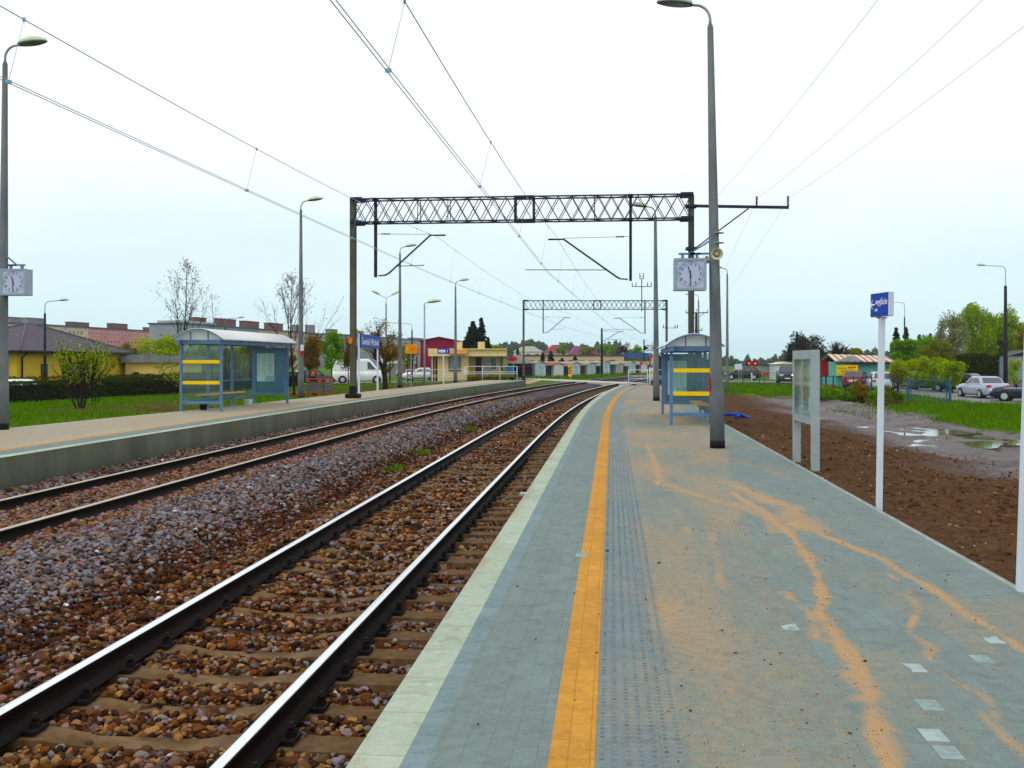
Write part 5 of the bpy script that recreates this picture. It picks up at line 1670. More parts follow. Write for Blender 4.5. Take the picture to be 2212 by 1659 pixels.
# blocks of flats
def block(label, pa, da, pb, db, yt, zones, chim, floors=4, wstep=2.6, pent=None):
    a = Vector((*G(pa, da), 0)); b = Vector((*G(pb, db), 0)); v = b - a; L = v.length
    t = thing('apartment_block', label, 'apartment block', (a.x, a.y, 0), math.atan2(v.y, v.x), 'long blocks of flats on the horizon')
    zt = ZY(yt, da)
    def xat(px):     # where a column of the picture meets the front
        lo, hi = 0.0, L
        def pxof(s):
            p = a + v * (s / L); dd = -SN * p.x + CS * p.y; return CX + FX * (CS * p.x + SN * p.y) / dd
        for _ in range(40):
            m_ = (lo + hi) / 2
            if pxof(m_) < px: lo = m_
            else: hi = m_
        return lo
    x_prev = 0
    for px, mt in zones:
        x1 = min(L, xat(px)); mb = MB(); mb.box(((x_prev + x1) / 2, 6, (zt - 1.5) / 2), (x1 - x_prev, 12, zt + 1.5)); mb.build('wall', mt, t); x_prev = x1
    mb = MB(); mb.box((L / 2, 6, zt + .22), (L + .6, 12.8, .45)); rf = mb.build('roof', pm('roof_edge', (.07, .085, .13), .7), t)
    for px0, px1, py, mt in chim:
        x0, x1 = xat(px0), xat(px1); dd = da + (db - da) * ((x0 + x1) / 2 / L); zc = ZY(py, dd)
        hh = max(.8, zc - zt - .44)
        mb = MB(); mb.box(((x0 + x1) / 2, 4, zt + .44 + hh / 2), (x1 - x0, 2.4, hh)); mb.box(((x0 + x1) / 2, 4, zt + .44 + hh + .1), (x1 - x0 + .4, 2.8, .2)); mb.build('chimney', mt, rf)
    if pent:
        x0, x1 = xat(pent[0]), xat(pent[1]); dd = da + (db - da) * ((x0 + x1) / 2 / L); zc = ZY(pent[2], dd); mb = MB(); mb.box(((x0 + x1) / 2, 6.5, (zt + zc) / 2 + .2), (x1 - x0, 9, zc - zt)); mb.build('roof_storey', pm('pale_grey_render', (.36, .39, .38), .85), t)
    n = int(L / wstep)
    for f in range(min(floors, 3)):
        z = zt - 1.9 - 2.8 * f
        for k in range(n):
            if k % 5 == 4: zz, ww, hh = z + 1.2, .9, 1.0
            else: zz, ww, hh = z, 1.25, 1.55
            x = (k + .5) * wstep
            mb = MB(); mb.box((x, -.02, zz), (ww, .09, hh)); w_ = mb.build('window', M_FRAME, t)
            mb = MB()
            for q in (-.25, .25): mb.box((x + q * ww, -.068, zz), (ww * .40, .02, hh * .84))
            mb.build('pane', M_PANE, w_)
    return t


BRK = pm('sooty_brick', (.17, .085, .075), .9, var=.3, scale=.8); GRC = pm('grey_chimney', (.22, .22, .21), .9, var=.2, scale=.6)
CRM = pm('cream_flats', (.52, .44, .32), .9, var=.1, scale=.1); PNK = pm('pink_flats', (.56, .22, .21), .9, var=.1, scale=.1); BEI = pm('beige_flats', (.42, .33, .24), .9, var=.1, scale=.1); SLG = pm('slate_flats', (.26, .29, .32), .9, var=.1, scale=.1)
block('long pink and cream block of flats behind the yellow house', -60, 320, 345, 440, 694, [(190, CRM), (322, PNK), (400, CRM)], [(-2, 15, 686, GRC), (38, 64, 686, GRC), (78, 114, 688, GRC), (170, 208, 697, BRK), (258, 290, 700, BRK), (334, 343, 708, BRK)], pent=(14, 34, 694))
block('grey block of flats with brick chimneys behind the far shelter', 400, 330, 715, 470, 700, [(560, SLG), (760, BEI)], [(441, 463, 687, BRK), (493, 526, 690, BRK), (546, 575, 695, BRK), (598, 626, 699, BRK), (656, 668, 703, GRC), (684, 694, 703, GRC)], pent=(410, 477, 696))
block('far block of flats behind the station name sign', 712, 440, 960, 620, 722, [(960, SLG)], [(728, 742, 712, GRC), (788, 798, 716, GRC), (824, 832, 719, GRC), (858, 866, 724, GRC), (900, 925, 731, GRC)], 4, 3.2)

# crimson hall
d0 = 170; t = facing('red_hall', 'crimson metal hall behind the station building', 'hall', 907, d0)
w_ = pxw(92, d0); zl, zp = ZY(738, d0), ZY(730, d0)
M_CRI = pm('crimson_sheet', (.24, .012, .045), .6, var=.15, scale=.6)
mb = MB(); mb.prism([(0, -1), (w_, -1), (w_, zl - .1), (w_ * .45, zp), (0.1, zl)], 0, 14); mb.build('wall', M_CRI, t)
mb = MB(); mb.prism([(-.2, zl), (w_ * .45, zp + .02), (w_ + .2, zl - .12), (w_ + .2, zl + .05), (w_ * .45, zp + .22), (-.2, zl + .18)], -.3, 14.3); mb.build('roof', pm('dark_crimson', (.16, .012, .05), .6), t)
# pale commercial building behind the van
d0 = 165; t = facing('white_building', 'grey and white two-storey building behind the white van', 'building', 822, d0)
w_ = pxw(70, d0); mb = MB(); mb.box((w_ / 2, 4, (ZY(786, d0) - 1) / 2), (w_, 8, ZY(786, d0) + 1)); mb.build('ground_floor', pm('grey_facade', (.25, .25, .22), .85), t)
mb = MB(); mb.box((w_ / 2, 4.2, (ZY(786, d0) + ZY(768, d0)) / 2), (w_, 8, ZY(768, d0) - ZY(786, d0))); mb.build('upper_floor', pm('white_facade', (.58, .60, .60), .8), t)
for px in (838, 872, 880, 886):
    mb = MB(); mb.box((pxw(px - 822, d0), .18, ZY(777, d0)), (pxw(4, d0), .1, .6)); mb.build('window', M_PANE, t)
mb = MB(); mb.box((pxw(40, d0), -.04, ZY(800, d0)), (pxw(30, d0), .1, 1.0)); mb.build('shop_window', pm('dull_glass', (.18, .22, .25), .2), t)

# station building
d0 = 116; t = facing('station_building', 'small cream station building with a deep flat roof edge', 'building', 926, d0)
M_CRE = pm('cream_render', (.60, .47, .25), .85, var=.1, scale=.8, dirt=(.42, .32, .18), dscale=.5, damt=.4)
q = lambda px: pxw(px - 926, d0); zf0, zf1 = ZY(769.5, d0), ZY(755, d0)
mb = MB(); mb.box(((q(945) + q(1012)) / 2, 4, (zf0 - .9) / 2), (q(1012) - q(945), 8, zf0 + .9)); mb.box(((q(1012) + q(1094)) / 2, 5.2, (zf0 - .9) / 2), (q(1094) - q(1012), 5.6, zf0 + .9)); mb.build('wall', M_CRE, t)
mb = MB(); mb.box(((q(926) + q(1000)) / 2, 3.8, (zf0 + zf1) / 2), (q(1000) - q(926), 9, zf1 - zf0)); mb.box(((q(1000.2) + q(1094)) / 2, 4.4, (zf0 + zf1) / 2), (q(1094.5) - q(1000.2), 9.6, zf1 - zf0)); mb.box((q(1010), 4, zf1 + .05), (q(1096) - q(926), 9.4, .1)); rf = mb.build('roof', pm('cream_fascia', (.64, .53, .28), .85, var=.1), t)
for px in (988, 1038): mb = MB(); mb.box((q(px), 3, zf1 + .5), (.75, .8, .8)); mb.build('chimney', M_CRE, rf)
mb = MB(); mb.prism([(0, 0), (0, .42), (.55, 0)], 0, q(1012) - q(968), 0, Matrix.Translation((q(1012), -.70, zf0 + .32)) @ Matrix.Rotation(PI / 2, 4, 'Z') @ Matrix.Rotation(PI, 4, 'Z') @ Matrix.Translation((-.0, 0, 0)))
mb = MB(); vs = [(q(970), -.72, zf1 - .05), (q(1012), -.72, zf1 - .05), (q(1008), -1.15, zf0 + .25), (q(970), -1.15, zf0 + .25)]; mb.add(vs + [(x, y + .05, z - .09) for x, y, z in vs], [(0, 1, 2, 3), (7, 6, 5, 4), (0, 4, 5, 1), (1, 5, 6, 2), (2, 6, 7, 3), (3, 7, 4, 0)]); mb.build('awning', pm('terracotta_awning', (.46, .21, .08), .7, var=.25, scale=9), t)
def opening(nm, p0, p1, y0, y1, mt, yy=0.0, fm=None):
    mb = MB(); mb.box(((q(p0) + q(p1)) / 2, yy - .02, (ZY(y0, d0) + ZY(y1, d0)) / 2), (q(p1) - q(p0), .08, ZY(y0, d0) - ZY(y1, d0))); o = mb.build(nm, fm or M_TRIM, t)
    mb = MB(); mb.box(((q(p0) + q(p1)) / 2, yy - .07, (ZY(y0, d0) + ZY(y1, d0)) / 2), ((q(p1) - q(p0)) * .86, .03, (ZY(y0, d0) - ZY(y1, d0)) * .88)); mb.build('pane', mt, o)
GREYP = pm('curtained_pane', (.20, .22, .24), .3)
opening('window', 969, 995, 768, 801.5, GREYP); opening('door', 1026, 1039, 772, 818, pm('maroon_door', (.10, .02, .03), .5), 2.4); opening('window', 1058, 1072, 772, 800, GREYP, 2.4, M_FRAME)
opening('door', 1046, 1056, 772, 812, pm('pale_door', (.36, .42, .46), .5), 2.4, M_FRAME); opening('window', 1080, 1086, 772, 800, GREYP, 2.4)
mb = MB(); mb.box(((q(926) + q(944)) / 2, 3.5, (zf0 - .9) / 2), (q(944) - q(926) - .1, 3, zf0 + .9)); mb.build('porch', pm('dark_shopfront', (.07, .09, .10), .3, var=.5, scale=1.2), t)
for px, mt in ((931, M_FRAME), (937, pm('ochre_post', (.45, .26, .04), .6)), (942, M_TRIM)): mb = MB(); mb.box((q(px), 1.9, (zf0 - .9) / 2), (.16, .16, zf0 + .9)); mb.build('porch_post', mt, t)
mb = MB(); mb.bar((q(1094) + .02, 1, zf0 - .1), (q(1106), .6, zf0 - .5), .7, .1); mb.build('side_canopy', pm('blue_canopy', (.04, .06, .14), .5), t)
mb = MB(); mb.box((q(1102), 2.2, .1), (.9, .8, 1.7)); mb.build('kiosk_hatch', pm('blue_hatch', (.08, .22, .42), .5), t)
x, y = G(1109, 114); t = thing('red_sign', 'small round red sign right of the station building', 'sign', (x, y, -.5))
mb = MB(); mb.lathe([(.03, 0), (.03, 2.2)], 8); mb.build('post', M_GALV, t); mb = MB(); mb.lathe([(.42, -.03), (.42, .03)], 20, 0, Matrix.Translation((0, -.06, 2.3)) @ Matrix.Rotation(PI / 2, 4, 'X'), False, 1, .6); mb.build('disc', M_RED, t)
# shop hut and low sheds right of it
d0 = 126; t = facing('kiosk_shed', 'dark shed with a pale pitched roof between station and garages', 'shed', 1098, d0)
w_ = pxw(50, d0); mb = MB(); mb.box((w_ / 2, 2.5, .2), (w_, 5, 2.2)); mb.build('wall', pm('dark_shed', (.06, .055, .08), .7, var=.4, scale=.7), t)
mb = MB(); mb.prism([(-.3, 1.3), (w_ + .3, 1.3), (w_ + .3, 1.45), (w_ * .5, 2.3), (w_ * .3, 2.35), (-.3, 1.45)], -.3, 5.3); mb.build('roof', pm('pale_roof', (.33, .35, .33), .8), t)
for px in (1116, 1137): mb = MB(); mb.box((pxw(px - 1098, d0), -.03, .0), (1.5, .1, 1.7)); mb.build('door', pm('plum_door', (.035, .012, .03), .6), t)

# row of garages
a = Vector((*G(1156, 128), -.55)); b = Vector((*G(1432, 176), -.6)); v = b - a; NG = 9; per = v.length / NG
M_GW = bpy.data.materials.new('sprayed_garage_wall'); tt = NT(M_GW); co_ = tt.coord()
f = tt.noise(co_, 1.3, 5, .6, 1.5); c = tt.ramp(tt.noise(co_, .8, 4, .6, 2.0), [(.30, (.55, .60, .56)), (.44, (.50, .56, .53)), (.52, (.16, .34, .42)), (.58, (.55, .58, .55)), (.66, (.12, .15, .42)), (.74, (.50, .55, .50))])
tt.bsdf(tt.mix(tt.ramp(f, [(.4, 0.), (.7, .5)]), c, (.48, .52, .48)), .85)
GW2 = [M_GW, pm('weathered_garage_render', (.40, .39, .31), .9, var=.35, scale=1.2, dirt=(.16, .26, .34), dscale=.9, damt=.7), pm('whitewashed_garage', (.60, .62, .56), .9, var=.25, scale=1.1, dirt=(.18, .20, .42), dscale=1.1, damt=.6)]
DOORS = [pm('garage_door_dark', (.02, .02, .05), .6), pm('garage_door_blue', (.07, .11, .18), .6), pm('garage_door_brown', (.07, .04, .04), .6)]
CON = pm('garage_roof', (.27, .27, .23), .9, var=.2)
gdesc = ['pale garage end next to the red-edged dark door, first of the row', 'garage with a dark door under a red strip', 'garage behind the striped marker board', 'garage with a grey-blue door left of the black mast', 'garage right behind the black mast', 'garage with a narrow dark door, right of the black mast', 'garage behind the near platform railing', 'garage between the railing and the marker post', 'last garage of the row by the relay hut']
for k in range(NG):
    p = a + v * (k / NG)
    t = thing('garage', gdesc[k], 'garage', tuple(p), math.atan2(v.y, v.x), 'row of sprayed garages')
    gw = per * .55; dw = per * .45; hz = (1.85, 1.66, 1.78, 1.7, 1.9, 1.62, 1.8, 1.7, 1.75)[k]
    mb = MB(); mb.prism([(0, -.4), (gw, -.4), (gw, hz - .05), (gw * .5, hz + .22), (0, hz - .05)], 0, 5); mb.build('gable_wall', GW2[(k * 2) % 3 if k % 2 else 0], t)
    mb = MB(); mb.box((gw + dw / 2, 2.7, hz * .42 - .1), (dw - .02, 4.6, hz * .84 + .2)); mb.build('link_wall', CON, t)
    mb = MB(); mb.box((gw + dw / 2, .35, hz * .36), (dw * .92, .08, hz * .80)); mb.build('door', DOORS[k % 3 if k != 1 else 0], t)
    mb = MB(); mb.prism([(-.1, hz - .04), (gw * .5, hz + .24), (gw + .1, hz - .04), (gw + .1, hz + .03), (gw * .5, hz + .31), (-.1, hz + .03)], -.12, 5.1); mb.box((gw + dw / 2, 2.5, hz * .88), (dw + .05, 5.2, .1)); mb.build('roof', CON if k != 1 else pm('red_strip', (.36, .08, .07), .8), t)
# long tan building and houses behind
d0 = 230; t = facing('long_building', 'long tan building behind the garages', 'building', 1130, d0)
TAN = pm('tan_render', (.50, .38, .24), .9, var=.1, scale=.2)
mb = MB(); w1 = pxw(218, d0); mb.box((w1 / 2, 5, (ZY(769, d0) - 2) / 2), (w1, 10, ZY(769, d0) + 2)); mb.build('wall', TAN, t)
mb = MB(); mb.box((w1 / 2, 5, ZY(769, d0) + .15), (w1 + .3, 10.4, .3)); mb.build('roof', pm('plum_edge', (.10, .06, .14), .8), t)
mb = MB(); w2 = pxw(74, d0); mb.box((w1 + w2 / 2, 6, (ZY(776, d0) - 2) / 2), (w2, 8, ZY(776, d0) + 2)); mb.build('annexe', TAN, t)
mb = MB(); mb.box((w1 + w2 * .42, 4.5, ZY(773, d0) + .5), (w2 * .84, 8, 1.2)); mb.build('roof', pm('blue_fascia', (.05, .10, .28), .6), t)
mb = MB(); mb.box((w1 + w2 * .9, 3, (ZY(768, d0) - 2) / 2), (w2 * .2, 5, ZY(768, d0) + 2)); mb.build('tower', TAN, t)
for k in range(9): mb = MB(); mb.box((w1 * (.08 + .1 * k), -.03, ZY(783, d0)), (1.4, .1, 1.1)); mb.build('window', M_PANE, t)
WH = pm('white_render', (.62, .60, .50), .85); ROSE = pm('rose_roof', (.46, .10, .13), .8, var=.2, scale=.3)
for px, wd, y0, y1, d0, lab, wm_, rm_ in ((1178, 50, 765, 745, 330, 'white house with a rose roof behind the long tan building', WH, ROSE), (1232, 36, 766, 749, 360, 'house with a mauve roof left of the far trees', TAN, pm('mauve_roof', (.32, .10, .24), .8)), (1262, 28, 768, 752, 340, 'house with a crimson roof behind the bushes', WH, pm('crimson_roof', (.42, .06, .14), .8)), (1300, 26, 772, 757, 310, 'small cream gabled house right of the far green trees', WH, pm('cream_roof', (.52, .46, .30), .8)), (1110, 62, 762, 748, 340, 'pale flat-roofed house behind the distant gantry post', WH, pm('pale_flat_roof', (.5, .52, .5), .8))):
    t = facing('house', lab, 'house', px, d0, 'houses on the far side'); w_ = pxw(wd, d0); ze, zr = ZY(y0 - 3, d0), ZY(y1, d0)
    mb = MB(); mb.box((w_ / 2, 4, (ze - 2) / 2), (w_, 8, ze + 2)); mb.build('wall', wm_, t)
    mb = MB(); mb.prism([(-.4, ze - .1), (w_ + .4, ze - .1), (w_ * .68, zr), (w_ * .3, zr)], -.4, 8.4); mb.build('roof', rm_, t)
    for k in range(3): mb = MB(); mb.box((w_ * (.2 + .3 * k), -.03, ze - 1.4), (1.1, .08, 1.2)); mb.build('window', M_PANE, t)

# right side: turquoise kiosk, sheds
d0 = 92; t = facing('tyre_kiosk', 'turquoise kiosk with a rusty white sheet roof behind the fence', 'kiosk', 1806, d0)
w_ = pxw(102, d0); zt = ZY(781, d0); mb = MB(); mb.box((w_ / 2, 2, (zt - 1.1) / 2), (w_, 4, zt + 1.1)); mb.build('wall', pm('turquoise_board', (.14, .38, .34), .7, var=.12, scale=1), t)
RSH = bpy.data.materials.new('rusty_sheet'); tt = NT(RSH); wv_ = tt.new('TexWave'); wv_.bands_direction = 'X'; wv_.inputs['Scale'].default_value = .55; wv_.inputs['Distortion'].default_value = 1.0; tt.link(tt.coord(), wv_.inputs['Vector'])
tt.bsdf(tt.mix(tt.ramp(wv_.outputs['Fac'], [(.45, 0.), (.6, 1.)]), (.50, .48, .42), (.36, .15, .09)), .7)
mb = MB(); vs = [(-.2, -.5, zt - .05), (w_ + .9, -.5, zt - .05), (w_ + .9, 2, zt + .45), (-.2, 2, zt + .62), (-.2, 4.4, zt - .05), (w_ + .9, 4.4, zt - .05)]; mb.add(vs + [(x, y, z + .06) for x, y, z in vs], [(0, 1, 2, 3), (3, 2, 5, 4), (9, 8, 7, 6), (10, 11, 8, 9), (0, 6, 7, 1), (0, 3, 9, 6), (1, 7, 8, 2), (3, 4, 10, 9), (2, 8, 11, 5), (4, 5, 11, 10)]); mb.build('roof', RSH, t)
mb = MB(); mb.prism([(-.1, 0), (2.4, 0), (1.2, .5)], -.55, -.45, 0, Matrix.Translation((-.1, 0, zt + .02))); mb.build('gable', pm('grey_gable', (.30, .34, .33), .7), t)
mb = MB(); mb.box((w_ / 2 + .8, -.46, zt - .12), (w_ - .5, .04, .16)); mb.build('eaves', M_TRIM, t)
sg = thing('tyre_sign', 'yellow board lettered wulkanizacja on the turquoise kiosk', 'sign', (*G(1830, d0 - .4), ZY(800, d0)), PSI)
mb = MB(); mb.box((0, 0, 0), (pxw(46, d0), .05, pxw(23, d0))); bo = mb.build('board', pm('yellow_sign', (.66, .52, .06), .6, var=.15, scale=2), sg)
text_mb('NIZACJA', .36, M_BLK, 'lettering', bo, Matrix.Translation((.15, -.03, -.13)) @ FACE_NY, .002)
text_mb('WULKA', .22, M_BLK, 'lettering', bo, Matrix.Translation((-.42, -.03, .16)) @ FACE_NY, .002)
mb = MB(); mb.box((.42, -.03, .28), (.75, .006, .11)); mb.box((.35, -.03, .13), (.5, .006, .06)); mb.box((-.3, -.03, -.36), (.9, .006, .06)); mb.build('red_print', pm('red_print', (.50, .10, .02), .6), bo)
d0 = 96; t = facing('plank_shed', 'grey plank shed left of the turquoise kiosk', 'shed', 1774, d0); w_ = pxw(31, d0)
mb = MB(); mb.box((w_ / 2, 1.5, (ZY(783, d0) - 1.1) / 2), (w_, 3, ZY(783, d0) + 1.1)); mb.build('wall', pm('grey_planks', (.16, .15, .12), .9, var=.3, scale=3, stretch=(4, 4, .3)), t)
mb = MB(); mb.box((w_ / 2, 1.5, ZY(781.5, d0)), (w_ + .3, 3.4, .12)); mb.build('roof', pm('red_brown_roof', (.30, .10, .07), .8), t)
x, y = G(1781, 88); t = thing('red_cabinet', 'dark red meter cabinet on a blue post behind the notice board', 'cabinet', (x, y, -.9), PSI)
mb = MB(); mb.box((0, 0, ZY(796.5, 88) + .9), (.60, .32, 1.2), bev=.02); mb.build('box', pm('dark_red', (.22, .015, .02), .5, var=.2), t); mb = MB(); mb.box((.12, 0, .8), (.12, .12, 1.9)); mb.build('post', pm('blue_post', (.03, .05, .18), .6), t)
d0 = 128; t = facing('white_shed', 'white and pale blue shed under the dark trees behind the facing car', 'shed', 1680, d0); w_ = pxw(48, d0); zt = ZY(787, d0)
mb = MB(); mb.box((w_ / 2, 2, (zt - 1) / 2), (w_, 4, zt + 1)); mb.build('wall', pm('pale_blue_board', (.42, .50, .54), .7, var=.15, scale=1), t); mb = MB(); mb.prism([(-.2, zt), (w_ + .2, zt), (w_ + .2, zt + .12), (w_ * .4, zt + .3), (-.2, zt + .02)], -.4, 4.4); mb.build('roof', pm('cream_sheet', (.50, .48, .40), .7), t)
for px in (1689, 1706): mb = MB(); mb.box((pxw(px - 1680, d0), -.03, .35), (.5, .08, 1.0)); mb.build('window', M_PANE, t)
d0 = 150; t = facing('transformer_hut', 'dim grey hut at the end of the road left of the white shed', 'hut', 1655, d0); w_ = pxw(22, d0); mb = MB(); mb.box((w_ / 2, 1.5, (ZY(789, d0) - 1.3) / 2), (w_, 3, ZY(789, d0) + 1.3)); mb.build('wall', pm('dim_grey', (.20, .23, .26), .8), t); mb = MB(); mb.box((w_ / 2, 1.5, ZY(788.3, d0)), (w_ + .3, 3.3, .12)); mb.build('roof', M_TRIM, t)
d0 = 92; t = facing('blue_grey_shed', 'blue-grey shed at the right edge behind the navy car', 'shed', 2178, d0); mb = MB(); mb.box((1.2, 1.5, (ZY(769, d0) - 1.1) / 2), (2.2, 3, ZY(769, d0) + 1.1)); mb.build('wall', pm('blue_grey_board', (.20, .25, .32), .7, var=.15, scale=2), t); mb = MB(); mb.prism([(0, 0), (2.4, 0), (1.9, .5)], -.1, 3.1, 0, Matrix.Translation((0, 0, ZY(769, d0) + .01))); mb.build('roof', M_TRIM, t)
x, y = G(1427, 97); t = thing('relay_hut', 'dark blue relay cabinet behind the near shelter', 'cabinet', (x, y, -.6), PSI)
mb = MB(); mb.box((0, 0, 1.25), (.42, .5, 2.5), bev=.03); mb.build('box', pm('dark_blue_box', (.02, .025, .07), .6), t); mb = MB(); mb.box((0, 0, 2.53), (.5, .58, .06)); mb.build('lid', M_TRIM, t)

# ---------------------------------------------------------------- crossing signals and markers
EM = bpy.data.materials.new('red_signal_light'); tt = NT(EM); e_ = tt.new('Emission'); e_.inputs[0].default_value = (1, .05, .03, 1); e_.inputs[1].default_value = 1.3; tt.link(e_.outputs[0], tt.out.inputs[0])


def signal(label, px, py, d, front):
    x, y = G(px, d); z = gh(x, y) - .1; H = ZY(py, d) - z
    t = thing('crossing_signal', label, 'signal', (x, y, z), PSI if front else PSI, 'level crossing signals')
    mb = MB(); mb.lathe([(.06, 0), (.06, H * .55)], 10, 0); mb.lathe([(.062, H * .55), (.062, H * .82)], 10, 1); mb.lathe([(.06, H * .82), (.06, H + .15)], 10, 0); mb.build('post', [M_WHITE, M_RED], t)
    s_ = -1 if front else 1
    for q in (-.30, .30):
        Mx = Matrix.Translation((q, s_ * .10, H)) @ Matrix.Rotation(PI / 2, 4, 'X')
        mb = MB(); mb.lathe([(.30, -.02), (.30, .02)], 20, 0, Mx, False); bk = mb.build('backing_disc', M_BLK, t)
        Mx = Matrix.Translation((q, s_ * .15, H)) @ Matrix.Rotation(PI / 2, 4, 'X'); mb = MB(); mb.lathe([(.15, -.04), (.15, .04)], 16, 0, Mx, False); mb.build('lamp', EM if front else M_BLK, bk)
        mb = MB(); n = 8
        for k in range(n):
            a0, a1 = PI * k / n, PI * (k + 1) / n; mb.bar((q + .17 * math.cos((a0 + a1) / 2), s_ * .28, H + .17 * math.sin((a0 + a1) / 2)), (q + .17 * math.cos((a0 + a1) / 2), s_ * .12, H + .17 * math.sin((a0 + a1) / 2)), .075, .012, up=(math.cos((a0 + a1) / 2), 0, math.sin((a0 + a1) / 2)))
        mb.build('hood', M_BLK, bk)
    if not front:
        for sg_ in (-1, 1): mb = MB(); mb.bar((-.45, -.02 + .012 * sg_, H - .28 * sg_), (.45, -.02 + .012 * sg_, H + .28 * sg_), .01, .14, up=(0, 0, 1)); mb.build('cross_arm', M_WHITE, t)
    return t


signal('level crossing signal with two red lights burning beside the black hatchback', 1624, 785, 106, True)
signal('level crossing signal seen from behind, white cross and black lamps', 1404, 752, 96, False)
x, y = G(1598, 103); t = thing('white_panel_sign', 'tilted white panel seen above the black hatchback', 'sign', (x, y, gh(x, y)), PSI)
zc = ZY(792, 103) - gh(x, y); mb = MB(); mb.box((0, 0, zc), (.72, .03, .55), M=Matrix.Rotation(-.08, 4, 'Y')); mb.build('panel', M_WHITE, t)
for q in (-.1, .12): mb = MB(); mb.bar((q, .04, 0), (q, .04, zc + .2), .05); mb.build('post', M_GALV, t)
x, y = G(1231, 106); t = thing('striped_marker', 'upright orange board with black slanting stripes by the tracks', 'marker', (x, y, gh(x, y)), PSI)
z0 = ZY(813, 106) - gh(x, y); mb = MB(); mb.box((0, 0, z0 + .6), (.34, .03, 1.2)); bo = mb.build('board', pm('marker_orange', (.68, .36, .08), .6), t)
mb = MB()
for k in range(3): zz = z0 + .32 + .24 * k; mb.bar((-.165, -.02, zz - .03), (.165, -.02, zz + .10), .004, .10)
mb.build('stripes', M_BLK, bo); mb = MB(); mb.box((0, .03, z0 / 2), (.06, .06, z0 + .6)); mb.build('post', M_GALV, t)
for px, py0, py1, d, lab in ((1390, 792, 806, 120, 'slim orange and white post left of the near platform railing'), (1409, 795, 821, 96, 'orange and white barrier post beside the crossing signal')):
    x, y = G(px, d); z0, z1 = ZY(py1, d), ZY(py0, d); t = thing('barrier_post', lab, 'post', (x, y, z0), PSI, 'orange and white posts at the crossing'); n = 4
    mb = MB()
    for k in range(n): mb.box((0, 0, (z1 - z0) * (k + .5) / n), (.17, .08, (z1 - z0) / n), k % 2)
    mb.build('post', [pm('marker_orange', (.68, .36, .08), .6), M_WHITE], t)
x, y = G(1385, 118); t = thing('red_signal_plate', 'small red square plate left of the thin black mast', 'sign', (x, y, gh(x, y)), PSI); mb = MB(); mb.box((0, 0, ZY(785, 118) - gh(x, y)), (.34, .03, .34)); mb.build('plate', pm('salmon_plate', (.50, .10, .08), .6), t); mb = MB(); mb.box((0, .04, 1.0), (.05, .05, 2.0)); mb.build('post', M_GALV, t)

# ---------------------------------------------------------------- fences on the right
def fence(label, pts, h, posts, mt, wires=6, vstep=.22, pr=.035):
    o = Vector((pts[0][0], pts[0][1], 0)); t = thing('wire_fence', label, 'fence', tuple(o), 0, 'wire fences along the lane')
    for (x, y) in posts: mb = MB(); z = gh(x, y); mb.tube([(x - o.x, y - o.y, z - .2), (x - o.x, y - o.y, z + h + .06)], pr, 6); mb.build('post', mt, t)
    mb = MB()
    for (ax, ay), (bx, by) in zip(pts[:-1], pts[1:]):
        za, zb = gh(ax, ay), gh(bx, by); A = Vector((ax, ay, za)) - o; B = Vector((bx, by, zb)) - o; n = int((B - A).length / vstep)
        for k in range(wires): zz = Vector((0, 0, .1 + (h - .1) * k / (wires - 1))); mb.bar(A + zz, B + zz, .012)
        for k in range(n): p = A.lerp(B, (k + .5) / n); mb.bar(p + Vector((0, 0, .08)), p + Vector((0, 0, h)), .008)
    mb.build('wire_mesh', mt, t); mb = MB()
    for (ax, ay), (bx, by) in zip(pts[:-1], pts[1:]): mb.bar(Vector((ax, ay, gh(ax, ay) + h)) - o, Vector((bx, by, gh(bx, by) + h)) - o, .035)
    mb.build('top_rail', mt, t)
M_FB = pm('blue_green_fence', (.055, .12, .17), .6, var=.25, scale=2); M_FD = pm('dark_fence', (.03, .04, .08), .6, var=.3, scale=2)
pp = [1768, 1800, 1827, 1844, 1862, 1883, 1905, 1928, 1941]; fd = lambda p: 66 - (p - 1768) * .02
fence('dark blue wire fence with posts in front of the parked cars', [G(1765, 66), G(1952, 62.3)], 1.35, [G(p, fd(p)) for p in pp], M_FD)
pp = [1560, 1605, 1641, 1651, 1680, 1710, 1740]
fence('green wire fence along the road behind the grass verge', [G(1560, 98), G(1745, 94)], 1.2, [G(p, 98 - (p - 1560) * .0216) for p in pp], pm('green_fence', (.05, .09, .08), .6))
x, y = G(1654, 95.6); mb = MB(); mb.box((0, 0, 0), (.62, .02, .40)); o = mb.build('fence_plate', pm('brown_plate', (.28, .10, .05), .7), None, (x, y - .05, ZY(809, 95.6)), PSI); tag(o, 'brown plate hung on the green fence by the road', 'plate')
ga, gb = Vector((*G(1961, 62), 0)), Vector((*G(2052, 60), 0)); v = gb - ga; Lg = v.length; zg = gh(ga.x, ga.y)
t = thing('steel_gate', 'blue steel gate frame with wire mesh standing in the grass', 'gate', (ga.x, ga.y, zg), math.atan2(v.y, v.x))
for q in (0, Lg): mb = MB(); mb.box((q, 0, .66), (.12, .12, 1.5)); mb.build('gate_post', M_FB, t)
mb = MB()
for q in (.2, Lg - .2): mb.box((q, 0, .72), (.06, .05, 1.22))
for z in (.12, 1.32): mb.box((Lg / 2, 0, z), (Lg - .34, .05, .06))
lf = mb.build('gate_leaf', M_FB, t); mb = MB()
for k in range(18): mb.bar((.24 + (Lg - .48) * (k + .5) / 18, 0, .15), (.24 + (Lg - .48) * (k + .5) / 18, 0, 1.29), .008)
for k in range(8): mb.bar((.23, 0, .2 + .14 * k), (Lg - .23, 0, .2 + .14 * k), .007)
mb.build('wire_mesh', M_FB, lf)

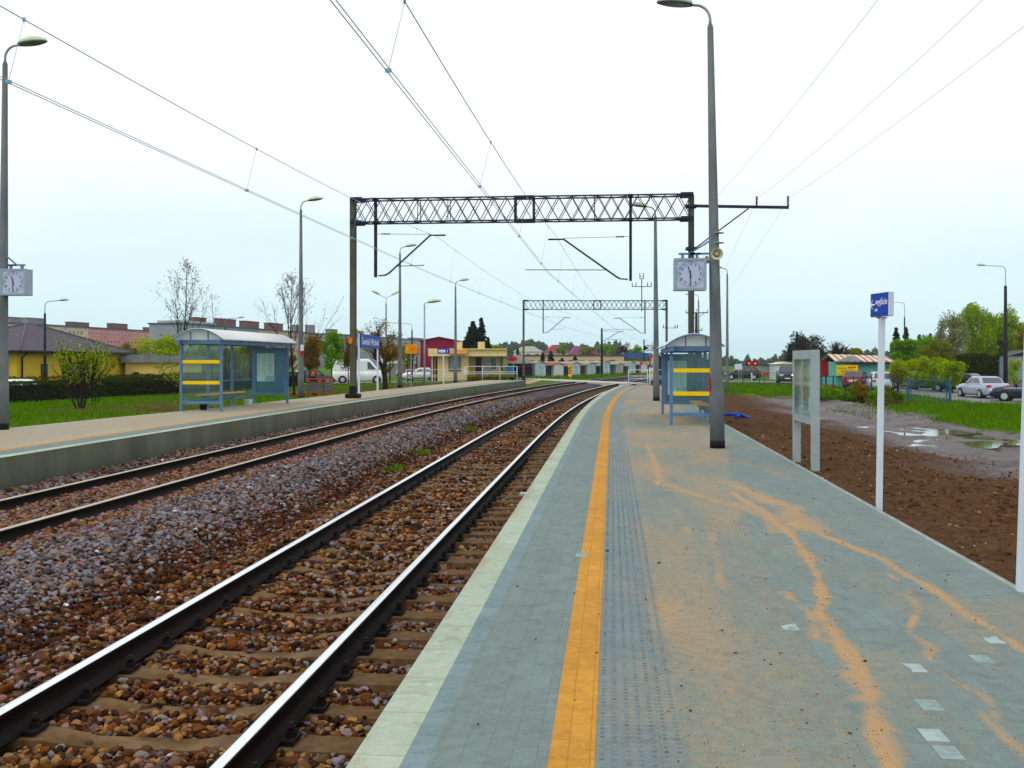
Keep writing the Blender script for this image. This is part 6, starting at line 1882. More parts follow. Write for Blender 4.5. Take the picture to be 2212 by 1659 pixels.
# ---------------------------------------------------------------- pallets, hose, person
M_PAL = pm('red_pallet_wood', (.40, .10, .045), .8, var=.3, scale=4)
px0, py0 = G(690, 50.0); zg = gh(px0, py0)
def pallet(label, loc, rz, group='pallets by the far platform'):
    t = thing('pallet', label, 'pallet', loc, rz, group)
    for k in range(6): mb = MB(); mb.box((0, -.42 + .168 * k, .135), (1.25, .12, .022)); mb.build('board', M_PAL, t)
    for y in (-.44, 0, .44):
        mb = MB(); mb.box((0, y, .012), (1.25, .10, .022)); mb.build('runner', M_PAL, t)
        for x in (-.55, 0, .55): mb = MB(); mb.box((x, y, .073), (.14, .10, .098)); mb.build('block', M_PAL, t)
    return t
pallet('red wooden pallet carrying grey paving blocks beside the lamp post', (px0, py0, zg), .25); pallet('empty red pallet half hidden behind the lamp post', (px0 - .95, py0 + .5, gh(px0 - .95, py0 + .5)), .1)
pallet('red pallet lying on top of the grey paving blocks', (px0, py0, zg + .15 + .50), .3)
M_BLOCKS = bpy.data.materials.new('stacked_pavers'); tt = NT(M_BLOCKS); b_ = tt.new('TexBrick'); b_.inputs['Scale'].default_value = 1; b_.inputs['Brick Width'].default_value = .2; b_.inputs['Row Height'].default_value = .085; b_.inputs['Mortar Size'].default_value = .006
for k_, c_ in (('Color1', (.115, .115, .10)), ('Color2', (.16, .155, .13)), ('Mortar', (.03, .03, .03))): b_.inputs[k_].default_value = c_ + (1,)
s_ = tt.new('SeparateXYZ'); tt.link(tt.coord(), s_.inputs[0]); cc = tt.new('CombineXYZ'); tt.link(tt.math('ADD', s_.outputs[0], s_.outputs[1]), cc.inputs[0]); tt.link(s_.outputs[2], cc.inputs[1]); tt.link(cc.outputs[0], b_.inputs['Vector']); tt.bsdf(b_.outputs['Color'], .9)
for q, w_, lab in ((-.20, .80, 'wide stack of grey paving blocks on the red pallet'), (.42, .40, 'narrow stack of grey paving blocks at the right end of the red pallet')):
    mb = MB(); mb.box((q, 0, .25), (w_, .95, .50), bev=.01); o = mb.build('paver_stack', M_BLOCKS, None, (px0 + .0, py0, zg + .148), .25); tag(o, lab, 'paving blocks')
mb = MB(); hx = [G(p, dd) for p, dd in ((1556, 32.4), (1575, 32.0), (1598, 31.9), (1612, 32.2), (1619, 32.6))]
mb.tube([(x, y, gh(x, y) + .06 + .05 * (k == 2)) for k, (x, y) in enumerate(hx)], .045, 8); hx = [G(p, dd) for p, dd in ((1589, 31.2), (1594, 31.8), (1603, 32.2), (1612, 32.5))]
mb.tube([(x, y, gh(x, y) + .07) for x, y in hx], .045, 8); o = mb.build('blue_pipe', pm('blue_plastic', (.02, .08, .42), .4)); tag(o, 'blue plastic pipe ends lying on the soil beside the near shelter', 'pipe')


def skin_body(name, chains, mat, parent, loc=None):
    """one continuous skinned figure; chains are lists of (point, radius) that start at a known joint"""
    verts = []; edges = []; rad = []
    idx = {}
    def vid(p, r):
        k = tuple(round(c, 4) for c in p)
        if k not in idx: idx[k] = len(verts); verts.append(p); rad.append(r)
        return idx[k]
    for ch in chains:
        prev = None
        for p, r in ch:
            i = vid(p, r)
            if prev is not None and prev != i: edges.append((prev, i))
            prev = i
    me = bpy.data.meshes.new(name); me.from_pydata(verts, edges, []); me.materials.append(mat)
    o = link(name, me, parent, loc); sk = o.modifiers.new('skin', 'SKIN'); sk.use_smooth_shade = True
    for v_, r in zip(me.skin_vertices[0].data, rad): v_.radius = (r, r)
    me.skin_vertices[0].data[0].use_root = True
    o.modifiers.new('smooth', 'SUBSURF').levels = 1; o.modifiers['smooth'].render_levels = 1
    return o


x, y = G(676, 94); zp = min(gh(x, y), -.68)
t = thing('person', 'person in an orange safety vest and dark trousers beside the black car', 'person', (x, y, zp), PSI + PI + .5)
SK = pm('skin', (.46, .26, .18), .6)
pel, chest, neck, head = (0, 0, .95), (0, -.03, 1.32), (0, -.03, 1.50), (0, -.06, 1.66)
ch = [[(pel, .14), ((0, -.01, 1.12), .13), (chest, .15), (neck, .06), (head, .10), ((0, -.06, 1.75), .07)]]
for s_ in (-1, 1):
    hip, kn, an_ = (s_ * .10, 0, .88), (s_ * .12, -.03, .48), (s_ * .13, .02, .09)
    ch.append([(pel, .14), (hip, .10), (kn, .065), (an_, .045), ((s_ * .14, -.14, .04), .04)])
    sh, el, wr, ha = (s_ * .20, -.02, 1.40), (s_ * .27, -.05, 1.13), (s_ * .24, -.24, .98), (s_ * .23, -.31, .95)
    ch.append([(chest, .15), (sh, .07), (el, .05), (wr, .035), (ha, .038)])
    for k in range(4): ch.append([(ha, .038), ((s_ * (.20 + .02 * k), -.36, .935), .010), ((s_ * (.20 + .02 * k), -.395 - .006 * (k in (1, 2)), .905), .008)])
    ch.append([(ha, .038), ((s_ * .19, -.33, .955), .011), ((s_ * .185, -.37, .94), .009)])
bd = skin_body('body', ch, SK, t)
skin_body('safety_vest', [[((0, 0, .86), .19), ((0, -.01, 1.12), .17), ((0, -.03, 1.34), .185), ((0, -.03, 1.46), .12)], [((0, -.03, 1.34), .185), ((-.2, -.02, 1.40), .10)], [((0, -.03, 1.34), .185), ((.2, -.02, 1.40), .10)]], pm('orange_vest', (.80, .14, .02), .7), t)
skin_body('sleeves', [[((0, -.03, 1.38), .10), ((s_ * .20, -.02, 1.40), .085), ((s_ * .27, -.05, 1.13), .065), ((s_ * .245, -.22, .995), .05)] for s_ in (-1, 1)], pm('dark_jacket', (.02, .022, .035), .8), t)
skin_body('trousers', [[((0, 0, .95), .155), ((s_ * .10, 0, .86), .115), ((s_ * .12, -.03, .48), .082), ((s_ * .13, .02, .11), .065)] for s_ in (-1, 1)], pm('dark_trousers', (.015, .017, .03), .85), t)
mb = MB(); mb.lathe([(.02, .0), (.085, .02), (.11, .09), (.09, .15), (.02, .175)], 12, 0, Matrix.Translation((0, -.045, 1.635))); mb.build('hair', pm('dark_hair', (.02, .014, .01), .7), t)
mb = MB(); mb.box((0, -.165, 1.655), (.03, .04, .05), bev=.008); mb.build('nose', SK, bd)
# ---------------------------------------------------------------- plants
def leaf_obj(name, C, size, mat, parent, rng, flat=.0, tri=False):
    """many small leaf faces, one island each"""
    C = np.asarray(C, float); n = len(C)
    M_ = rotm(rng.normal(size=(n, 4)))
    s = size * rng.uniform(.6, 1.35, n)
    T_ = np.array([(-.5, 0, 0), (0, -.28, .08), (.5, 0, 0), (0, .28, .08)])
    V = np.einsum('nij,kj->nki', M_, T_) * s[:, None, None]
    if flat: V[..., 2] *= (1 - flat)
    V += C[:, None, :]
    F = np.arange(n * 4).reshape(n, 4)
    return npmesh(name, V.reshape(-1, 3), F, mat, parent)


LM = {'spring': leafmat('spring_leaves', [(0.2317, 0.3565, 0.0214), (0.3921, 0.4813, 0.0356), (0.1782, 0.2852, 0.0178), (0.4813, 0.4456, 0.0535)]),
      'grassg': leafmat('grass_blades', [(.055, .135, .007), (.10, .22, .010), (.15, .26, .016), (.075, .17, .008), (.19, .22, .03)], .4),
      'hedge': leafmat('hedge_leaves', [(0.024, 0.054, 0.009), (0.048, 0.09, 0.012), (0.09, 0.075, 0.018), (0.033, 0.075, 0.012)], .25),
      'rusty': leafmat('rusty_leaves', [(0.2242, 0.0949, 0.031), (0.1725, 0.1466, 0.0259), (0.3105, 0.1552, 0.0431), (0.1466, 0.1725, 0.0207)]),
      'bud': leafmat('buds', [(.16, .12, .05), (.09, .08, .04), (.20, .17, .07)]),
      'olive': leafmat('olive_leaves', [(0.1224, 0.1734, 0.0245), (0.2244, 0.2652, 0.0408), (0.1734, 0.153, 0.0408), (0.306, 0.306, 0.0612)]),
      'green': leafmat('fresh_leaves', [(0.09, 0.234, 0.0144), (0.18, 0.36, 0.0216), (0.126, 0.27, 0.0216), (0.27, 0.396, 0.036)]),
      'willow': leafmat('willow_leaves', [(0.1883, 0.3139, 0.0167), (0.3139, 0.4394, 0.0251), (0.1465, 0.2511, 0.0167), (0.4185, 0.4604, 0.0419)]),
      'blossom': leafmat('blossom', [(0.2592, 0.2754, 0.1458), (0.4212, 0.405, 0.243), (0.1944, 0.2268, 0.0972), (0.1458, 0.1782, 0.0648)]),
      'spruce': leafmat('spruce_needles', [(.010, .028, .014), (.018, .045, .020), (.008, .02, .014)], .15),
      'twig': leafmat('twig_haze', [(0.055, 0.0418, 0.0385), (0.0935, 0.066, 0.055), (0.0385, 0.033, 0.033), (0.077, 0.066, 0.044)], .15),
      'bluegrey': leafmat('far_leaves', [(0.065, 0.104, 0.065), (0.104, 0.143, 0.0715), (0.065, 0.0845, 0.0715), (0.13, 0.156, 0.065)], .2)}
M_BARK = pm('dark_bark', (.035, .024, .02), .9, var=.35, scale=8, bump=.4, bscale=30)


def grow(mb, tips, p, d, L, r, lvl, mx, rg, spread=.7, ratio=.68, nch=4, trop=.25, thin=.6, minr=.006):
    n = 4 if lvl < 2 else 3
    pts = [p.copy()]; rs = [r]; q = p.copy(); dd = d.copy()
    for k in range(n):
        dd = (dd + Vector((rg.gauss(0, .13), rg.gauss(0, .13), rg.gauss(0, .08) + trop * .18))).normalized()
        q = q + dd * (L / n); pts.append(q.copy()); rs.append(max(minr * .7, r * (1 - (1 - thin) * (k + 1) / n)))
    mb.tube(pts, rs, 6 if lvl == 0 else (4 if lvl < mx else 3), cap=False)
    if lvl >= mx:
        tips.extend((pts[-1], pts[-2], pts[1])); return
    if lvl >= mx - 1: tips.append(pts[-1])
    for k in range(nch):
        f = rg.uniform(.35, 1.0) if k < nch - 1 else 1.0
        i = min(n - 1, int(f * n)); a = pts[i].lerp(pts[i + 1], f * n - i) if i < n else pts[-1]
        az = rg.uniform(0, 2 * PI) ; sp = spread * rg.uniform(.6, 1.25)
        b = dd.orthogonal().normalized(); b = Matrix.Rotation(az, 3, dd) @ b
        nd = (dd * math.cos(sp) + b * math.sin(sp)); nd.z += trop * .4; nd.normalize()
        grow(mb, tips, a, nd, L * ratio * rg.uniform(.75, 1.2), max(minr, rs[min(i, n)] * .62), lvl + 1, mx, rg, spread, ratio, nch, trop, thin, minr)


def bare_tree(label, px, d, top, leaf, nleaf, lsize, seed, H0=.28, mx=4, spread=.55, ratio=.70, nch=4, trop=.35, r=.09, stems=1, group='young trees on the lawn', z=None, name='tree', lean=0, minr=.006, lead=0):
    rg = random.Random(seed); rng = np.random.default_rng(seed)
    x, y = G(px, d); z = gh(x, y) if z is None else z; H = ZY(top, d) - z
    t = thing(name, label, 'tree', (x, y, z), 0, group)
    mb = MB(); tips = []
    if lead:
        pts = []; q = Vector((0, 0, -.1)); n_ = 14
        for k in range(n_ + 1):
            f = k / n_; pts.append(Vector((lean * H * f + .02 * H * math.sin(3 * f + seed), .015 * H * math.sin(4 * f + seed), -.1 + (H + .1) * f)))
        mb.tube(pts, [r * (1 - f / (n_ + 1)) ** 1.1 + minr * .6 for f in range(n_ + 1)], 7, cap=False)
        nb = lead
        for b in range(nb):
            f = .22 + .74 * (b + rg.random()) / nb; i = min(n_ - 1, int(f * n_)); a0 = pts[i].lerp(pts[i + 1], f * n_ - i)
            az = b * 2.4 + rg.uniform(-.5, .5); el = rg.uniform(.75, 1.05) + f * .2
            dv = Vector((math.cos(az) * math.cos(el), math.sin(az) * math.cos(el), math.sin(el)))
            grow(mb, tips, a0, dv, H * spread * (1.08 - f) * rg.uniform(.75, 1.15), max(minr, r * .42 * (1.1 - f)), 1, mx, rg, .5, .52, nch, trop, .5, minr)
        tips += [pts[-1], pts[-2], pts[-3]]
    for s in range(0 if lead else stems):
        a = 2 * PI * s / max(1, stems); dv = Vector((.22 * math.cos(a) * (stems > 1) + lean, .22 * math.sin(a) * (stems > 1), 1)).normalized()
        grow(mb, tips, Vector((.06 * math.cos(a) * (stems > 1), .06 * math.sin(a) * (stems > 1), -.1)), dv, H * H0, r, 0, mx, rg, spread, ratio, nch, trop, minr=minr)
    zm = max(v[2] for v in mb.v); k = 1.0 if lead else H / zm
    mb.v = [(v[0] * k, v[1] * k, v[2] * k) for v in mb.v]
    mb.build('trunk', M_BARK, t)
    if nleaf:
        T_ = np.array([(p.x * k, p.y * k, p.z * k) for p in tips])
        C = T_[rng.integers(0, len(T_), nleaf)] + rng.normal(0, .06 + .012 * H, (nleaf, 3))
        leaf_obj('crown', C, lsize, LM[leaf], t, rng)
    return t


def lobes(rng, n, rx, ry, rz, k, sp=.34):
    """leaf points gathered in uneven clumps through an ellipsoid"""
    c = rng.normal(size=(k, 3)); c /= np.linalg.norm(c, axis=1, keepdims=True); c *= rng.uniform(.25, 1.0, (k, 1)) ** .5 * .85
    wt = rng.uniform(.4, 1.5, k); i = rng.choice(k, n, p=wt / wt.sum())
    o = rng.normal(size=(n, 3)); o /= np.linalg.norm(o, axis=1, keepdims=True); o *= rng.uniform(0, 1, (n, 1)) ** .5 * sp * rng.uniform(.7, 1.3, k)[i][:, None]
    p = c[i] + o
    return p * np.array([rx, ry, rz])


def leafy(label, px, d, top, base, wpx, leaf, n, size, seed, k=26, group='trees around the station', z=None, name='tree', trunk=True, cat='tree', depth=None, shape=0.0):
    """crown between picture rows top..base, wpx wide"""
    rng = np.random.default_rng(seed); rg = random.Random(seed)
    x, y = G(px, d); zg = gh(x, y) if z is None else z
    zt, zb = ZY(top, d), ZY(base, d); rx = pxw(wpx, d) / 2; rz = (zt - zb) / 2; cz = (zt + zb) / 2 - zg
    t = thing(name, label, cat, (x, y, zg), 0, group)
    C = lobes(rng, n, rx, depth or rx * .8, rz, k)
    if shape: C[:, :2] *= (1 - shape * np.clip(C[:, 2:3] / rz, -1, 1) * .5)
    C[:, 2] += cz
    if trunk:
        mb = MB(); mb.tube([(0, 0, -.3), (rx * .02, 0, max(.3, zb - zg)), (0, 0, cz + rz * .2)], [max(.05, rx * .05), max(.04, rx * .04), .02], 7, cap=False)
        for q in range(7):
            a = 2 * PI * q / 7 + rg.random(); f = rg.uniform(.2, .8); z0 = max(.2, zb - zg) + (cz - zb + zg) * .3 * f
            mb.tube([(0, 0, z0), (rx * .35 * math.cos(a), rx * .3 * math.sin(a), z0 + rz * .5), (rx * .7 * math.cos(a), rx * .6 * math.sin(a), z0 + rz * (.7 + .5 * rg.random()))], [max(.03, rx * .02), .02, .01], 5, cap=False)
        mb.build('trunk', M_BARK, t)
    leaf_obj('crown' if trunk else 'foliage', C, size, LM[leaf], t, rng)
    return t


def spruce(label, px, d, top, base, wpx, seed, n=2600, size=.3, z=None, group='dark spruces', dens=1):
    rng = np.random.default_rng(seed); x, y = G(px, d); zg = gh(x, y) if z is None else z
    zt, zb = ZY(top, d) - zg, ZY(base, d) - zg; rx = pxw(wpx, d) / 2
    t = thing('spruce', label, 'tree', (x, y, zg), 0, group)
    mb = MB(); mb.tube([(0, 0, -.2), (0, 0, zt)], [rx * .08 + .03, .015], 6); C = []
    wh = max(16, int((zt - zb) / (.16 + rx * .035)))
    for k in range(wh):
        f = k / wh; z = zb + (zt - zb) * f; r = rx * (1 - f) ** .85 + .06
        nb = 5
        for b in range(nb):
            a = 2 * PI * b / nb + k * 1.9 + rng.uniform(0, .9); rr_ = r * rng.uniform(.55, 1.15); z = zb + (zt - zb) * min(1, max(0, f + rng.uniform(-.5, .5) / wh))
            tip = (rr_ * math.cos(a), rr_ * math.sin(a), z - rr_ * .22 + .12 * rr_ * f)
            mb.tube([(0, 0, z), tip], [.02 + rx * .008, .006], 3, cap=False)
            m_ = max(3, int(n / (wh * nb) * (1.6 - f)))
            s = rng.uniform(.1, 1, m_) ** .8; sp = (.06 + .16 * (1 - s)) * rr_ + .03
            C.append(np.stack([tip[0] * s, tip[1] * s, z + (tip[2] - z) * s], -1) + rng.normal(size=(m_, 3)) * sp[:, None] * np.array([.7, .7, .45]))
    mb.build('trunk', M_BARK, t); leaf_obj('crown', np.concatenate(C), size, LM['spruce'], t, rng)
    return t


# bare and budding trees left
bare_tree('bare budding tree rising behind the left end of the far shelter roof', 396, 56, 572, 'bud', 700, .09, 5, mx=3, spread=.40, nch=4, trop=.5, r=.07, minr=.006, lead=19)
bare_tree('small bare sapling just right of the tall budding tree', 456, 60, 634, 'bud', 160, .08, 6, mx=2, spread=.4, nch=3, trop=.5, r=.05, lead=9)
bare_tree('budding tree behind the lamp post right of the far shelter', 634, 49, 602, 'bud', 700, .075, 9, mx=3, spread=.5, nch=4, trop=.45, r=.065, minr=.006, lead=20)
bare_tree('dark spreading tree by the station name sign', 829, 57, 686, 'rusty', 2300, .08, 14, .22, 4, .62, .72, 4, .22, .085, minr=.006)
bare_tree('many-stemmed sapling with sparse yellow leaves on the lawn', 172, 39, 728, 'spring', 1500, .085, 21, .30, 3, .30, .74, 4, .45, .035, stems=5, minr=.005)
bare_tree('thin sapling behind the many-stemmed one', 206, 44, 738, 'spring', 600, .085, 22, .34, 3, .40, .66, 4, .4, .022, stems=3, minr=.005)
bare_tree('bare shrub seen through the glass of the far shelter', 508, 62, 742, 'rusty', 900, .10, 24, .3, 3, .6, .7, 4, .25, .04, stems=4)
bare_tree('drooping bare shrub left of the far shelter', 352, 60, 758, 'spring', 500, .10, 25, .34, 3, .75, .7, 3, .1, .035, stems=3)
# leafy masses left
G1 = 'bushes and trees between lawn and flats'
for px, d, tp, bs, w_, lf, n, sz, lab in ((330, 104, 720, 806, 124, 'spring', 7500, .22, 'round yellow-green bush in front of the pink flats'), (268, 102, 738, 806, 66, 'rusty', 2800, .2, 'reddish bush beside the yellow-green one'), (362, 108, 722, 806, 80, 'olive', 3600, .2, 'olive bush behind the left shelter post'),
                                          (440, 88, 716, 812, 104, 'spring', 6000, .22, 'green tree behind the near glass of the far shelter'), (560, 92, 728, 812, 90, 'olive', 4200, .22, 'olive tree behind the far shelter cabinet'), (500, 98, 726, 812, 100, 'spring', 4800, .22, 'pale bush in the middle behind the far shelter'), (668, 78, 717, 804, 64, 'rusty', 4200, .16, 'rust-tinted tree right of the lamp post by the shelter'),
                                          (716, 88, 716, 800, 66, 'green', 3800, .18, 'green willow-like tree left of the gantry post'), (752, 90, 722, 800, 50, 'rusty', 2600, .18, 'brownish tree right behind the gantry post'), (842, 92, 738, 784, 66, 'rusty', 2600, .16, 'brown tree behind the station name sign'), (880, 112, 730, 800, 50, 'olive', 2400, .2, 'olive tree behind the orange board'), (622, 84, 742, 806, 40, 'rusty', 1800, .16, 'reddish bush behind the budding tree')):
    leafy(lab, px, d, tp, bs, w_, lf, n, sz, px, 22, G1)


def hedge(label, pts, h, th, leaf, n, size, seed):
    rng = np.random.default_rng(seed); o = Vector((*pts[0], 0)); t = thing('hedge', label, 'hedge', tuple(o), 0, 'clipped hedges'); C = []
    seg = [(Vector((*a, 0)), Vector((*b, 0))) for a, b in zip(pts[:-1], pts[1:])]; tot = sum((b - a).length for a, b in seg); mb = MB()
    for a, b in seg:
        m_ = int(n * (b - a).length / tot); f = rng.random(m_); w = rng.uniform(-1, 1, m_); hz = rng.random(m_) ** .7
        edge = rng.random(m_) < .7; w = np.where(edge, np.sign(w) * (.85 + .2 * rng.random(m_)), w); hz = np.where(rng.random(m_) < .3, .92 + .12 * rng.random(m_), hz)
        e = (b - a); nn = Vector((-e.y, e.x, 0)).normalized()
        X = a.x + e.x * f + nn.x * w * th / 2; Y = a.y + e.y * f + nn.y * w * th / 2
        bump = 1 + .12 * (fbm(X * 1.3, Y * 1.3, seed) - .5) * 2
        Z = ground_h(X, Y) + hz * h * bump; C.append(np.stack([X - o.x, Y - o.y, Z], -1))
        k = int(e.length / .5)
        for i in range(k):
            p = a.lerp(b, (i + .5) / k) + nn * rng.uniform(-.2, .2); z = gh(p.x, p.y); mb.tube([(p.x - o.x, p.y - o.y, z - .1), (p.x - o.x + rng.uniform(-.2, .2), p.y - o.y, z + h * .85)], [.03, .01], 4, cap=False)
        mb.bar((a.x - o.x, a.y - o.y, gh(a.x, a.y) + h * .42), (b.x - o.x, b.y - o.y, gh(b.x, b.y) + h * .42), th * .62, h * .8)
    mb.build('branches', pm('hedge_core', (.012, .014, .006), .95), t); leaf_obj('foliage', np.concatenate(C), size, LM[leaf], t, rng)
    return t
hedge('dark clipped hedge along the lawn in front of the yellow house', [G(-260, 44), G(-20, 50), G(200, 56), G(400, 63), G(650, 76)], 1.06, .9, 'hedge', 26000, .085, 41)
hedge('second hedge behind the first, at the foot of the yellow house', [G(-260, 53), G(-20, 60), G(230, 68), G(400, 78), G(620, 92)], 1.25, .9, 'hedge', 18000, .10, 42)
hedge('low green hedge in front of the station building', [G(1012, 98), G(1062, 97), G(1108, 96)], .75, .8, 'olive', 3500, .10, 43)

# middle distance
spruce('big dark spruce behind the station building', 1022, 132, 694, 762, 64, 51, 6000, .34)
spruce('narrow spruce just right of the big one', 1040, 136, 684, 764, 40, 52, 3500, .3); spruce('small dark spruce at the right of the station roof', 1054, 138, 728, 768, 26, 53, 1200, .28)
leafy('light green bush above the station roof', 1062, 140, 742, 768, 44, 'spring', 1200, .3, 54, 12)
for px, d, tp, bs, w_, lab in ((1172, 190, 762, 792, 16, 'slim spruce at the left of the tan building'), (1190, 188, 758, 792, 26, 'broad spruce before the tan building'), (1214, 192, 774, 792, 20, 'low spruce beside the broad one'), (1242, 186, 770, 794, 30, 'bushy spruce in the middle of the tan building'), (1118, 180, 752, 790, 16, 'spruce behind the distant gantry post')):
    spruce(lab, px, d, tp, bs, w_, px, 900, .34)
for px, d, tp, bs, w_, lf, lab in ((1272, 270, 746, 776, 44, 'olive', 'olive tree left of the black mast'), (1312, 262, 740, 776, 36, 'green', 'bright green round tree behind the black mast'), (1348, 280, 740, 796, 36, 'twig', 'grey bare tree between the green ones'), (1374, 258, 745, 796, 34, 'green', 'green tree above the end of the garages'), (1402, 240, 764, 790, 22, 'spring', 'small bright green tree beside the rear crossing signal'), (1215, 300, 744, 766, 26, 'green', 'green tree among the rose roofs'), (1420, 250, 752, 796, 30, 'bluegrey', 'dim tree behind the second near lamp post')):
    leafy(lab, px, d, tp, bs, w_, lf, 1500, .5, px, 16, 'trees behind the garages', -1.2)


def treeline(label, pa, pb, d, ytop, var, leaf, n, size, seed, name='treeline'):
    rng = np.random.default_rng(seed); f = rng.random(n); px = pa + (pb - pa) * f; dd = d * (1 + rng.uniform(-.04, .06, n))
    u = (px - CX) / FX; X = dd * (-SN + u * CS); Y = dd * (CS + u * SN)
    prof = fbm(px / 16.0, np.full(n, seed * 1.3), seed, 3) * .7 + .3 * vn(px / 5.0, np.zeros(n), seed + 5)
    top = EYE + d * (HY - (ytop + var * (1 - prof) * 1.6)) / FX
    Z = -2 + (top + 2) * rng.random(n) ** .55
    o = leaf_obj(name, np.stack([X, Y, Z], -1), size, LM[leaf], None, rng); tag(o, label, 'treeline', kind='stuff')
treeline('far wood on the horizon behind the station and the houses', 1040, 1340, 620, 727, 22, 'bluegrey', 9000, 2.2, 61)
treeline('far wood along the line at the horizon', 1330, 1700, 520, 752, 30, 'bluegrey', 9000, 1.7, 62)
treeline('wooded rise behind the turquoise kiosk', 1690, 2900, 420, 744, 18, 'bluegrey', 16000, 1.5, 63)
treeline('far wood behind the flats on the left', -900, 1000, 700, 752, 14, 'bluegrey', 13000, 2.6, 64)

# right side
def crown_dome(C): return C
leafy('dark twiggy tree mass left of the notice board', 1744, 150, 712, 808, 92, 'twig', 9000, .28, 71, 34)
spruce('slim dark conifer at the left edge of the twiggy trees', 1706, 148, 742, 806, 26, 72, 1600, .3); spruce('pointed dark conifer within the twiggy trees', 1722, 150, 722, 806, 22, 73, 1600, .3)
bare_tree('thin bare tree behind the red cabinet', 1792, 120, 736, 'twig', 600, .16, 74, .26, 4, .5, .72, 4, .3, .09, group='trees around the station', minr=.02)
leafy('round olive bush behind the kiosk roof', 1846, 190, 752, 778, 56, 'olive', 2200, .36, 75, 16)
spruce('dark blue spruce just right of the exit sign', 1936, 128, 706, 790, 40, 76, 2600, .3); spruce('second dark spruce beside the street lamp', 1957, 132, 706, 790, 34, 77, 2200, .3); spruce('third dark spruce further right', 1986, 130, 722, 790, 34, 78, 2000, .3); spruce('pale-topped spruce behind the blossoming tree', 2010, 134, 720, 790, 30, 79, 1600, .3)
leafy('tall mixed green tree behind the spruces', 2000, 112, 716, 806, 70, 'green', 5500, .24, 181, 26); leafy('broad yellow-green tree filling the gap behind the steel gate', 2020, 100, 734, 812, 90, 'olive', 7000, .22, 180, 30); leafy('bright green bush tree under the spruces', 1950, 104, 728, 802, 74, 'green', 6500, .24, 80, 30)
leafy('grey-green blossoming tree left of the tall willow', 2054, 118, 672, 800, 84, 'blossom', 8000, .24, 81, 40, shape=.25)
leafy('tall yellow-green willow behind the silver sedan', 2112, 124, 652, 796, 96, 'willow', 15000, .26, 82, 46, shape=.35); leafy('second yellow-green willow behind the dark lamp', 2168, 128, 664, 796, 104, 'willow', 15000, .26, 83, 46, shape=.35)
leafy('yellow-green tree at the far right edge', 2222, 120, 684, 804, 76, 'olive', 7000, .26, 84, 30)
leafy('spreading bush with layered yellow-green sprays behind the gate', 1972, 82, 764, 840, 92, 'spring', 8500, .15, 85, 20, name='bush', cat='bush', trunk=False); leafy('lower yellow-green bush right of the layered one', 2030, 83, 774, 838, 86, 'willow', 7000, .15, 185, 18, name='bush', cat='bush', trunk=False); leafy('leafy bush right of the steel gate', 2058, 80, 776, 832, 60, 'willow', 4200, .16, 86, 26, name='bush', cat='bush'); leafy('bush at the left of the kiosk car row', 1938, 76, 792, 832, 36, 'olive', 2200, .15, 87, 18, name='bush', cat='bush')
hedge('tall dark ivy-grown hedge behind the silver sedan', [G(2066, 96), G(2130, 95), G(2190, 94)], 3.0, 1.4, 'hedge', 14000, .15, 88)
leafy('bright bush at the foot of the dark lamp behind the navy car', 2190, 86, 772, 836, 40, 'spring', 1500, .16, 89, 12, name='bush', cat='bush', trunk=False)
# weeds and low bushes along the fence
rgw = random.Random(5)
wl = [(1770, 62, 828, 862, 50, 'green'), (1800, 61, 834, 866, 50, 'green'), (1832, 60, 838, 868, 50, 'grassg'), (1862, 59.5, 832, 870, 46, 'rusty'), (1898, 59, 836, 874, 50, 'green'), (1928, 58.5, 838, 876, 44, 'grassg'), (1786, 63, 820, 858, 40, 'rusty'), (1910, 60, 826, 868, 40, 'rusty'), (1848, 61, 822, 862, 40, 'olive')]
ws = ['leftmost weed clump under the fence by the notice board', 'green weed clump right of the notice board', 'bright nettle clump under the fence', 'brown dry weed clump in the middle of the fence', 'green weed clump beside the exit sign post', 'bright nettles left of the steel gate', 'brown dry weeds close behind the notice board', 'brown dry weeds right of the exit sign post', 'olive weeds before the dark red car']
for (px, d, tp, bs, w_, lf), lab in zip(wl, ws): leafy(lab, px, d, tp, bs + 6, w_, lf, 1900, .10, px + 7, 14, 'weed clumps along the fence', None, 'weed_clump', False, 'weeds')
for px, py, lab in ((914, 976, 'bright weed tuft between the two tracks'), (862, 1010, 'tiny weed tuft between the tracks nearer the camera'), (1011, 926, 'small weed tuft between the tracks farther away')):
    d = D(py, RZ - .3); x, y = G(px, d); rng = np.random.default_rng(px); t = thing('weed_tuft', lab, 'weeds', (x, y, RZ - .40), 0, 'weed tufts between the tracks')
    C = rng.normal(size=(160, 3)) * np.array([.16, .2, .045]); C[:, 2] = np.abs(C[:, 2]) + .05; leaf_obj('foliage', C, .07, LM['grassg'], t, rng)
# dug earth mound with roots by the gate
t = None
rng = np.random.default_rng(15); x0, y0 = G(1930, 55); C = []
mb = MB()
for k in range(26):
    a = rng.uniform(0, PI); L = rng.uniform(.4, 1.2); p = Vector((x0 + rng.uniform(-1.2, 1.2), y0 + rng.uniform(-.5, .5), 0)); z = gh(p.x, p.y); mb.tube([(p.x, p.y, z + .05), (p.x + L * .5 * math.cos(a), p.y + .2, z + .25 * rng.random() + .1), (p.x + L * math.cos(a), p.y + .3 * math.sin(a), z + .06)], [.03, .025, .01], 5)
tag(mb.build('root_pile', pm('root_wood', (.10, .05, .03), .9, var=.4, scale=5)), 'heap of cut roots in the grass left of the steel gate', 'roots')


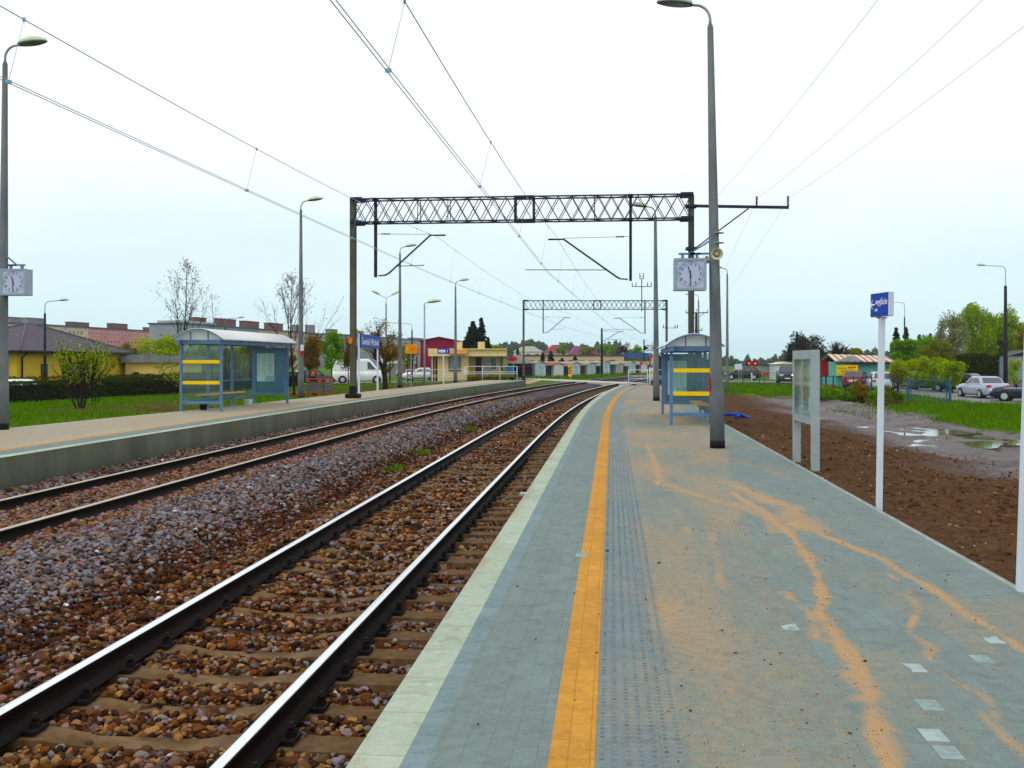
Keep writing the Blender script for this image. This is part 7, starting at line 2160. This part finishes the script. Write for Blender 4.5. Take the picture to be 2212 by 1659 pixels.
# grass blades
def grass(label, X, Y, hmin, hmax, seed, wdt=.012):
    rng = np.random.default_rng(seed); n = len(X); Z = ground_h(X, Y) - .01
    a = rng.uniform(0, 2 * PI, n); h = rng.uniform(hmin, hmax, n) * (.6 + .8 * fbm(X * .9, Y * .9, seed)); ln = h * rng.uniform(.1, .7, n); la = rng.uniform(0, 2 * PI, n); w = wdt * rng.uniform(.7, 1.5, n)
    V = np.zeros((n, 4, 3)); 
    V[:, 0] = np.stack([X - w * np.cos(a), Y - w * np.sin(a), Z], -1); V[:, 1] = np.stack([X + w * np.cos(a), Y + w * np.sin(a), Z], -1)
    V[:, 2] = np.stack([X + ln * .4 * np.cos(la) + w * .7 * np.cos(a), Y + ln * .4 * np.sin(la) + w * .7 * np.sin(a), Z + h * .65], -1); V[:, 3] = np.stack([X + ln * np.cos(la), Y + ln * np.sin(la), Z + h], -1)
    o = npmesh('grass', V.reshape(-1, 3), np.arange(n * 4).reshape(n, 4), LM['grassg']); tag(o, label, 'grass', kind='stuff')
rng = np.random.default_rng(77)
n = 190000; X = rng.uniform(-50, -12.75, n); Y = rng.uniform(14, 84, n); x0 = unshift(X, Y)
k = (x0 < -12.85 - .4 * vn(Y * .8, Y * 0, 3)) & (X > -.78 * Y - 4); bare = (fbm(X * .22, Y * .5, 46) > .56) | (np.exp(-(((X + 13.4) / 2.8) ** 2 + ((Y - 70) / 11) ** 2)) > .45); k &= ~(bare & (rng.random(n) < .8)) & (rng.random(n) < .45 + .55 * sm(.35, .6, fbm(X * .6, Y * .6, 47))); k &= ~((np.abs(X - AX) < .7) & (np.abs(Y - AY) < .6)) & ~((x0 > back_edge(Y) - .12))
grass('bright short grass on the lawn behind the far platform', X[k], Y[k], .05, .17, 78, .014)
n = 140000; X = rng.uniform(2.5, 48, n); Y = rng.uniform(30, 104, n); x0 = unshift(X, Y); ed = 13.4 + (fbm(X * .25, Y * .12, 41) - .5) * 5
k = ((x0 > ed + .1) & (Y < 75)) | ((Y > 66 + (fbm(X * .3, Y * .3, 44) - .5) * 10) & (x0 > 2.2)); k &= ~((X > 21) & (Y > 63) & (rng.random(n) < 1)); k &= rng.random(n) < np.clip(1.4 - Y / 110, .2, 1)
grass('green grass strip between the muddy lane and the car park', X[k], Y[k], .08, .30, 79, .018)
n = 9000; X = rng.uniform(-16, 6, n); Y = rng.uniform(84, 128, n); x0 = unshift(X, Y); k = (x0 < -9.9) & ~((X > -11.2) & (Y < 112))
grass('grass by the end of the far platform and the crossing', X[k], Y[k], .10, .30, 80, .02)
n = 16000; X = rng.uniform(-12, 12, n); Y = rng.uniform(118, 172, n); x0 = unshift(X, Y); k = x0 < -9.4
grass('grass verge in front of the garages', X[k], Y[k], .15, .45, 81, .03)
n = 5000; X = rng.uniform(9.5, 14, n); Y = rng.uniform(20, 60, n); k = rng.random(n) < sm(.56, .66, fbm(X * .4, Y * .3, 99)); grass('scattered grass tufts at the edge of the muddy lane', X[k], Y[k], .05, .15, 82, .014)
# ---------------------------------------------------------------- damp air that pales the far things
hm = bpy.data.materials.new('damp_air'); t = NT(hm)
pv = t.new('VolumePrincipled'); pv.inputs['Color'].default_value = (.80, .90, 1.0, 1); pv.inputs['Density'].default_value = .0002; pv.inputs['Anisotropy'].default_value = .2
t.link(pv.outputs[0], t.out.inputs['Volume'])
mb = MB(); mb.box((0, 560, 8.5), (1960, 1260, 22)); o = mb.build('haze', hm); tag(o, 'thin damp haze over the whole place', 'haze', kind='stuff')

# ---------------------------------------------------------------- colours of the things, a little deeper than first mixed
def deepen(c):
    r, g, b = c[:3]
    if abs(r - g) < .004 and abs(g - b) < .004: return c
    L = .2126 * r + .7152 * g + .0722 * b
    k = (max(L, .004) / .25) ** .15
    q = [min(.93, max(0.0, (L + (v - L) * 1.22) * k)) for v in (r, g, b)]
    return tuple(q) + tuple(c[3:])
for m in bpy.data.materials:
    if not m.use_nodes or m.name in ('damp_air', 'shelter_glass', 'white_polycarbonate', 'polished_rail_head', 'worn_rail_head'): continue
    for n in m.node_tree.nodes:
        if n.type == 'EMISSION': continue
        if n.type == 'VALTORGB':
            for e in n.color_ramp.elements: e.color = deepen(tuple(e.color))
        for i in n.inputs:
            if i.type == 'RGBA' and not i.is_linked: i.default_value = deepen(tuple(i.default_value))
for me in bpy.data.meshes:
    a = me.attributes.get('tint')
    if a:
        v = np.empty(len(a.data) * 4, np.float32); a.data.foreach_get('color', v); v = v.reshape(-1, 4)
        L = (v[:, :3] * np.array([.2126, .7152, .0722])).sum(1, keepdims=True)
        v[:, :3] = np.clip((L + (v[:, :3] - L) * 1.18) * (np.maximum(L, .004) / .25) ** .12, 0, .9); a.data.foreach_set('color', v.ravel())
